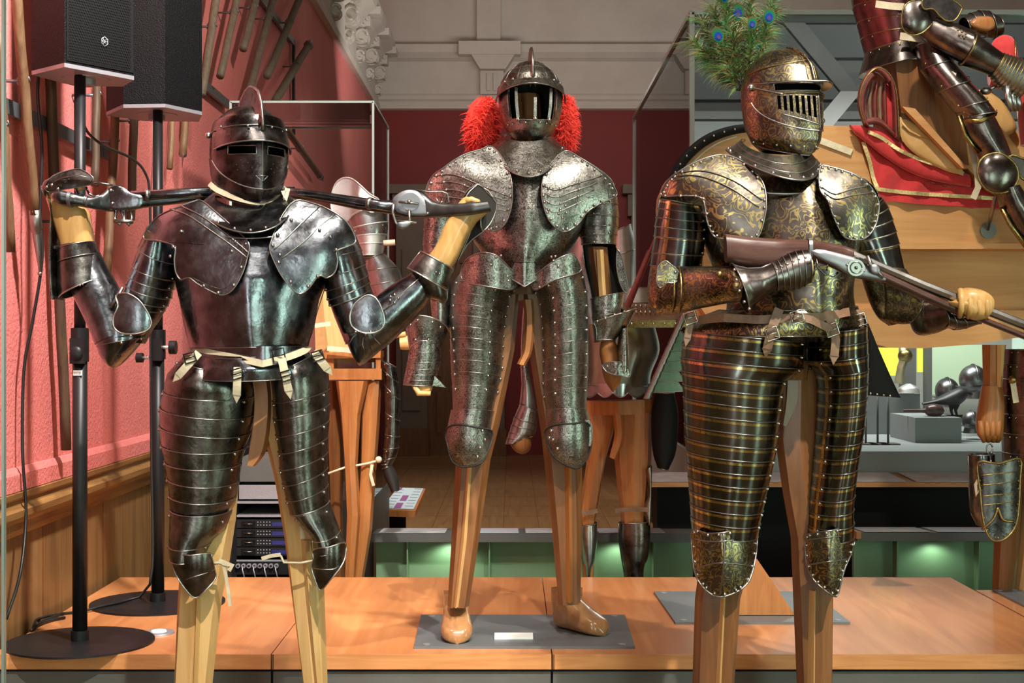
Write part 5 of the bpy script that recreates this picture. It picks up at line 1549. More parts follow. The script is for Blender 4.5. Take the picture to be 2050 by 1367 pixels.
# tassets with gilt bands
nL = 15
ysl = [662 + (1060 - 662) * i / nL for i in range(nL + 1)]
def curveL(y): return lin([(x,) for x in (1373, 1364, 1368, 1370, 1372, 1375, 1379, 1383, 1385)], max(0, min(8, (y - 662) / 50)))[0]
def curveR(y):
    pts = [(655, 1604), (745, 1604), (752, 1585), (760, 1570), (790, 1562), (898, 1552), (934, 1544), (995, 1530), (1060, 1516)]
    for a, c in zip(pts, pts[1:]):
        if a[0] <= y <= c[0]: return a[1] + (c[1] - a[1]) * (y - a[0]) / (c[0] - a[0])
    return pts[-1][1] if y > 1000 else pts[0][1]
A = [(curveL(y), y) for y in ysl]; Bq = [(curveR(y + 22 - 12 * i / nL), y + 22 - 12 * i / nL) for i, y in enumerate(ysl)]
b = MB(); b.AB(A, Bq, Y3, [.19 - .075 * i / nL for i in range(nL + 1)], GBL, a0=-35, a1=178, na=48, lames=list(range(nL + 1)), flare=.018, sag=.006, rim=EDGED, rr=.0011, riv=(150,), rvm=RIV, rvr=.0038, th=.0018, sub=4, linear=True)
ta = b.build('tasset', k3)
dk3 = lambda cx, hw, D, cy, hh: (lambda x, y: Y3 - D * sq(1 - ((x - cx) / hw) ** 2) ** .9 * (1 - .4 * max(0, (y - cy) / hh) ** 2) - .012 * max(0, 1 - abs(x - cx) / 20))
b = MB()
f = dk3(1448, 68, .115, 1090, 130)
b.patch([(1386, 1062), (1415, 1068), (1450, 1066), (1485, 1060), (1514, 1056), (1516, 1085), (1512, 1120), (1500, 1162), (1475, 1185), (1439, 1195), (1412, 1180), (1393, 1152), (1386, 1110)], f, (1450, 1120), GLTS, rim=EDGED, rr=.0024, rings=12, riv=22, rin=.94, rvm=RIV, rvr=.0042, sm=3)
for q in ([(1388, 1078), (1420, 1084), (1460, 1082), (1514, 1072)], [(1390, 1140), (1430, 1128), (1470, 1128), (1508, 1134)], [(1448, 1068), (1450, 1100), (1447, 1150), (1441, 1190)]):
    b.tube([W(x, y, f(x, y) - .002) for x, y in [cat(q, i / 4) for i in range(13)]], .0022, EDGED, 5)
b.build('knee_cop', ta)
ysr = [650 + (1068 - 650) * i / nL for i in range(nL + 1)]
def cl2(y):
    pts = [(640, 1612), (688, 1608), (722, 1607), (737, 1614), (745, 1630), (760, 1633), (806, 1634), (898, 1628), (960, 1622), (995, 1618), (1090, 1612)]
    for a, c in zip(pts, pts[1:]):
        if a[0] <= y <= c[0]: return a[1] + (c[1] - a[1]) * (y - a[0]) / (c[0] - a[0])
    return pts[-1][1]
def cr2(y): return lin([(x,) for x in (1724, 1728, 1727, 1726, 1723, 1714, 1708, 1704, 1706)], max(0, min(8, (y - 650) / 51)))[0]
A = [(cl2(y + 16 - 8 * i / nL), y + 16 - 8 * i / nL) for i, y in enumerate(ysr)]; Bq = [(cr2(y), y) for y in ysr]
b = MB(); b.AB(A, Bq, Y3 + .01, [.185 - .085 * i / nL for i in range(nL + 1)], GBR, a0=2, a1=215, na=48, lames=list(range(nL + 1)), flare=.018, sag=.006, rim=EDGED, rr=.0011, riv=(40,), rvm=RIV, rvr=.0038, th=.0018, sub=4, linear=True)
ta = b.build('tasset', k3)
b = MB()
f = dk3(1660, 50, .10, 1090, 130)
b.patch([(1613, 1072), (1635, 1066), (1665, 1062), (1700, 1056), (1710, 1080), (1706, 1105), (1692, 1135), (1684, 1165), (1674, 1194), (1650, 1180), (1630, 1162), (1616, 1135), (1612, 1100)], f, (1658, 1115), GLTS, rim=EDGED, rr=.0024, rings=12, riv=20, rin=.93, rvm=RIV, rvr=.0042, sm=3)
for q in ([(1614, 1082), (1640, 1078), (1675, 1074), (1706, 1072)], [(1614, 1132), (1645, 1126), (1675, 1122), (1698, 1118)]):
    b.tube([W(x, y, f(x, y) - .002) for x, y in [cat(q, i / 4) for i in range(13)]], .0022, EDGED, 5)
b.build('knee_cop', ta)
# leather straps and buckles at the waist
b = MB()
b.strap([W(x, y, Y3 - d) for x, y, d in [(1400, 640, .12), (1450, 636, .17), (1520, 640, .20), (1590, 636, .215), (1650, 634, .20), (1700, 624, .15)]], .020, .004, LEATH)
b.build('waist_strap', k3)
for (P, bk, w_) in (([(1560, 618, .21), (1548, 650, .215), (1542, 672, .21), (1536, 698, .20)], (1546, 668), .022), ([(1655, 622, .20), (1668, 655, .195), (1673, 680, .19), (1670, 712, .185)], (1666, 660), .020), ([(1715, 620, .10), (1722, 650, .10), (1727, 690, .09)], (1722, 640), .018), ([(1590, 632, .222), (1625, 640, .222), (1655, 655, .215)], (1596, 634), .018), ([(1385, 628, .12), (1380, 655, .12), (1376, 676, .12)], (1382, 636), .016)):
    b = MB(); Q = [W(x, y, Y3 - d) for x, y, d in P]; b.strap(Q, w_, .004, LEATH)
    d = (Q[-1] - Q[-2]).normalized(); sdv = d.cross(Vector((0, 1, 0))).normalized() * w_ * .58
    b.prism([Q[-1] - sdv, Q[-1] + sdv, Q[-1] + d * .022], (0, .003, 0), LEATH)
    o = b.build('strap', k3)
    b = MB(); buckle(b, W(bk[0], bk[1], Y3 - P[1][2] - .008), .014, .014, .3, RIV); b.build('buckle', o)

# arms. viewer's left: bent across the body over the gun stock
b = MB()
b.AB([(1320, 398), (1316, 425), (1312, 450), (1310, 478), (1306, 505), (1303, 530)], [(1404, 412), (1408, 435), (1411, 460), (1410, 485), (1407, 510), (1404, 532)], Y3, .07, GBR, na=40, lames=[0, .7, 1.4, 2.1, 2.8, 4.0, 5], order='up', flare=.03, sag=.008, rim=EDGED, rr=.0015, riv=(150,), rvm=RIV, th=.0018, sub=4, Db=1)
b.AB([(1303, 528), (1298, 560), (1296, 590), (1300, 612), (1318, 627)], [(1400, 530), (1385, 550), (1372, 575), (1360, 600), (1345, 628)], Y3, [.07, .07, .068, .06, .045], GLTS, na=40, th=.0018, Db=1)
o = b.build('upper_arm_plates', k3)
b = MB(); f = lambda x, y: Y3 - .095 - .02 * sq(1 - ((x - 1338) / 32) ** 2 * .5 - ((y - 545) / 34) ** 2 * .5)
b.patch([(1318, 532), (1332, 522), (1344, 530), (1356, 540), (1362, 555), (1350, 566), (1335, 566), (1322, 576), (1314, 562), (1316, 545)], f, (1338, 548), GLTS, rim=EDGED, rr=.0016)
b.rivets([W(1331, 565, Y3 - .11), W(1352, 545, Y3 - .115)], .004, RIV); b.build('couter_wing', o)
b = MB()
b.AB([(1325, 545), (1345, 534), (1380, 533), (1420, 533), (1462, 533), (1480, 540)], [(1310, 628), (1345, 630), (1380, 622), (1420, 614), (1462, 606), (1480, 604)], [Y3 - .02, Y3 - .05, Y3 - .10, Y3 - .15, Y3 - .20, Y3 - .21], [.055, .06, .055, .052, .048, .045], GLTS, na=40, th=.0018, Db=1)
for x in (1344, 1358):
    b.tube([W(x + 6 * math.sin(a), 580 - 46 * math.cos(a), Y3 - .06 - .055 * math.sin(a) - (x - 1344) * .0015) for a in [math.pi * i / 16 for i in range(17)]], .0028, GOLD, 6)
b.ball(W(1440, 549, Y3 - .225), .009, GOLD, 10, 8)
b.build('vambrace', k3)
YGL = Y3 - .25
b = MB()
b.AB([(1464, 527), (1480, 534), (1515, 538), (1548, 526)], [(1499, 628), (1510, 612), (1530, 596), (1556, 580)], [YGL + .03, YGL + .02, YGL, YGL], [.062, .05, .036, .033], BRN, na=40, th=.002, rim=EDGED, rr=.002, Db=1, a0=0, a1=359.9, inner=INN, order='down')
b.AB([(1545, 527), (1565, 515), (1590, 503), (1616, 499)], [(1556, 582), (1580, 580), (1600, 577), (1622, 566)], YGL, [.034, .036, .036, .034], BRN, na=36, lames=6, order='down', flare=.03, rim=EDGED, rr=.0014, th=.0018, sub=3, riv=(60,), rvm=RIV, Db=1)
b.rivets([W(x, y, YGL - .05) for x, y in [(1470, 540), (1474, 560), (1480, 582), (1490, 604), (1500, 618)]], .004, RIV)
b.build('gauntlet', k3)
b = MB(); b.AB([(1612, 510), (1622, 512)], [(1618, 556), (1626, 552)], YGL + .01, .024, WLT, na=12, th=0)
for i in range(4): b.tube([W(1606, 514 + i * 12, YGL + .0), W(1624, 514 + i * 11, YGL + .012), W(1626, 516 + i * 10, YGL + .05)], [.009, .009, .007], BRN, 8)
b.build('fingers', k3)

# viewer's right: reaching forward under the barrel
b = MB()
b.AB([(1694, 430), (1690, 455), (1690, 478), (1700, 500), (1712, 522), (1722, 540)], [(1764, 395), (1778, 420), (1788, 450), (1796, 480), (1802, 510), (1808, 540)], Y3, .07, GBR, na=40, lames=[0, .8, 1.6, 2.4, 3.2, 5], order='up', flare=.03, sag=.008, rim=EDGED, rr=.0015, riv=(30,), rvm=RIV, th=.0018, sub=4, Db=1)
b.build('upper_arm_plates', k3)
b = MB()
b.AB([(1722, 535), (1730, 570), (1742, 605), (1758, 635), (1780, 652)], [(1812, 540), (1830, 568), (1836, 590), (1830, 620), (1812, 642)], [Y3, Y3 - .01, Y3 - .03, Y3 - .05, Y3 - .05], [.07, .068, .062, .05, .03], GLTS, na=40, th=.0018, Db=1)
b.build('couter', k3)
b = MB()
b.AB([(1765, 560), (1800, 572), (1830, 585), (1850, 596)], [(1765, 640), (1795, 648), (1822, 648), (1838, 640)], [Y3 - .05, Y3 - .10, Y3 - .15, Y3 - .18], [.052, .05, .045, .042], GLTS, na=40, th=.0018, Db=1)
b.build('vambrace', k3)
b = MB()
b.AB([(1846, 588), (1835, 600), (1860, 600), (1886, 606), (1896, 612)], [(1822, 644), (1838, 670), (1870, 668), (1900, 656), (1930, 648)], [Y3 - .17, Y3 - .18, Y3 - .21, Y3 - .24, Y3 - .25], [.045, .052, .045, .038, .034], BRN, na=36, th=.002, rim=EDGED, rr=.0018, Db=1, a0=0, a1=359.9)
b.AB([(1886, 618), (1905, 626), (1940, 640)], [(1893, 655), (1920, 660), (1962, 648)], Y3 - .25, [.038, .036, .03], BRN, na=30, lames=3, flare=.03, rim=EDGED, rr=.0012, th=.0018, Db=1)
b.build('gauntlet', k3)
b = MB()
b.puff([(1912, 590), (1925, 578), (1945, 576), (1970, 582), (1986, 596), (1989, 612), (1982, 630), (1968, 641), (1945, 640), (1925, 630), (1912, 618), (1898, 612), (1892, 604), (1902, 602)], Y3 - .29, .036, (1945, 608), WHN, p=2.8)
for i in range(4):
    x = 1922 + i * 17
    b.tube([W(x, 584 + i * 3, Y3 - .285), W(x + 1, 582 + i * 3, Y3 - .308), W(x + 3, 600 + i * 3, Y3 - .322), W(x + 2, 622 + i * 2, Y3 - .318), W(x - 1, 634 + i, Y3 - .30)], [.007, .0075, .0075, .007, .006], WHN, 8)
b.build('wooden_hand', k3)

# pauldrons
def pd_k3(cx, cy, a, c, h):
    def f(x, y):
        s1 = h * sq(1 - ((x - cx) / a) ** 2 - ((y - cy) / c) ** 2)
        s2 = .19 * sq(1 - ((x - 1585) / 215) ** 2) * (.35 + .65 / (1 + math.exp(-(y - 330) / 30)))
        return Y3 - (s1 ** 4 + s2 ** 4) ** .25 - .014
    return f
f1 = pd_k3(1420, 400, 108, 110, .13); f2 = pd_k3(1700, 410, 80, 105, .12)
b = MB()
b.patch([(1452, 310), (1484, 322), (1509, 341), (1528, 368), (1534, 400), (1531, 433), (1518, 474), (1495, 479), (1465, 478), (1439, 477), (1426, 468), (1415, 440), (1406, 398), (1370, 392), (1326, 392), (1328, 375), (1340, 358), (1355, 346), (1385, 328), (1417, 315)], f1, (1450, 395), GLT, rim=EDGED, rr=.0022, rings=14, riv=30, rin=.955, rvm=RIV, rvr=.004, sm=4)
for q in ([(1360, 345), (1410, 342), (1470, 362), (1526, 400)], [(1350, 352), (1400, 352), (1462, 376), (1520, 415)]):
    b.tube([W(x, y, f1(x, y) - .002) for x, y in [cat(q, i / 4) for i in range(13)]], .0014, EDGED, 5)
b.build('pauldron', k3)
b = MB()
b.patch([(1644, 332), (1640, 350), (1642, 380), (1658, 402), (1664, 420), (1676, 450), (1690, 474), (1712, 480), (1732, 477), (1748, 460), (1756, 440), (1760, 410), (1752, 388), (1737, 367), (1712, 350), (1685, 340), (1662, 334)], f2, (1700, 405), GLT, rim=EDGED, rr=.0022, rings=14, riv=26, rin=.95, rvm=RIV, rvr=.004, sm=4)
for q in ([(1646, 375), (1672, 388), (1705, 378), (1740, 372)], [(1650, 385), (1674, 398), (1708, 390), (1748, 386)]):
    b.tube([W(x, y, f2(x, y) - .002) for x, y in [cat(q, i / 4) for i in range(13)]], .0014, EDGED, 5)
b.build('pauldron', k3)
b = MB()
b.AB([(1460, 312), (1410, 322), (1345, 358), (1320, 395)], [(1520, 350), (1500, 420), (1450, 460), (1410, 440)], Y3, [.04, .08, .09, .07], GLT, a0=180, a1=360, na=20, th=.002, Db=1)
b.AB([(1640, 340), (1660, 420), (1690, 460), (1700, 460)], [(1650, 330), (1700, 342), (1750, 372), (1768, 420)], Y3, [.04, .08, .09, .07], GLT, a0=180, a1=360, na=20, th=.002, Db=1)
b.build('pauldron_backs', k3)
# gorget
b = MB()
def gor3(u, v):
    a = math.radians(-30 + 240 * u + 0); cs = -math.cos(a); sn = math.sin(a)
    hw = 66 + 30 * v ** 1.2
    x = 1550 + hw * cs + 34 * v * max(0, sn) ** 2
    y = 286 + 24 * (1 - v) * max(0, sn) + v * 29 + v * 44 * max(0, sn) ** 1.6 + v * 15 * cs + (1 - v) * 8 * cs
    return W(x, y, Y3 - (.122 + .078 * v) * sn)
b.grid(gor3, 64, 14, GRG, th=.002, ref=W(1550, 300, Y3 + .05))
b.tube([gor3(i / 64, 1) for i in range(65)], .0026, EDGED, 6)
for vv in (.35, .7): b.tube([gor3(i / 64, vv) + Vector((0, -.001, 0)) for i in range(65)], .0016, EDGED, 6)
b.rivets([gor3(u, .9) + Vector((0, -.003, 0)) for u in (.12, .18, .26, .34, .42, .5, .58, .66, .74, .82)], .0042, RIV)
b.build('gorget', k3)

# close helmet turned to the viewer's right
H3 = frame(W(1562, 208, Y3), math.radians(33), math.radians(1))
HT3 = [(-.138, .022, .085, .02, -.01), (-.125, .055, .105, .04, -.01), (-.10, .076, .122, .065, -.005), (-.06, .088, .128, .085, 0), (0, .094, .122, .098, .0), (.04, .093, .115, .102, 0), (.08, .080, .102, .094, 0), (.105, .060, .08, .076, 0), (.125, .034, .05, .046, 0), (.134, .012, .02, .02, 0), (.136, .001, .001, .001, 0)]
hp3 = lambda a, z, off=.003, k=.2: hp(a, z, off, HT3, H3, k)
b = MB()
def hole3(u, v):
    a = -180 + 360 * u; z = -.12 + .256 * v
    return abs(a) < 56 and -.075 < z < .035
shell(b, H3, HT3, -180, 180, -.12, .136, GLTS, nu=120, nv=60, hole=hole3, inner=INN, k=.2)
for a in (0,): b.tube([hp3(a, .04 + .094 * i / 12, .002) for i in range(13)], .0045, GLTS, 8)
for a in (-9, 9): b.tube([hp3(a, .045 + .08 * i / 12, .001) for i in range(13)], .0014, GOLD, 6)
b.tube([hp3(-110 + 110 * i / 30, .065 + .03 * i / 30, .001) for i in range(31)], .0014, GOLD, 6)
hl3 = b.build('helmet', k3)
b = MB()
def peak3(u, v):
    a = math.radians(-62 + 124 * u); w, df, db, yo = interp(HT3, .03)
    e = .038 * v * max(.1, math.cos(a)) ** .7
    x, y = keelring(a, w + .005 + e * .3, df + .005 + e, db, .25)
    return H3 @ Vector((x, y, .040 - .006 * v))
b.grid(peak3, 48, 8, BRN, th=.0025, ref=W(1562, 300, Y3))
b.tube([peak3(i / 48, 1) for i in range(49)], .002, EDGED, 6)
b.build('peak', hl3)
# visor with vertical slots, upper sight gap
b = MB()
def vw3(u):
    c = math.cos(math.radians(-88 + 176 * u))
    return (.005 - .085 * max(0, c) ** .6, .036 if abs(-88 + 176 * u) > 52 else .016)
def vhole3(u, v):
    a = -88 + 176 * u; lo, hi = vw3(u); z = lo + (hi - lo) * v
    top = .004; bot = -.064 + .0007 * abs(a)
    return abs(a) < 50 and bot < z < top and (a % 7.0) < 4.2
shell(b, H3, HT3, -88, 88, -.09, .05, GLTS, off=.006, hole=vhole3, nu=352, nv=60, k=.3, inner=INN, warp=vw3, rim=EDGED, rr=.0018, edges='tb')
b.tube([hp3(a, .011, .009, .3) for a in [-52 + 104 * i / 30 for i in range(31)]], .0018, GOLD, 6)
b.tube([hp3(a, -.067 + .0006 * abs(a), .009, .3) for a in [-46 + 92 * i / 30 for i in range(31)]], .0014, EDGED, 6)
b.tube([hp3(0, -.08 + .09 * i / 8, .008, .3) for i in range(9)], .0016, EDGED, 6)
b.ball(hp3(-88, .03, .008), .009, RIV, 12, 8); b.ball(hp3(88, .03, .008), .009, RIV, 12, 8)
b.tube([hp3(a, .03 - .0006 * max(0, a + 88) ** 1.0 * .9 if a < -40 else 0, .009) for a in [-88 + 3 * i for i in range(16)]], .002, EDGED, 6)
b.build('visor', hl3)
b = MB()
shell(b, H3, HT3, -105, 105, -.138, .0, GLTS, off=.003, nu=60, nv=24, k=.3, warp=lambda u: (-.136 + .03 * (2 * u - 1) ** 2, -.05 + .05 * abs(2 * u - 1)), rim=EDGED, rr=.0018, edges='b', inner=INN)
b.rivets([hp3(a, -.118 + .02 * (a / 105) ** 2, .005, .3) for a in range(-100, 101, 20)], .0032, RIV)
b.build('bevor', hl3)

# peacock feather plume
PKG = M('peacock_green_barbs', (.015, .24, .06), (.06, .17, .03), rough=.45, scale=25, metal=.15)
PKB = M('peacock_brown_barbs', (.14, .105, .035), (.05, .055, .018), rough=.5, scale=25, metal=.1)
PKO = M('peacock_olive_barbs', (.20, .19, .05), (.10, .12, .03), rough=.45, scale=25)
PKE = [M('peacock_eye_gold', (.06, .065, .02), rough=.8, spec=.1), M('peacock_eye_green', (.004, .10, .045), rough=.8, spec=.1), M('peacock_eye_blue', (.004, .025, .22), rough=.7, spec=.1), M('peacock_eye_core', (.035, .015, .10), rough=.3)]
random.seed(5)
pm = MB(); root_ = W(1490, 178, Y3 + .09)
pm.tube([W(1500, 196, Y3 + .09), W(1487, 175, Y3 + .09)], .009, LEATH, 8)
pl3 = pm.build('plume', hl3)
FE = [(1477, 24, 1.0), (1437, 70, .9), (1515, 95, .9), (1486, 108, .9), (1540, 32, .9), (1506, 46, .7), (1405, 40, .8), (1392, 82, .8), (1450, -8, .8), (1505, -10, .8), (1530, 70, .8), (1470, 70, .8), (1420, 105, .5), (1545, 5, .7), (1462, 135, .4), (1430, 15, .8)]
for n_, (ex_, ey_, sc_) in enumerate(FE):
    dy_ = random.uniform(-.05, .06)
    mid = ((1490 + ex_) / 2 + (ex_ - 1490) * .12, (178 + ey_) / 2 + 10)
    sp = [(1490, 178, 0), (mid[0], mid[1], dy_ * .6), (ex_, ey_, dy_)]
    b = MB()
    pts = [cat(sp, i / 8) for i in range(17)]
    P = [W(x, y, Y3 + .09 + d) for x, y, d in pts]
    b.tube(P, [.0018 - .0012 * i / 16 for i in range(17)], PKB, 5)
    for k in range(420):
        f = random.uniform(.12, 1.0) ** .8; c = cat(sp, f * 2); q0 = W(c[0], c[1], Y3 + .09 + c[2])
        c2 = cat(sp, min(2, f * 2 + .1)); ax = (W(c2[0], c2[1], Y3 + .09 + c2[2]) - q0)
        if ax.length < 1e-5: ax = P[-1] - P[-2]
        ax.normalize()
        sd = ax.cross(Vector((0, 1, 0))).normalized() * random.uniform(-1.1, 1.1) + Vector((0, random.uniform(-.7, .7), 0))
        ln = (.022 + .050 * f) * random.uniform(.5, 1.15) * (.75 + .3 * sc_)
        cu = random.uniform(.1, .6)
        pth = [q0 + (ax * (.75 - cu * .5 * j / 5) + sd * (.55 + .25 * j / 5)) * ln * j / 5 - Vector((0, 0, ln * cu * (j / 5) ** 2)) for j in range(6)]
        wv = Vector((0, 1, 0)).cross(pth[1] - pth[0]).normalized() * .0013
        vs = []; fs = []
        for j, q in enumerate(pth): ww = wv * (1.1 - j / 5); vs += [q - ww, q + ww]
        for j in range(5): fs.append((2 * j, 2 * j + 1, 2 * j + 3, 2 * j + 2))
        b.add(vs, fs, random.choice((PKG, PKB, PKO)) if n_ in (0, 2, 3, 4, 5, 10, 8) else random.choice((PKB, PKB, PKO, PKG)), False)
    if n_ < 9 and n_ not in (6, 7):
        c = W(ex_, ey_, Y3 + .09 + dy_ - .035); ax = (P[-1] - P[-3]); ax.y = 0; ax.normalize(); sd = Vector((ax.z, 0, -ax.x))
        for k_, (r1_, r2_, oo) in enumerate([(.017, .024, 0), (.0145, .019, -.002), (.0105, .012, -.004), (.0055, .0065, -.006)]):
            r1_ *= sc_; r2_ *= sc_
            vs = [c + Vector((0, -.0012 * k_, 0)) + ax * oo] + [c + Vector((0, -.0012 * k_ + .004 * math.cos(2 * a) * 0, 0)) + ax * (oo + r2_ * math.cos(a)) + sd * r1_ * math.sin(a) for a in [2 * math.pi * j / 20 for j in range(20)]]
            b.add(vs, [(0, j + 1, (j + 1) % 20 + 1) for j in range(20)], PKE[k_], False)
    b.build('feather', pl3)
# the visible part of the plume is brown-black at the stem
b = MB()
for k in range(260):
    q0 = W(random.uniform(1478, 1494), random.uniform(120, 182), Y3 + .09 + random.uniform(-.02, .03))
    d = Vector((random.uniform(-1, .2), random.uniform(-.4, .4), random.uniform(.1, 1))).normalized() * random.uniform(.02, .05)
    wv = Vector((0, 1, 0)).cross(d).normalized() * .0016
    b.add([q0 - wv, q0 + wv, q0 + d], [(0, 1, 2)], INN, False)
b.build('dark_tuft', pl3)

# ================================================================ the long wheel-lock gun
YG3 = Y3 - .29
t = thing('long_gun', tuple(W(1650, 600, YG3)), 'long wooden wheel-lock gun with bright steel barrel held by the gilt armour', 'gun')
STW = wood('dark_reddish_gunstock', (.05, .02, .016), (.10, .045, .034), 'X', 1.5, rough=.32)
YB = [YG3 + .085, YG3 + .08, YG3 + .07, YG3 + .05, YG3 + .03, YG3 + .01, YG3, YG3, YG3]
b = MB()
b.AB([(1451, 468), (1500, 474), (1560, 478), (1616, 480), (1650, 484), (1690, 492), (1712, 500)], [(1453, 526), (1500, 536), (1560, 542), (1616, 524), (1650, 530), (1690, 548), (1712, 556)], YB[:7], [.026, .026, .025, .022, .02, .02, .02], STW, na=20, th=0, Db=1, ex=.8)
b.AB([(1708, 512), (1770, 542), (1850, 580), (1930, 616)], [(1708, 556), (1770, 566), (1850, 602), (1928, 636)], YG3, [.02, .018, .016, .014], STW, na=18, th=0, Db=1, linear=True)
b.build('stock', t)
b = MB()
b.AB([(1708, 501), (1850, 562), (2110, 664)], [(1704, 520), (1846, 580), (2104, 682)], YG3 - .004, [.0165, .0155, .014], POL, na=8, th=0, flat=True, linear=True, Db=1)
b.AB([(1930, 618), (2104, 688)], [(1926, 630), (2100, 700)], YG3, .012, STW, na=12, th=0, linear=True)
b.build('barrel', t)
b = MB()
b.puff([(1626, 502), (1650, 500), (1700, 512), (1712, 516), (1730, 528), (1752, 545), (1774, 558), (1764, 562), (1730, 556), (1706, 554), (1670, 532), (1640, 518)], YG3 - .017, .006, (1700, 532), LKP, sm=2)
b.rivets([W(x, y, YG3 - .026) for x, y in [(1696, 530), (1730, 542), (1738, 530)]], .003, RIV)
o = b.build('lock_plate', t)
b = MB(); c = W(1713, 536, YG3 - .024); b.disc((c.x, c.y - .004, c.z), .019, .005, EDGED, 30, axis='Y'); b.tube([c + Vector((.013 * math.cos(a), -.006, .013 * math.sin(a))) for a in [.4 * k for k in range(16)]], .0015, BLK, 5); b.ball(c + Vector((0, -.006, 0)), .004, BLK); b.build('wheel', o)
b = MB()
b.tube([W(x, y, YG3 - .026) for x, y in [(1736, 512), (1742, 528), (1752, 540), (1768, 556)]], [.005, .006, .006, .004], EDGED, 8)
b.puff([(1742, 530), (1754, 528), (1762, 540), (1756, 550), (1744, 545)], YG3 - .03, .006, (1752, 540), LKP)
b.build('cock', t)
b = MB()
b.tube([W(x, y, YG3 + .01) for x, y in [(1634, 518), (1637, 535), (1652, 550), (1668, 553), (1678, 545)]], .0025, BLK, 6)
b.tube([W(x, y, YG3 + .01) for x, y in [(1657, 530), (1655, 542)]], .002, BLK, 6)
b.build('trigger_guard', t)
b = MB(); b.AB([(1616, 478), (1623, 478)], [(1616, 527), (1623, 522)], YG3 + .05, .026, RAILM, na=14, th=0, Db=1, ex=.6); b.build('mount_clip', t)
# ================================================================ wooden horse with saddle, cloth and rider
YH = 4.75
hs = thing('wooden_horse', ((1620 - CXP) * YH / F, YH + .2, PT), 'life size horse body of cherry boards carrying saddle and rider, behind the gilt armour', 'wooden horse')


def gx_(x, Y): return (x - CXP) * Y / F


def slab(mb, P, Ya, Yb, mat, k=0):
    L = smooth_loop(P, 3) if k else P
    mb.prism([W(x, y, Ya) for x, y in L], (0, Yb - Ya, 0), mat)


top_ = [(1338, 400), (1340, 375), (1352, 345), (1375, 312), (1410, 282), (1450, 264), (1500, 255), (1600, 251), (1703, 252)]
b = MB(); slab(b, top_ + [(1712, 262), (2160, 262), (2160, 487), (1345, 487)], YH, YH + .42, WHX); b.build('upper_body', hs)
b = MB(); slab(b, [(1345, 487), (2160, 487), (2160, 498), (1352, 498)], YH - .015, YH + .44, WHX); b.build('body_ledge', hs)
b = MB(); slab(b, [(1352, 498), (2160, 498), (2160, 640), (1400, 640), (1368, 570)], YH + .10, YH + .34, WHX); b.build('middle_body', hs)
b = MB(); slab(b, [(1400, 612), (1700, 618), (2160, 622), (2160, 655), (2050, 674), (1950, 689), (1850, 697), (1780, 696), (1728, 682), (1640, 672), (1480, 660), (1420, 640)], YH + .02, YH + .42, WHX); b.build('belly_board', hs)
b = MB(); slab(b, [(1480, 640), (1508, 640), (1508, 1196), (1480, 1196)], YH + .08, YH + .16, WOR)
slab(b, [(1478, 1080), (1500, 1096), (1592, 1231), (1478, 1231)], 4.5, 4.54, WOR); b.box((gx_(1482, 4.5), 4.54, PT + .008), (gx_(1520, 4.5), YH + .16, PT + .05), WOR)
b.build('support_post', hs)
b = MB()
arc = [cat(top_[:8], i / 4) for i in range(29)]
b.AB([(x - 6, y - 7) for x, y in arc], [(x + 7, y + 8) for x, y in arc], YH - .02, .02, BFL, na=10, th=0, Db=8)
b.rivets([W(x, y, YH - .042) for x, y in arc[::2]], .004, RIV)
b.tube([W(x + 14, y + 12, YH - .01) for x, y in arc[:22]], .003, STRAP, 6)
cr = thing('crupper', tuple(W(1420, 282, YH - .02)), 'black riveted band over the horse rump with a dark flank plate hanging below', 'horse armour')
b.build('band', cr)
b = MB(); b.AB([(1722, 630), (1730, 700), (1724, 790)], [(1732, 634), (1775, 735), (1803, 796)], YH - .02, .02, BFL, na=10, th=0, Db=1, flat=False)
b.rivets([W(1730 + 13 * i, 786 + 1.6 * i, YH - .045) for i in range(5)], .004, RIV)
b.build('flank_plate', cr)
b = MB(); b.strap([W(x, y, YH - .006) for x, y in [(1560, 262), (1628, 276), (1705, 305)]], .022, .004, STRAP)
solo(b, 'cream_strap', 'flat cream strap slanting across the horse body behind the gilt helmet', 'strap')

# saddle
sd = thing('saddle', tuple(W(1860, 345, YH - .02)), 'leather saddle with arched oxblood cantle and tan flap on the wooden horse', 'saddle')
b = MB()
arch = [(1732, 248), (1722, 215), (1724, 178), (1738, 150), (1757, 136), (1775, 142), (1790, 165), (1797, 205), (1800, 276)]
P = [cat(arch, i / 4) for i in range(33)]
b.AB([(x - 3, y - 3) for x, y in P], [(x + 9 * (1 if i < 14 else -1), y + (8 if i < 24 else 0)) for i, (x, y) in enumerate(P)], YH - .06, .012, OXB, na=10, th=0, Db=3)
b.tube([W(x, y, YH - .07) for x, y in P], .003, GOLD, 6)
b.build('cantle_rim', sd)
b = MB()
for k in range(5):
    b.AB([(1728 + k * 10, 245), (1726 + k * 10, 200), (1736 + k * 8, 165)], [(1736 + k * 10, 248), (1735 + k * 10, 200), (1742 + k * 8, 160)], YH - .035 + .004 * k, .012, OXB if k % 2 == 0 else LEATH, na=8, th=0)
b.AB([(1728, 238), (1760, 236), (1792, 268)], [(1734, 250), (1762, 252), (1800, 284)], YH - .05, .014, OXB, na=10, th=0)
b.build('cantle_padding', sd)
b = MB(); b.puff([(1770, 250), (1762, 200), (1770, 165), (1785, 165), (1795, 200), (1800, 278)], YH - .01, .012, (1780, 215), REDF, smooth=False); b.build('cantle_lining', sd)
b = MB(); b.puff([(1801, 234), (1830, 246), (1866, 272), (1900, 305), (1929, 344), (1905, 346), (1860, 326), (1822, 300), (1803, 272)], YH - .055, .012, (1860, 296), TANL)
b.tube([W(x, y, YH - .07) for x, y in [(1806, 246), (1820, 262), (1840, 272), (1862, 276)]], .004, TANL, 6)
b.build('saddle_flap', sd)
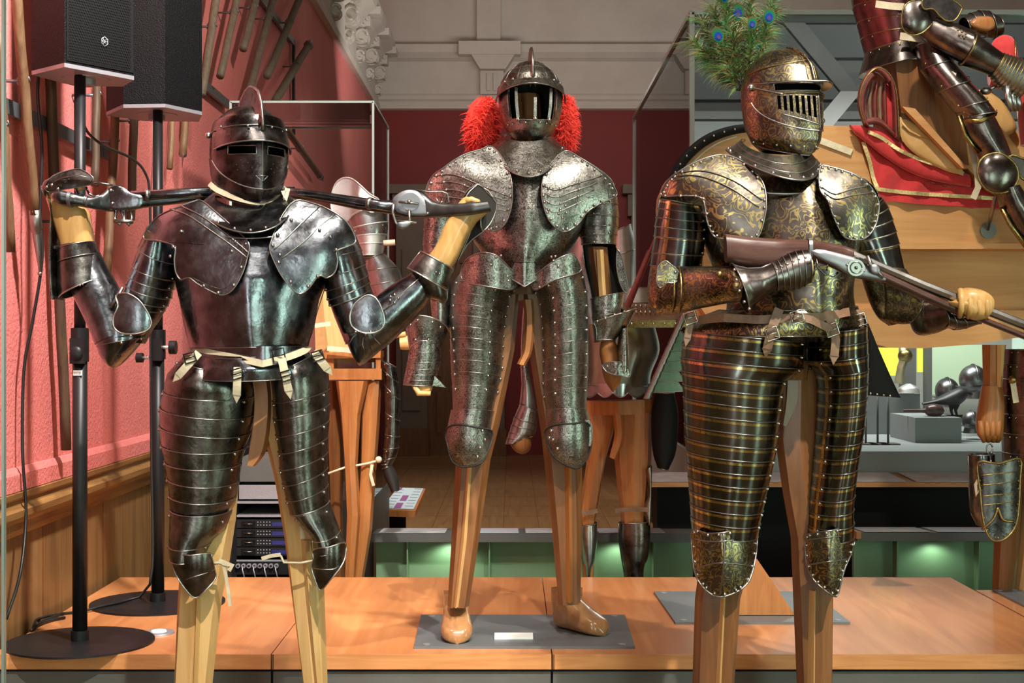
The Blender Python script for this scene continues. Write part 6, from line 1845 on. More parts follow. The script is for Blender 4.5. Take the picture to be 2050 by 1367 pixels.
b = MB(); b.puff([(1944, 186), (1975, 180), (2000, 196), (2020, 222), (2036, 256), (2020, 270), (1990, 276), (1970, 262), (1952, 225)], YH - .03, .02, (1988, 228), TANL); b.build('seat_skirt', sd)
b = MB()
slab(b, [(1806, 213), (1832, 217), (1938, 337), (1926, 336)], YH - .10, YH - .07, WHX)
slab(b, [(1792, 120), (1840, 118), (1930, 250), (1940, 330), (1900, 310), (1806, 240)], YH - .06, YH + .3, WDK)
slab(b, [(1850, 180), (1960, 200), (2040, 300), (2060, 420), (1980, 380), (1930, 330)], YH - .05, YH + .2, WHX)
b.build('seat_frame', sd)

# red caparison
rc = thing('saddle_cloth', tuple(W(1860, 415, YH - .02)), 'red felt saddle cloth edged with gold braid on the wooden horse', 'saddle cloth')
def cl(x, y, o=0): return YH - .014 - o - .006 * math.sin(x * .09 + y * .05)
b = MB()
b.patch([(1702, 252), (1730, 262), (1770, 282), (1830, 310), (1900, 340), (1960, 368), (2010, 388), (2060, 390), (2060, 420), (2000, 417), (1920, 413), (1834, 408), (1795, 403), (1759, 401), (1752, 375), (1742, 330), (1720, 280)], lambda x, y: cl(x, y), (1845, 365), REDF, th=.008, rings=12, sm=3)
b.build('lower_layer', rc)
b = MB()
b.AB([(1701, 250), (1735, 252), (1775, 262), (1810, 288), (1860, 318), (1940, 350)], [(1712, 268), (1735, 286), (1765, 310), (1815, 342), (1870, 362), (1942, 374)], YH - .03, .016, REDF, na=20, th=0, sub=6)
b.build('rolled_edge', rc)
def braid(P, w, o):
    b.strap([Vector((q.x, q.y, q.z)) for q in [W(x, y, cl(x, y, .004) - o) for x, y in [cat(P, i / 5) for i in range(5 * (len(P) - 1) + 1)]]], w, .003, TRIM)
b = MB(); braid([(1728, 284), (1740, 320), (1748, 355), (1757, 378)], .013, 0); braid([(1753, 378), (1800, 384), (1860, 389), (1926, 393), (1990, 397)], .013, 0)
braid([(1738, 264), (1765, 276), (1800, 300), (1850, 322), (1929, 348)], .012, .032); b.build('gold_braid', rc)

# rider
rd = thing('mounted_armour', tuple(W(1850, 250, YH + .05)), 'armour of the mounted figure at upper right with purplish plates and gilt borders', 'suit of armour')
b = MB()
b.AB([(1700, -80), (1708, 0), (1722, 55), (1735, 106)], [(1880, -80), (1860, 0), (1846, 50), (1836, 84)], YH + .10, .15, OXM if False else M('purplish_lames', (.12, .045, .05), (.22, .10, .10), rough=.22, rough2=.35, metal=1, scale=9), na=44, lames=5, order='down', flare=.015, sag=.01, rim=GOLD, rr=.002, riv=(30, 80, 130), rvm=RIV, th=.002, sub=4, Db=1)
b.build('torso_lames', rd)
b = MB(); b.AB([(1735, 104), (1730, 125), (1724, 148)], [(1836, 82), (1838, 100), (1842, 122)], YH + .10, [.15, .17, .19], BRN, na=44, rim=EDGED, rr=.002, th=.002, sag=.01, Db=1, riv=(20, 40, 60, 80, 100, 120), rvm=RIV, order='down'); b.build('waist_plate', rd)
b = MB(); b.strap([W(x, y, YH - .06) for x, y in [(1753, 8), (1780, 12), (1810, 14)]], .024, .004, STRAP); b.build('cream_strap', rd); b = MB(); b.strap([W(x, y, YH - .10) for x, y in [(1802, 72), (1830, 76), (1870, 82), (1890, 98)]], .024, .004, STRAP); b.build('cream_strap', rd)
b = MB()
b.AB([(1850, -60), (1830, -20), (1810, 10)], [(1960, -60), (1930, -20), (1900, 15)], YH - .15, .07, BRN, na=30, th=.002, Db=1); b.build('upper_arm_plate', rd)
b = MB(); f = lambda x, y: YH - .19 - .06 * sq(1 - ((x - 1835) / 45) ** 2 - ((y - 34) / 48) ** 2)
b.patch([(1804, 38), (1810, 14), (1825, 2), (1850, 0), (1872, 10), (1880, 30), (1866, 48), (1846, 66), (1824, 70), (1808, 58)], f, (1838, 34), BRN, rim=GOLD, rr=.0025)
b.patch([(1846, 2), (1860, -8), (1890, -10), (1924, 12), (1923, 24), (1912, 40), (1895, 42), (1880, 30), (1868, 18), (1850, 18)], lambda x, y: YH - .25, (1885, 14), BRN, rim=GOLD, rr=.003)
b.build('couter', rd)
b = MB(); b.AB([(1860, 30), (1905, 45), (1945, 62), (1962, 70)], [(1836, 68), (1862, 88), (1895, 108), (1922, 124)], [YH - .17, YH - .19, YH - .21, YH - .22], .055, BRN, na=36, th=.002, Db=1)
b.rivets([W(x, y, YH - .27) for x, y in [(1918, 60), (1926, 64), (1934, 68), (1922, 70), (1930, 75)]], .004, GOLD); b.build('vambrace', rd)
b = MB()
b.AB([(1951, 68), (1985, 92), (2010, 110)], [(1924, 130), (1955, 140), (1984, 152)], YH - .24, [.062, .05, .042], BRN, na=36, rim=GOLD, rr=.003, th=.002, Db=1, order='down')
b.AB([(2008, 108), (2040, 118), (2075, 130)], [(1982, 152), (2005, 176), (2040, 196)], YH - .24, .042, POL, lames=9, flare=.05, order='down', rim=GOLD, rr=.0018, na=32, th=.0018, sub=2, Db=1)
for i in range(3): b.tube([W(2014 + i * 10, 168 + i * 4, YH - .25 + i * .02), W(2018 + i * 10, 195 + i * 4, YH - .27 + i * .02), W(2026 + i * 8, 222, YH - .26 + i * .02)], [.012, .011, .007], POL, 8)
b.build('gauntlet', rd)
b = MB(); b.ball(W(1974, 182, YH - .20), .016, POL, 14, 10, (1.2, 1, .8)); b.tube([W(1980, 180, YH - .2), W(2000, 168, YH - .2)], .006, POL, 8); b.tube([W(1966, 188, YH - .2), W(1970, 184, YH - .2)], .004, GOLD, 8); b.build('sword_pommel', rd)
b = MB()
b.AB([(1925, 36), (1945, 26), (1970, 22), (1995, 34)], [(1936, 74), (1960, 70), (1985, 78), (2004, 72)], YH + .1, .05, BRN, lames=4, flare=.05, rim=EDGED, rr=.0018, na=30, th=.002, Db=1, sub=2)
b.puff([(1942, 46), (1958, 34), (1985, 34), (1992, 52), (1978, 62), (1955, 58)], YH + .045, .012, (1968, 48), WOR); b.build('far_gauntlet', rd)
b = MB()
b.AB([(1880, 96), (1905, 125), (1940, 165), (1975, 205), (1992, 228)], [(1834, 92), (1846, 140), (1880, 185), (1912, 222), (1930, 240)], [YH - .10, YH - .14, YH - .18, YH - .2, YH - .2], .07, BRN, na=40, lames=[0, 1, 2, 3, 4], flare=.02, order='up', rim=EDGED, rr=.0022, riv=(30, 150), rvm=GOLD, rvr=.005, th=.002, sub=4, Db=1)
b.tube([W(1992, 228, YH - .23), W(1962, 243, YH - .28), W(1930, 240, YH - .25)], .008, GOLD, 8); b.build('thigh_plate', rd)
b = MB()
b.AB([(1988, 230), (2008, 270), (2022, 306), (2030, 325)], [(1916, 228), (1930, 270), (1956, 306), (1966, 325)], YH - .2, .062, BRN, na=36, th=.002, keel=.2, Db=1, rim=EDGED)
b.tube([W(1919, 232, YH - .22), W(1932, 270, YH - .22), W(1958, 308, YH - .22)], .007, GOLD, 8); b.build('lower_thigh_plate', rd)
b = MB(); f = lambda x, y: YH - .25 - .045 * sq(1 - ((x - 1997) / 46) ** 2 - ((y - 346) / 46) ** 2)
b.patch([(1957, 346), (1962, 322), (1980, 309), (2002, 307), (2022, 318), (2036, 336), (2038, 358), (2028, 376), (2008, 386), (1984, 384), (1966, 370)], f, (1997, 346), BRN, rim=GOLD, rr=.004)
b.patch([(2022, 312), (2045, 316), (2070, 330), (2075, 350), (2050, 360), (2036, 340)], lambda x, y: YH - .25, (2048, 336), BRN, rim=GOLD, rr=.004); b.build('knee_cop', rd)
b = MB(); b.AB([(2038, 370), (2060, 400), (2100, 440), (2140, 520)], [(1995, 384), (2004, 415), (2022, 450), (2060, 500)], YH - .22, .06, BRN, na=36, th=.002, Db=1)
b.tube([W(2004, 415, YH - .24), W(2022, 450, YH - .24), W(2060, 502, YH - .24)], .008, GOLD, 8); b.build('greave', rd)
b = MB(); b.strap([W(x, y, YH - .16 + .0 * x) for x, y in [(1944, 288), (1950, 320), (1957, 352), (1958, 375), (1948, 398)]], .020, .004, STRAP); b.build('hanging_strap', rd)
b = MB(); b.tube([W(1993, 392, YH - .14), W(1978, 460, YH - .0)], .007, EDGED, 10); b.disc((W(1978, 461, YH).x, YH - .006, W(1978, 461, YH).z), .028, .005, EDGED, 20, axis='Y'); b.build('mount_rod', rd)
# red bar and cloth at the right edge
b = MB()
b.AB([(1982, 96), (1990, 80), (2008, 70), (2026, 74), (2032, 90)], [(1980, 172), (1990, 176), (2008, 178), (2024, 178), (2032, 174)], YH - .05, .03, REDF, na=14, th=0)
b.AB([(2034, 170), (2038, 230), (2044, 290)], [(2100, 160), (2110, 230), (2120, 300)], YH - .1, .06, REDF, na=20, th=0)
b.tube([W(2032, 78, YH - .08), W(2034, 120, YH - .09), W(2030, 175, YH - .08)], .003, GOLD, 6)
solo(b, 'saddle_pommel', 'red felt covered pommel beside the rider at the right edge', 'saddle part')

# ================================================================ armour behind, between the left and middle suits
Y4 = 5.65
k4 = thing('suit_of_armour', ((710 - CXP) * Y4 / F, Y4, 0), 'bright armour with round flange and wooden legs, half hidden between the left and middle suits', 'suit of armour')
b = MB(); b.AB([(628, 560), (630, 640), (632, 725)], [(700, 560), (720, 640), (762, 725)], Y4 + .08, .05, WLT, na=6, flat=True, linear=True, th=0); b.build('torso_board', k4)
b = MB()
b.prism([W(640, 706, Y4 - .06), W(762, 702, Y4 - .06), W(762, 716, Y4 - .06), W(640, 718, Y4 - .06)], (0, .14, 0), WOR); b.prism([W(620, 738, Y4 - .06), W(764, 738, Y4 - .06), W(764, 760, Y4 - .06), W(620, 760, Y4 - .06)], (0, .14, 0), WOR)
b.prism([W(654, 706, Y4 - .05), W(668, 706, Y4 - .05), W(668, 760, Y4 - .05), W(654, 760, Y4 - .05)], (0, .12, 0), WOR); b.prism([W(752, 704, Y4 - .05), W(762, 704, Y4 - .05), W(762, 760, Y4 - .05), W(752, 760, Y4 - .05)], (0, .12, 0), WOR); b.build('pelvis_frame', k4)
b = MB(); b.AB([(672, 762), (682, 830), (690, 930), (694, 1030), (690, 1160), (688, 1300)], [(738, 762), (722, 830), (716, 930), (722, 1030), (712, 1160), (706, 1300)], Y4 - .04, .05, WOR, na=8, flat=True, linear=True, th=0, ex=.8); b.build('wooden_leg', k4)
b = MB(); b.AB([(738, 762), (724, 830), (722, 930), (712, 1060), (704, 1160), (700, 1300)], [(764, 762), (760, 850), (752, 960), (745, 1060), (728, 1160), (720, 1300)], Y4 + .0, .05, WOR, na=8, flat=True, linear=True, th=0, ex=.8); b.build('wooden_leg', k4)
b = MB(); b.AB([(652, 762), (656, 900), (660, 1000), (656, 1160), (654, 1300)], [(684, 762), (688, 900), (686, 1000), (690, 1160), (692, 1300)], Y4 + .12, .05, WDK, na=8, flat=True, linear=True, th=0); b.build('wooden_leg', k4)
b = MB(); b.tube([W(x, y, Y4 - .06) for x, y in [(640, 954), (690, 936), (735, 928), (756, 922)]], .005, STRAP, 6); b.strap([W(x, y, Y4 - .07) for x, y in [(745, 930), (742, 950), (748, 972)]], .012, .004, STRAP); b.ball(W(758, 920, Y4 - .06), .014, STRAP, 8, 6); b.build('leg_tie', k4)
b = MB(); b.strap([W(x, y, Y4 - .08) for x, y in [(630, 652), (645, 650), (662, 648)]], .018, .004, STRAP); b.build('cream_strap', k4); b = MB(); b.strap([W(x, y, Y4 - .10) for x, y in [(655, 697), (690, 700), (715, 704)]], .020, .004, STRAP); b.build('cream_strap', k4)
b = MB()
b.patch([(664, 390), (672, 367), (688, 356), (705, 358), (723, 372), (740, 388), (760, 402), (748, 425), (728, 420), (704, 432), (690, 446), (672, 434), (663, 415)], lambda x, y: Y4 - .05 - .05 * sq(1 - ((x - 715) / 60) ** 2) + .03 * sq(1 - ((x - 685) / 30) ** 2), (702, 398), SIL, rim=SIL, rr=.0035, rings=10); b.build('shoulder_flange', k4)
b = MB()
b.AB([(700, 378), (690, 410), (694, 440), (708, 470), (716, 480)], [(745, 388), (762, 405), (772, 430), (776, 455), (772, 478)], Y4 - .01, .07, POL, na=36, lames=[0, 2.6, 4], flare=.03, rim=SIL, rr=.003, th=.002, Db=1, riv=(40, 100, 140), rvm=RIV)
b.AB([(712, 474), (716, 490), (720, 512)], [(772, 470), (770, 488), (766, 512)], Y4 - .02, .075, SIL, na=36, lames=2, flare=.04, rim=SIL, rr=.003, th=.002, Db=1); b.build('pauldron', k4)
b = MB(); b.AB([(732, 524), (728, 545), (735, 575), (742, 600)], [(770, 508), (795, 535), (806, 560), (812, 600)], Y4 - .02, .07, POL, na=36, lames=[0, 1, 2, 3], flare=.02, rim=EDGED, rr=.002, th=.002, Db=1); b.build('upper_arm_plate', k4)
b = MB(); b.tube([W(768, 487, Y4 - .08), W(791, 485, Y4 - .08)], .012, STRAP, 10); b.build('wooden_peg', k4)
b = MB(); b.AB([(765, 722), (770, 760), (772, 850), (768, 905), (765, 938)], [(792, 735), (800, 790), (800, 860), (798, 900), (785, 930)], Y4 - .02, .05, BLKB, na=24, lames=7, flare=.03, rim=EDGED, rr=.0022, riv=(60,), rvm=RIV, th=.002, sub=3, Db=1)
b.AB([(764, 930), (770, 955), (784, 985)], [(782, 926), (795, 950), (800, 980)], Y4 - .03, .04, INN, na=20, rim=EDGED, rr=.002, th=.002); b.build('tasset', k4)
b = MB(); b.AB([(800, 676), (815, 672), (832, 668)], [(802, 700), (820, 700), (836, 694)], Y4 - .2, .025, WLT, na=12, th=0); b.tube([W(790, 673, Y4 - .2), W(812, 668, Y4 - .21)], .010, WLT, 8); b.build('wooden_hand', k4)

# ================================================================ armour behind, between the middle and right suits
Y5 = 5.75
k5 = thing('suit_of_armour', ((1245 - CXP) * Y5 / F, Y5, 0), 'steel armour with scalloped skirt and greaves, half hidden between the middle and right suits', 'suit of armour')
b = MB(); b.AB([(1160, 802), (1160, 830)], [(1308, 800), (1310, 828)], Y5 - .02, .08, WOR, na=4, flat=True, linear=True, th=0, ex=.3); b.build('pelvis_board', k5)
b = MB(); b.AB([(1168, 825), (1175, 920), (1160, 1020), (1164, 1060), (1170, 1300)], [(1240, 825), (1212, 920), (1192, 1040), (1190, 1060), (1186, 1300)], Y5, .05, WOR, na=8, flat=True, linear=True, th=0, ex=.8); b.build('wooden_leg', k5)
b = MB(); b.AB([(1232, 825), (1230, 920), (1240, 1010), (1245, 1060), (1256, 1300)], [(1306, 825), (1304, 920), (1295, 1010), (1290, 1060), (1284, 1300)], Y5, .05, WOR, na=8, flat=True, linear=True, th=0, ex=.8); b.build('wooden_leg', k5)
b = MB(); b.AB([(1226, 825), (1230, 870), (1220, 915)], [(1246, 825), (1248, 880), (1232, 920)], Y5 - .08, .02, WOR, na=6, flat=True, th=0); b.build('pelvis_block', k5)
for (xa, xb, ya) in ((1160, 1196, 1050), (1238, 1302, 1046)):
    b = MB(); b.AB([(xa + 1, ya), (xa, ya + 30), (xa + 6, ya + 70), (xa + 12, 1150), (xa + 12, 1300)], [(xb - 1, ya - 4), (xb, ya + 30), (xb - 5, ya + 70), (xb - 14, 1150), (xb - 14, 1300)], Y5 - .02, .06, BRN if xa > 1200 else POL, na=32, th=.002, rim=EDGED, rr=.0022, order='down', Db=1, a0=0, a1=359.9); b.build('greave', k5)
b = MB(); b.strap([W(x, y, Y5 - .07) for x, y in [(1232, 1022), (1265, 1019), (1300, 1020)]], .018, .004, LEATH); b.strap([W(x, y, Y5 - .07) for x, y in [(1160, 1026), (1180, 1026), (1196, 1022)]], .018, .004, LEATH); b.build('knee_strap', k5)
b = MB(); b.AB([(1292, 940), (1298, 985), (1288, 1020), (1296, 1050)], [(1306, 930), (1304, 985), (1306, 1022), (1302, 1048)], Y5 - .04, .03, EDGED, na=14, th=.002); b.build('knee_wing', k5)
b = MB()
b.AB([(1165, 650), (1172, 700), (1170, 745), (1166, 770)], [(1310, 650), (1320, 700), (1304, 745), (1300, 772)], Y5 - .04, [.14, .16, .17, .17], M('greenish_old_steel', (.26, .27, .22), (.36, .35, .28), rough=.3, metal=1, scale=8), na=48, th=.002, rim=EDGED, rr=.002, Db=1)
def sc5(u, v):
    x = 1164 + 142 * u; d = .18 * math.sin(math.pi * (.08 + .84 * u))
    return W(x, 768 + v * (18 + 9 * abs(math.sin(u * math.pi * 4.5))), Y5 - .04 - d)
b.grid(sc5, 90, 4, POL, th=.003); b.tube([sc5(i / 90, 1) for i in range(91)], .003, EDGED, 5)
b.build('skirt_plate', k5)
b = MB(); b.AB([(1220, 470), (1215, 520), (1225, 600)], [(1262, 450), (1270, 500), (1262, 640)], Y5 - .05, .09, SIL, na=32, th=.002, lames=[0, 1, 2], flare=.03, rim=EDGED, rr=.002, Db=1); b.build('breastplate', k5)
b = MB(); b.AB([(1130, 480), (1120, 560), (1140, 650)], [(1240, 470), (1250, 560), (1250, 650)], Y5 + .0, .10, POL, na=32, th=.002, Db=1); b.build('backplate', k5)
b = MB(); b.AB([(1250, 578), (1254, 606)], [(1302, 575), (1300, 606)], Y5 - .12, .04, SIL, na=24, th=.002, rim=EDGED); b.build('elbow_plate', k5)
# horse armour of the far side: belt plate with gilt edge, scaled crinet
t = k5
b = MB(); b.prism([W(1248, 606, 5.5), W(1390, 612, 5.5), W(1380, 640, 5.5), W(1255, 645, 5.5)], (0, .03, 0), LEATH)
b.rivets([W(1256 + 9 * (i % 8), 612 + 12 * (i // 8), 5.495) for i in range(16)], .006, RIV); b.build('leather_plate', t)
b = MB(); b.prism([W(1255, 641, 5.49), W(1385, 640, 5.49), W(1380, 655, 5.49), W(1258, 656, 5.49)], (0, .05, 0), GOLD); b.rivets([W(1265 + 22 * i, 648, 5.485) for i in range(5)], .006, RIV); b.build('gilt_edge', t)
b = MB()
n = 12
for i in range(n):
    f0, f1_ = i / n, (i + 1) / n
    xa, ya = 1370 - 74 * f0, 626 + 166 * f0; xb, yb = 1370 - 74 * f1_, 626 + 166 * f1_
    b.AB([(xa - 7, ya + 3), (xb - 9, yb + 6)], [(xa + 6, ya + 3), (xb + 7, yb + 6)], 5.47, .02, EDGED, na=8, th=0, linear=True)
b.build('spiky_edge', t)
GRS = M('green_tinted_scale', (.05, .075, .05), (.10, .13, .09), rough=.35, metal=.8, scale=12)
for i in range(6):
    y = 665 + i * 20
    b = MB(); b.patch([(1357 - i * 10, y), (1366 - i * 2, y - 2), (1372, y + 18), (1348 - i * 9, y + 21)], lambda x, y_: 5.5 - .004 * i, (1360 - i * 5, y + 9), GRS, th=.004, smooth=False, rings=3, rim=EDGED, rr=.0016); b.build('scale', t)
t = k5
b = MB(); b.AB([(1312, 786), (1304, 830), (1306, 900), (1316, 936)], [(1350, 786), (1358, 830), (1354, 900), (1338, 940)], Y5 - .05, .05, BFL, na=24, th=.002, rim=EDGED, rr=.002); b.build('dark_tasset', k5)
for k in range(2):
    b = MB(); b.AB([(1312 - k * 16, 470 + k * 30), (1280 - k * 8, 540 + k * 18), (1250, 610)], [(1318 - k * 16, 476 + k * 30), (1290 - k * 8, 546 + k * 18), (1262, 618)], 5.1 + k * .06, .008, OXB, na=8, th=0, linear=True)
    solo(b, 'rein_strap', ('upper' if k == 0 else 'lower') + ' oxblood rein slanting down behind the elbow of the gilt armour', 'rein')

# arm of a further armour, seen between the legs of the middle suit
Y6 = 6.35
k6 = thing('suit_of_armour', ((1110 - CXP) * Y6 / F, Y6, 0), 'far armour whose steel forearm shows between the legs of the middle suit', 'suit of armour')
b = MB(); b.AB([(1070, 420), (1060, 560), (1078, 700)], [(1160, 420), (1170, 560), (1155, 700)], Y6, .13, POL, na=32, th=.002, Db=1); b.build('cuirass', k6)
b = MB(); b.AB([(1100, 700), (1110, 900), (1120, 1300)], [(1150, 700), (1150, 900), (1150, 1300)], Y6, .05, WDK, na=8, flat=True, th=0); b.build('wooden_leg', k6)
b = MB(); b.AB([(1052, 560), (1044, 660), (1042, 735), (1044, 770), (1040, 812)], [(1078, 560), (1062, 660), (1058, 735), (1066, 770), (1073, 820)], Y6 - .03, .05, POL, na=30, th=.002, Db=1, lames=[0, 2, 4], rim=EDGED, rr=.003, order='up'); b.build('vambrace', k6)
b = MB(); b.AB([(1042, 808), (1030, 835), (1020, 865), (1012, 888)], [(1076, 822), (1074, 850), (1068, 872), (1040, 884)], Y6 - .05, .05, POL, na=30, th=.002, lames=[0, 1, 1.5, 2, 2.5, 3], flare=.05, order='down', rim=EDGED, rr=.0022, Db=1); b.build('gauntlet', k6)
b = MB(); b.puff([(1022, 886), (1034, 866), (1056, 866), (1064, 886), (1060, 902), (1046, 909), (1030, 902)], Y6 - .06, .04, (1044, 886), WOR); b.build('wooden_hand', k6)

# ================================================================ armour at the right edge with hanging tassets
Y7 = 4.98
k7 = thing('suit_of_armour', ((2060 - CXP) * Y7 / F, Y7, PT), 'brown armour cut by the right edge, its bare wooden hand holding a pair of tassets', 'suit of armour')
b = MB(); b.AB([(2014, 700), (2008, 780), (2010, 880), (2016, 985)], [(2120, 700), (2120, 780), (2120, 880), (2112, 985)], Y7, .13, BRN, na=36, lames=8, flare=.015, rim=EDGED, rr=.0018, riv=(20, 35), rvm=RIV, th=.002, sub=3, Db=1); b.build('tasset', k7)
b = MB(); b.strap([W(x, y, Y7 - .10) for x, y in [(2026, 756), (2030, 780), (2034, 806)]], .020, .004, STRAP); b.ball(W(2027, 760, Y7 - .105), .014, GOLD, 10, 8); b.build('strap', k7)
b = MB(); b.AB([(1990, 960), (1990, 1080), (1986, 1180)], [(2050, 960), (2040, 1080), (2024, 1180)], Y7 + .02, .05, WDK, na=8, flat=True, linear=True, th=0); b.build('wooden_leg', k7)
b = MB(); b.AB([(2046, 960), (2042, 1080), (2030, 1180)], [(2075, 960), (2066, 1080), (2050, 1180)], Y7 + .02, .05, WLT, na=8, flat=True, linear=True, th=0); b.build('wooden_leg', k7)
b = MB(); b.AB([(1966, 690), (1968, 775)], [(2014, 690), (2004, 775)], Y7 - .02, .04, WOR, na=6, flat=True, linear=True, th=0, ex=.7); b.AB([(1996, 690), (1996, 775)], [(2012, 690), (2006, 775)], Y7 - .06, .01, WLT, na=4, flat=True, linear=True, th=0); b.build('wooden_forearm', k7)
b = MB()
b.AB([(1967, 772), (1960, 810), (1955, 840), (1958, 870), (1970, 884)], [(2005, 772), (2009, 810), (2008, 850), (2006, 875), (2000, 886)], Y7 - .03, [.034, .042, .044, .038, .02], WOR, na=16, th=0, ex=.8, Db=1)
for i in range(4): b.tube([W(1964 + i * 12, 842, Y7 - .065), W(1965 + i * 11, 866, Y7 - .068), W(1970 + i * 9, 884, Y7 - .05)], [.010, .0105, .008], WOR, 8)
b.build('wooden_hand', k7)
t = thing('hanging_tassets', tuple(W(1990, 1082, Y7 - .12)), 'pair of dark gilt-bordered tassets hanging from a ring below the wooden hand', 'armour piece')
b = MB(); b.AB([(1938, 910), (1940, 960), (1942, 1020), (1956, 1050)], [(1990, 908), (1992, 960), (1988, 1020), (1980, 1056)], Y7 - .02, .05, BLK, na=28, rim=EDGED, rr=.002, th=.002, a0=0, a1=359, order='down'); b.build('rear_tasset', t)
b = MB(); f = lambda x, y: Y7 - .10 - .05 * sq(1 - ((x - 2000) / 52) ** 2)
b.patch([(1958, 926), (2000, 928), (2042, 918), (2042, 960), (2040, 1010), (2034, 1050), (2018, 1074), (1998, 1083), (1980, 1074), (1968, 1040), (1962, 980)], f, (2000, 1000), DKS, rim=GOLD, rr=.004, rings=12, riv=22, rvm=GOLD)
for yy in (948, 968, 990, 1008): b.tube([W(x, yy + (x - 2000) * -.1, f(x, yy) - .002) for x in range(1962, 2042, 8)], .0022, GOLD, 6)
for sgn in (-1, 1): b.tube([W(x, y, f(x, y) - .002) for x, y in [cat([(1998, 1016), (1998 + sgn * 10, 1040), (1998 + sgn * 32, 1052 + sgn * -8)], i / 5) for i in range(11)]], .005, GOLD, 6)
b.build('front_tasset', t)
b = MB(); b.tube([W(1981 + 6 * math.cos(a), 898 + 10 * math.sin(a), Y7 - .07) for a in [.5 * i for i in range(13)]], .003, EDGED, 6); b.tube([W(1981, 906, Y7 - .07), W(1984, 926, Y7 - .08), W(1988, 936, Y7 - .10)], .004, BLK, 6); b.build('ring', t)
b = MB(); b.strap([W(x, y, Y7 - .12) for x, y in [(1960, 958), (1953, 970), (1955, 992), (1962, 976), (1966, 1000)]], .010, .003, STRAP); b.build('leather_lace', t)

# ================================================================ cases, tables, rack
def bar(mb, p, q, r, mat): mb.tube([p, q], r, mat, 4, smooth=False)


def glasscase(name, label, x0, x1, ya, yb, z0, z1, edge=.006):
    t = thing(name, ((x0 + x1) / 2, (ya + yb) / 2, z0), label, 'display case', None)
    for (a, c) in (((x0, ya, z0), (x1, ya + .008, z1)), ((x0, yb, z0), (x1, yb + .008, z1)), ((x0, ya + .009, z0), (x0 + .008, yb, z1)), ((x1 - .008, ya + .009, z0), (x1, yb, z1)), ((x0, ya, z1), (x1, yb, z1 + .008))):
        b = MB(); b.box(a, c, GLS); b.build('glass_pane', t)
    b = MB()
    for x in (x0, x1):
        for y in (ya, yb): b.box((x - edge, y - edge, z0), (x + edge, y + edge, z1), GLE)
        b.box((x - edge, ya, z1 - edge), (x + edge, yb, z1 + edge), GLE)
    for y in (ya, yb): b.box((x0, y - edge, z1 - edge), (x1, y + edge, z1 + edge), GLE)
    b.build('glass_edge', t)
    return t


gx = lambda x, Y: (x - CXP) * Y / F
gz = lambda y, Y: CAMZ - (y - CYP) * Y / F
t = glasscase('display_case', 'small glass case standing behind the left helmet', gx(462, 6.2), gx(747, 6.2), 6.2, 6.95, .55, gz(204, 6.2), .005)
b = MB(); b.box((gx(458, 6.2), 6.18, 0), (gx(749, 6.2), 6.97, .549), GPNL); b.build('case_plinth', t)
b = MB(); b.disc((gx(733, 6.2), 6.5, gz(204, 6.2) + .01), .008, .04, SIL, 12); b.disc((gx(733, 6.2), 6.5, gz(204, 6.2) - .05), .014, .04, SIL, 12); b.build('glass_fixing', t)
CY0, CY1, CX0, CX1 = 7.0, 10.3, .9, 5.5
t = glasscase('display_case', 'very large glass case filling the background on the right', CX0, CX1, CY0, CY1, .70, gz(25, 7.0), .012)
bigc = t
b = MB(); b.box((CX0 - .01, CY0 - .01, .42), (CX1, CY1, .699), GRYC); b.box((CX0 + .1, CY0 + .3, 0), (CX1, CY1 - .1, .42), BFL); b.build('case_plinth', t)
b = MB(); b.box((CX0 + .02, CY0 + .02, gz(40, 7)), (CX1 - .02, CY0 + .06, gz(27, 7)), GRYC); b.build('header_rail', t)
b = MB()
for (ya, yb2, m_) in ((130, 158, GRYC), (205, 238, GPNL), (246, 300, GRYC), (330, 396, GRYC), (400, 408, ALU), (415, 440, GRYC)):
    b.box((CX0 + .3, 10.0, gz(yb2, 10)), (CX1 - .05, 10.1, gz(ya, 10)), m_)  # bars stand in for ceiling parts reflected in the glass
b.box((CX0 + .3, 10.12, .72), (CX1 - .05, 10.16, gz(130, 10)), M('case_back_panel', (.30, .31, .29), (.36, .37, .34), rough=.7, scale=3))
b.build('rear_panel_reflections', t)
for (P, q) in (((1690, 40), (1480, 300)), ((1760, 90), (1560, 330))):  # slanting strips modelled in place of reflections on the glass
    b = MB(); a_, c_ = W(*P, 9.2), W(*q, 9.2); b.prism([a_, a_ + Vector((.14, 0, 0)), c_ + Vector((.14, 0, 0)), c_], (0, .05, 0), GPNL); b.build('brace_reflection', t)
# lit back panels and exhibits inside the case
for (xa, xb, ya, yb2, m_, l_) in ((1735, 1803, 690, 752, LIME, 'left'), (1838, 1856, 690, 745, LIME, 'right'), (1862, 1975, 690, 790, PGRN, 'wide')):
    b = MB(); b.box((gx(xa, 9.6), 9.6, gz(yb2, 9.6)), (gx(xb, 9.6), 9.63, gz(ya, 9.6)), m_)
    o = b.build('backlit_panel', bigc)
b = MB(); b.box((gx(1806, 9), 9.0, .7), (gx(1834, 9), 9.08, gz(560, 9)), GPNL); b.box((gx(1855, 9), 9.0, .7), (gx(1866, 9), 9.08, gz(560, 9)), GPNL); b.build('post', bigc)
b = MB(); b.box((gx(1725, 8.3), 8.3, .70), (gx(1842, 8.3), 8.7, gz(788, 8.3)), GRYC); solo(b, 'display_block', 'tall grey display block at the left inside the large case', 'display block')
b = MB(); b.box((gx(1832, 7.6), 7.6, .70), (gx(1925, 7.6), 8.1, gz(836, 7.6)), GRYC); solo(b, 'display_block', 'low grey display block carrying the black bird', 'display block')
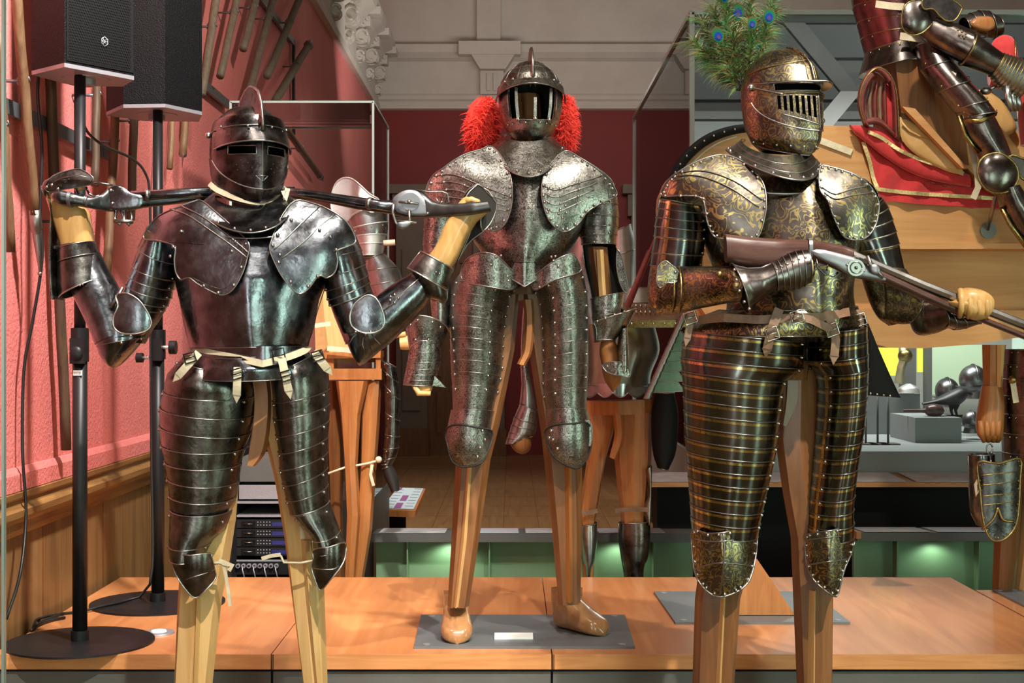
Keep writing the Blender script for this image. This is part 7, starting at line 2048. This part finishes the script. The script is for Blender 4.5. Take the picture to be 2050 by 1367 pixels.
for i, x in enumerate((1733, 1757, 1778)):
    b = MB(); X = gx(x, 7.5); b.tube([(X, 7.5, .70), (X, 7.5, gz(795, 7.5))], .006, GPNL, 8); b.box((X - .05, 7.44, .70), (X + .05, 7.56, .706), GPNL)
    solo(b, 'display_rod', ['leftmost', 'middle and thickest', 'rightmost'][i] + ' of three thin grey rods standing in the large case', 'display rod')
def casque(x, y, r, Y, label, mat, flange=False):
    t = thing('helmet', tuple(W(x, y + r, Y)), label, 'helmet'); R = r * Y / F; c = W(x, y, Y)
    b = MB(); b.ball(c, R, mat, 28, 20, (.9, 1.1, 1)); b.build('skull', t)
    b = MB(); b.tube([c + Vector((0, -R * 1.12 * math.cos(a), R * 1.02 * math.sin(a))) for a in [math.pi * i / 16 for i in range(17)]], R * .07, mat, 8)
    b.build('comb', t)
    b = MB(); b.disc(c - Vector((0, 0, R * .55)), R * 1.0, R * .12, mat, 32, top=R * 1.15); b.disc(c - Vector((0, 0, R * 1.25)), R * .8, R * .7, mat, 28, top=R * .62); b.build('neck_guard', t)
casque(1896, 782, 26, 8.5, 'round steel helmet behind the black bird in the large case', POM)
casque(1948, 760, 30, 8.2, 'dark steel helmet with ridged comb, right of the bird in the large case', POM)
casque(1944, 842, 20, 7.9, 'small steel helmet low on the deck of the large case', POM)
b = MB(); b.AB([(1796, 786), (1800, 776), (1815, 768)], [(1842, 786), (1838, 776), (1824, 768)], 8.3, [.07, .06, .03], SIL, na=28, th=0, Db=1); solo(b, 'steel_bowl', 'white lit steel dome on the tall grey display block', 'helmet')
b = MB(); b.tube([W(x, y, 8.6) for x, y in [(1806, 690), (1812, 715), (1804, 735), (1800, 768)]], [.02, .03, .025, .03], M('pale_brass', (.5, .42, .25), metal=.8, rough=.4), 10); b.ball(W(1812, 712, 8.6), .045, GOLD, 14, 10); solo(b, 'brass_ornament', 'pale brass ornament hanging before the lime green panel', 'ornament')
BLKF = M('black_feathers', (.008, .008, .01), (.02, .02, .025), rough=.45, scale=40, bump=.4)
t = thing('stuffed_crow', tuple(W(1900, 834, 7.8)), 'black crow standing on the low grey display block', 'bird')
b = MB()
b.AB([(1846, 806), (1868, 800), (1888, 790), (1908, 780), (1922, 776), (1932, 780), (1937, 786)], [(1848, 811), (1870, 810), (1892, 812), (1915, 812), (1930, 802), (1936, 792), (1938, 788)], 7.8, [.015, .03, .06, .065, .05, .035, .008], BLKF, na=20, th=0, Db=1); b.build('body', t)
b = MB(); b.AB([(1934, 781), (1946, 788)], [(1935, 789), (1946, 790)], 7.8, .012, BFL, na=8, th=0, Db=1); b.build('beak', t)
for dx in (0, 9):
    b = MB(); b.tube([W(1906 + dx, 808, 7.79), W(1904 + dx, 822, 7.78), W(1908 + dx, 835, 7.78), W(1916 + dx, 836, 7.76)], [.02, .008, .006, .005], BFL, 8); b.build('leg', t)
b = MB(); b.AB([(1808, 819), (1848, 818), (1856, 811), (1870, 808), (1884, 812), (1890, 820)], [(1808, 825), (1848, 826), (1856, 831), (1870, 834), (1884, 831), (1890, 824)], 7.75, [.01, .012, .04, .05, .04, .01], STW, na=16, th=0, Db=1); solo(b, 'powder_flask', 'brown round flask with long handle lying before the crow', 'flask')
# reading rail in front of the large case
t = thing('reading_rail', (gx(1800, 6.7), 6.7, 0), 'long cherry-edged caption rail below the large case', 'caption rail')
b = MB(); b.prism([(.62, 6.62, gz(975, 6.62)), (.62, 6.62, gz(966, 6.62)), (.62, 6.98, gz(956, 6.98) + .02), (.62, 6.98, gz(975, 6.98))], (4.5, 0, 0), WED); b.build('rail_board', t)
b = MB()
for k in range(9): b.prism([(.66 + k * .42, 6.64, gz(965.5, 6.64) + .003), (.66 + k * .42, 6.96, gz(956, 6.96) + .024)] + [(1.03 + k * .42, 6.96, gz(956, 6.96) + .024), (1.03 + k * .42, 6.64, gz(965.5, 6.64) + .003)], (0, 0, .003), M('caption_sheet_rose', (.5, .42, .42), (.62, .58, .6), scale=12) if k == 0 else bpy.data.materials['caption_sheet_rose'])
b.build('caption_sheet', t)
b = MB(); b.box((.7, 6.75, 0), (5, 6.95, gz(975, 6.75)), BFL); b.build('rail_base', t)


def table(name, label, xa, xb, yt, Y, div, mat_top=None):
    t = thing(name, (gx((xa + xb) / 2, Y), Y, 0), label, 'table')
    z = gz(yt, Y); X0, X1 = gx(xa, Y), gx(xb, Y)
    z2 = gz(yt - 10, Y + .24)
    b = MB(); b.prism([(X0, Y, z), (X0, Y + .24, z2), (X0, Y + .24, z2 - .03), (X0, Y, z - .036)], (X1 - X0, 0, 0), GPNL); b.build('table_top', t)
    b = MB()
    x = X0 + .03; k = 0
    while x < X1 - .32:
        b.prism([(x, Y + .004, z + .002), (x + .28, Y + .004, z + .002), (x + .28, Y + .235, z2 + .001), (x, Y + .235, z2 + .001)], (0, 0, .002), M('caption_sheet_' + ['grey', 'blue'][k], *[((.55, .56, .55), (.35, .36, .38)), ((.42, .52, .62), (.55, .5, .55))][k], scale=14) if not bpy.data.materials.get('caption_sheet_' + ['grey', 'blue'][k]) else bpy.data.materials['caption_sheet_' + ['grey', 'blue'][k]])
        x += .31; k = 1 - k
    b.build('caption_sheet', t)
    b = MB(); b.box((X0 + .01, Y + .10, 0), (X1 - .01, Y + .13, z - .036), SGRN); b.build('back_panel', t)
    for d in div:
        b = MB(); b.prism([(gx(d, Y), Y + .03, z - .04), (gx(d, Y), Y + .10, z - .04), (gx(d, Y), Y + .10, 0), (gx(d, Y), Y + .06, 0)], (.006, 0, 0), SGRN); b.build('bracket', t)
    return t


table('reading_table', 'low reading table with sage green panel below, left of centre behind the platform', 744, 1398, 1068, 5.9, (813, 978, 1310))
t = table('reading_table', 'low reading table with sage green panel below, right of the gilt armour', 1716, 2120, 1066, 5.9, (1800, 1965))
b = MB(); b.prism([(gx(1714, 5.9), 5.895, gz(1078, 5.9)), (gx(1714, 5.9), 5.895, gz(1064, 5.9)), (gx(1714, 5.9), 6.145, gz(1055, 6.14)), (gx(1714, 5.9), 6.145, gz(1064, 6.14))], (.02, 0, 0), WED); b.build('end_board', t)
spot('table_lamp', (gx(900, 5.9), 5.93, .38), (gx(900, 5.9), 6.02, .12), 0.9, 150, .01, (.85, 1, .8))
spot('table_lamp', (gx(1240, 5.9), 5.93, .38), (gx(1240, 5.9), 6.02, .12), 0.6, 150, .01, (.85, 1, .8))
spot('table_lamp', (gx(1880, 5.9), 5.93, .38), (gx(1880, 5.9), 6.02, .12), 0.6, 150, .01, (.85, 1, .8))
# tilted information panel
t = thing('information_panel', tuple(W(800, 1035, 7.15)), 'tilted wooden panel with printed blue and purple sheet, between the left and middle suits', 'information panel')
def ip(u, v, o=0): # u across, v up the slope
    a_, b_, c_, d_ = W(762, 1020, 7.15), W(832, 1022, 7.15), W(852, 978, 7.5), W(796, 976, 7.5)
    p = (a_ * (1 - u) + b_ * u) * (1 - v) + (d_ * (1 - u) + c_ * u) * v
    return p + Vector((0, -.3, 1)).normalized() * o
b = MB(); b.prism([ip(0, 0), ip(1, 0), ip(1, 1), ip(0, 1)], (0, 0, -.035), WOR); b.build('panel_board', t)
b = MB(); b.prism([ip(.02, .04, .002), ip(.93, .04, .002), ip(.93, .98, .002), ip(.02, .98, .002)], (0, 0, .002), M('pale_blue_print', (.50, .62, .68), rough=.5)); b.build('printed_sheet', t)
PUR = M('purple_print', (.26, .08, .26), rough=.5); TXT = M('grey_print', (.2, .25, .3), rough=.5)
b = MB()
for (u0, v0, u1, v1) in ((.35, .05, .55, .28), (.38, .38, .58, .62), (.03, .88, .2, .97)):
    b.prism([ip(u0, v0, .0045), ip(u1, v0, .0045), ip(u1, v1, .0045), ip(u0, v1, .0045)], (0, 0, .0008), PUR)
for i in range(14):
    u0 = (.06, .64)[i % 2]; v0 = .08 + .065 * i
    b.prism([ip(u0, v0, .0045), ip(u0 + .24, v0, .0045), ip(u0 + .24, v0 + .014, .0045), ip(u0, v0 + .014, .0045)], (0, 0, .0008), TXT)
b.build('print', t)
b = MB(); p = ip(.4, .5); b.box((p.x - .1, p.y - .03, 0), (p.x + .02, p.y + .03, p.z - .05), BFL); b.build('panel_leg', t)
# amplifier rack
YR = 5.6
t = thing('equipment_rack', (gx(530, YR), YR + .2, 0), 'black equipment rack with four amplifiers behind the legs of the left armour', 'equipment rack')
X0, X1 = gx(464, YR), gx(600, YR)
b = MB()
for x in (X0, X1 - .02): b.box((x, YR, 0), (x + .02, YR + .4, gz(905, YR)), BFL)
b.box((X0 + .02, YR + .38, 0), (X1 - .02, YR + .4, gz(905, YR)), BFL)
for y in (1035, 1008): b.box((X0 + .02, YR, gz(y, YR)), (X1 - .02, YR + .38, gz(y, YR) + .008), ALU)
b.build('rack_frame', t)
b = MB(); b.box((X0 + .025, YR + .02, gz(1000, YR)), (X1 - .025, YR + .35, gz(972, YR)), ALU); b.build('grey_unit', t)
b = MB(); b.box((X0 + .025, YR + .02, gz(965, YR)), (X1 - .025, YR + .35, gz(918, YR)), GPNL); b.build('top_unit', t)
for k in range(4):
    ya = 1040 + k * 18.5
    b = MB(); b.box((X0 + .02, YR - .004, gz(ya + 16.5, YR)), (X1 - .02, YR + .3, gz(ya, YR)), BPL)
    o = b.build('amplifier', t)
    b = MB(); b.box((X0 + .04, YR - .010, gz(ya + 13, YR)), (X0 + .095, YR - .004, gz(ya + 3, YR)), BTX); b.tube([(X0 + .05, YR - .012, gz(ya + 8, YR)), (X0 + .085, YR - .012, gz(ya + 8, YR))], .002, EDGED, 6); b.build('handle', o)
    b = MB(); b.box((X1 - .11, YR - .006, gz(ya + 13, YR)), (X1 - .035, YR - .003, gz(ya + 5, YR)), BLUED); b.build('display', o)
    b = MB(); b.rivets([(X0 + .105 + .012 * i, YR - .005, gz(ya + 5 + 6 * j, YR)) for i in range(5) for j in range(2)], .003, ALU); b.build('buttons', o)
b = MB(); b.box((X0 + .02, YR, gz(1150, YR)), (X1 - .02, YR + .01, gz(1122, YR)), BPL); b.box((X0 + .02, YR - .004, gz(1123.5, YR)), (X1 - .02, YR, gz(1120, YR)), ALU)
o = b.build('patch_panel', t)
for k in range(8):
    c = W(477 + k * 11, 1132, YR - .004); b = MB(); b.disc((c.x, c.y - .012, c.z), .009, .012, ALU, 14, axis='Y'); b.disc((c.x, c.y - .013, c.z), .005, .002, BPL, 10, axis='Y')
    if k % 2: b.tube([c + Vector((0, -.02, 0)), c + Vector((0, -.03, -.01)), c + Vector((.01, -.03, -.05))], .003, ALU, 6)
    b.build('socket', o)
# edge of the pane in front of the camera, far left
b = MB(); b.box((gx(-60, 2.9), 2.9, 0), (gx(6, 2.9), 2.912, 2.6), GLS); b.box((gx(3, 2.9), 2.899, 0), (gx(8, 2.9), 2.913, 2.6), GLE)
solo(b, 'glass_screen', 'upright edge of a glass pane at the far left of the photo', 'glass screen')
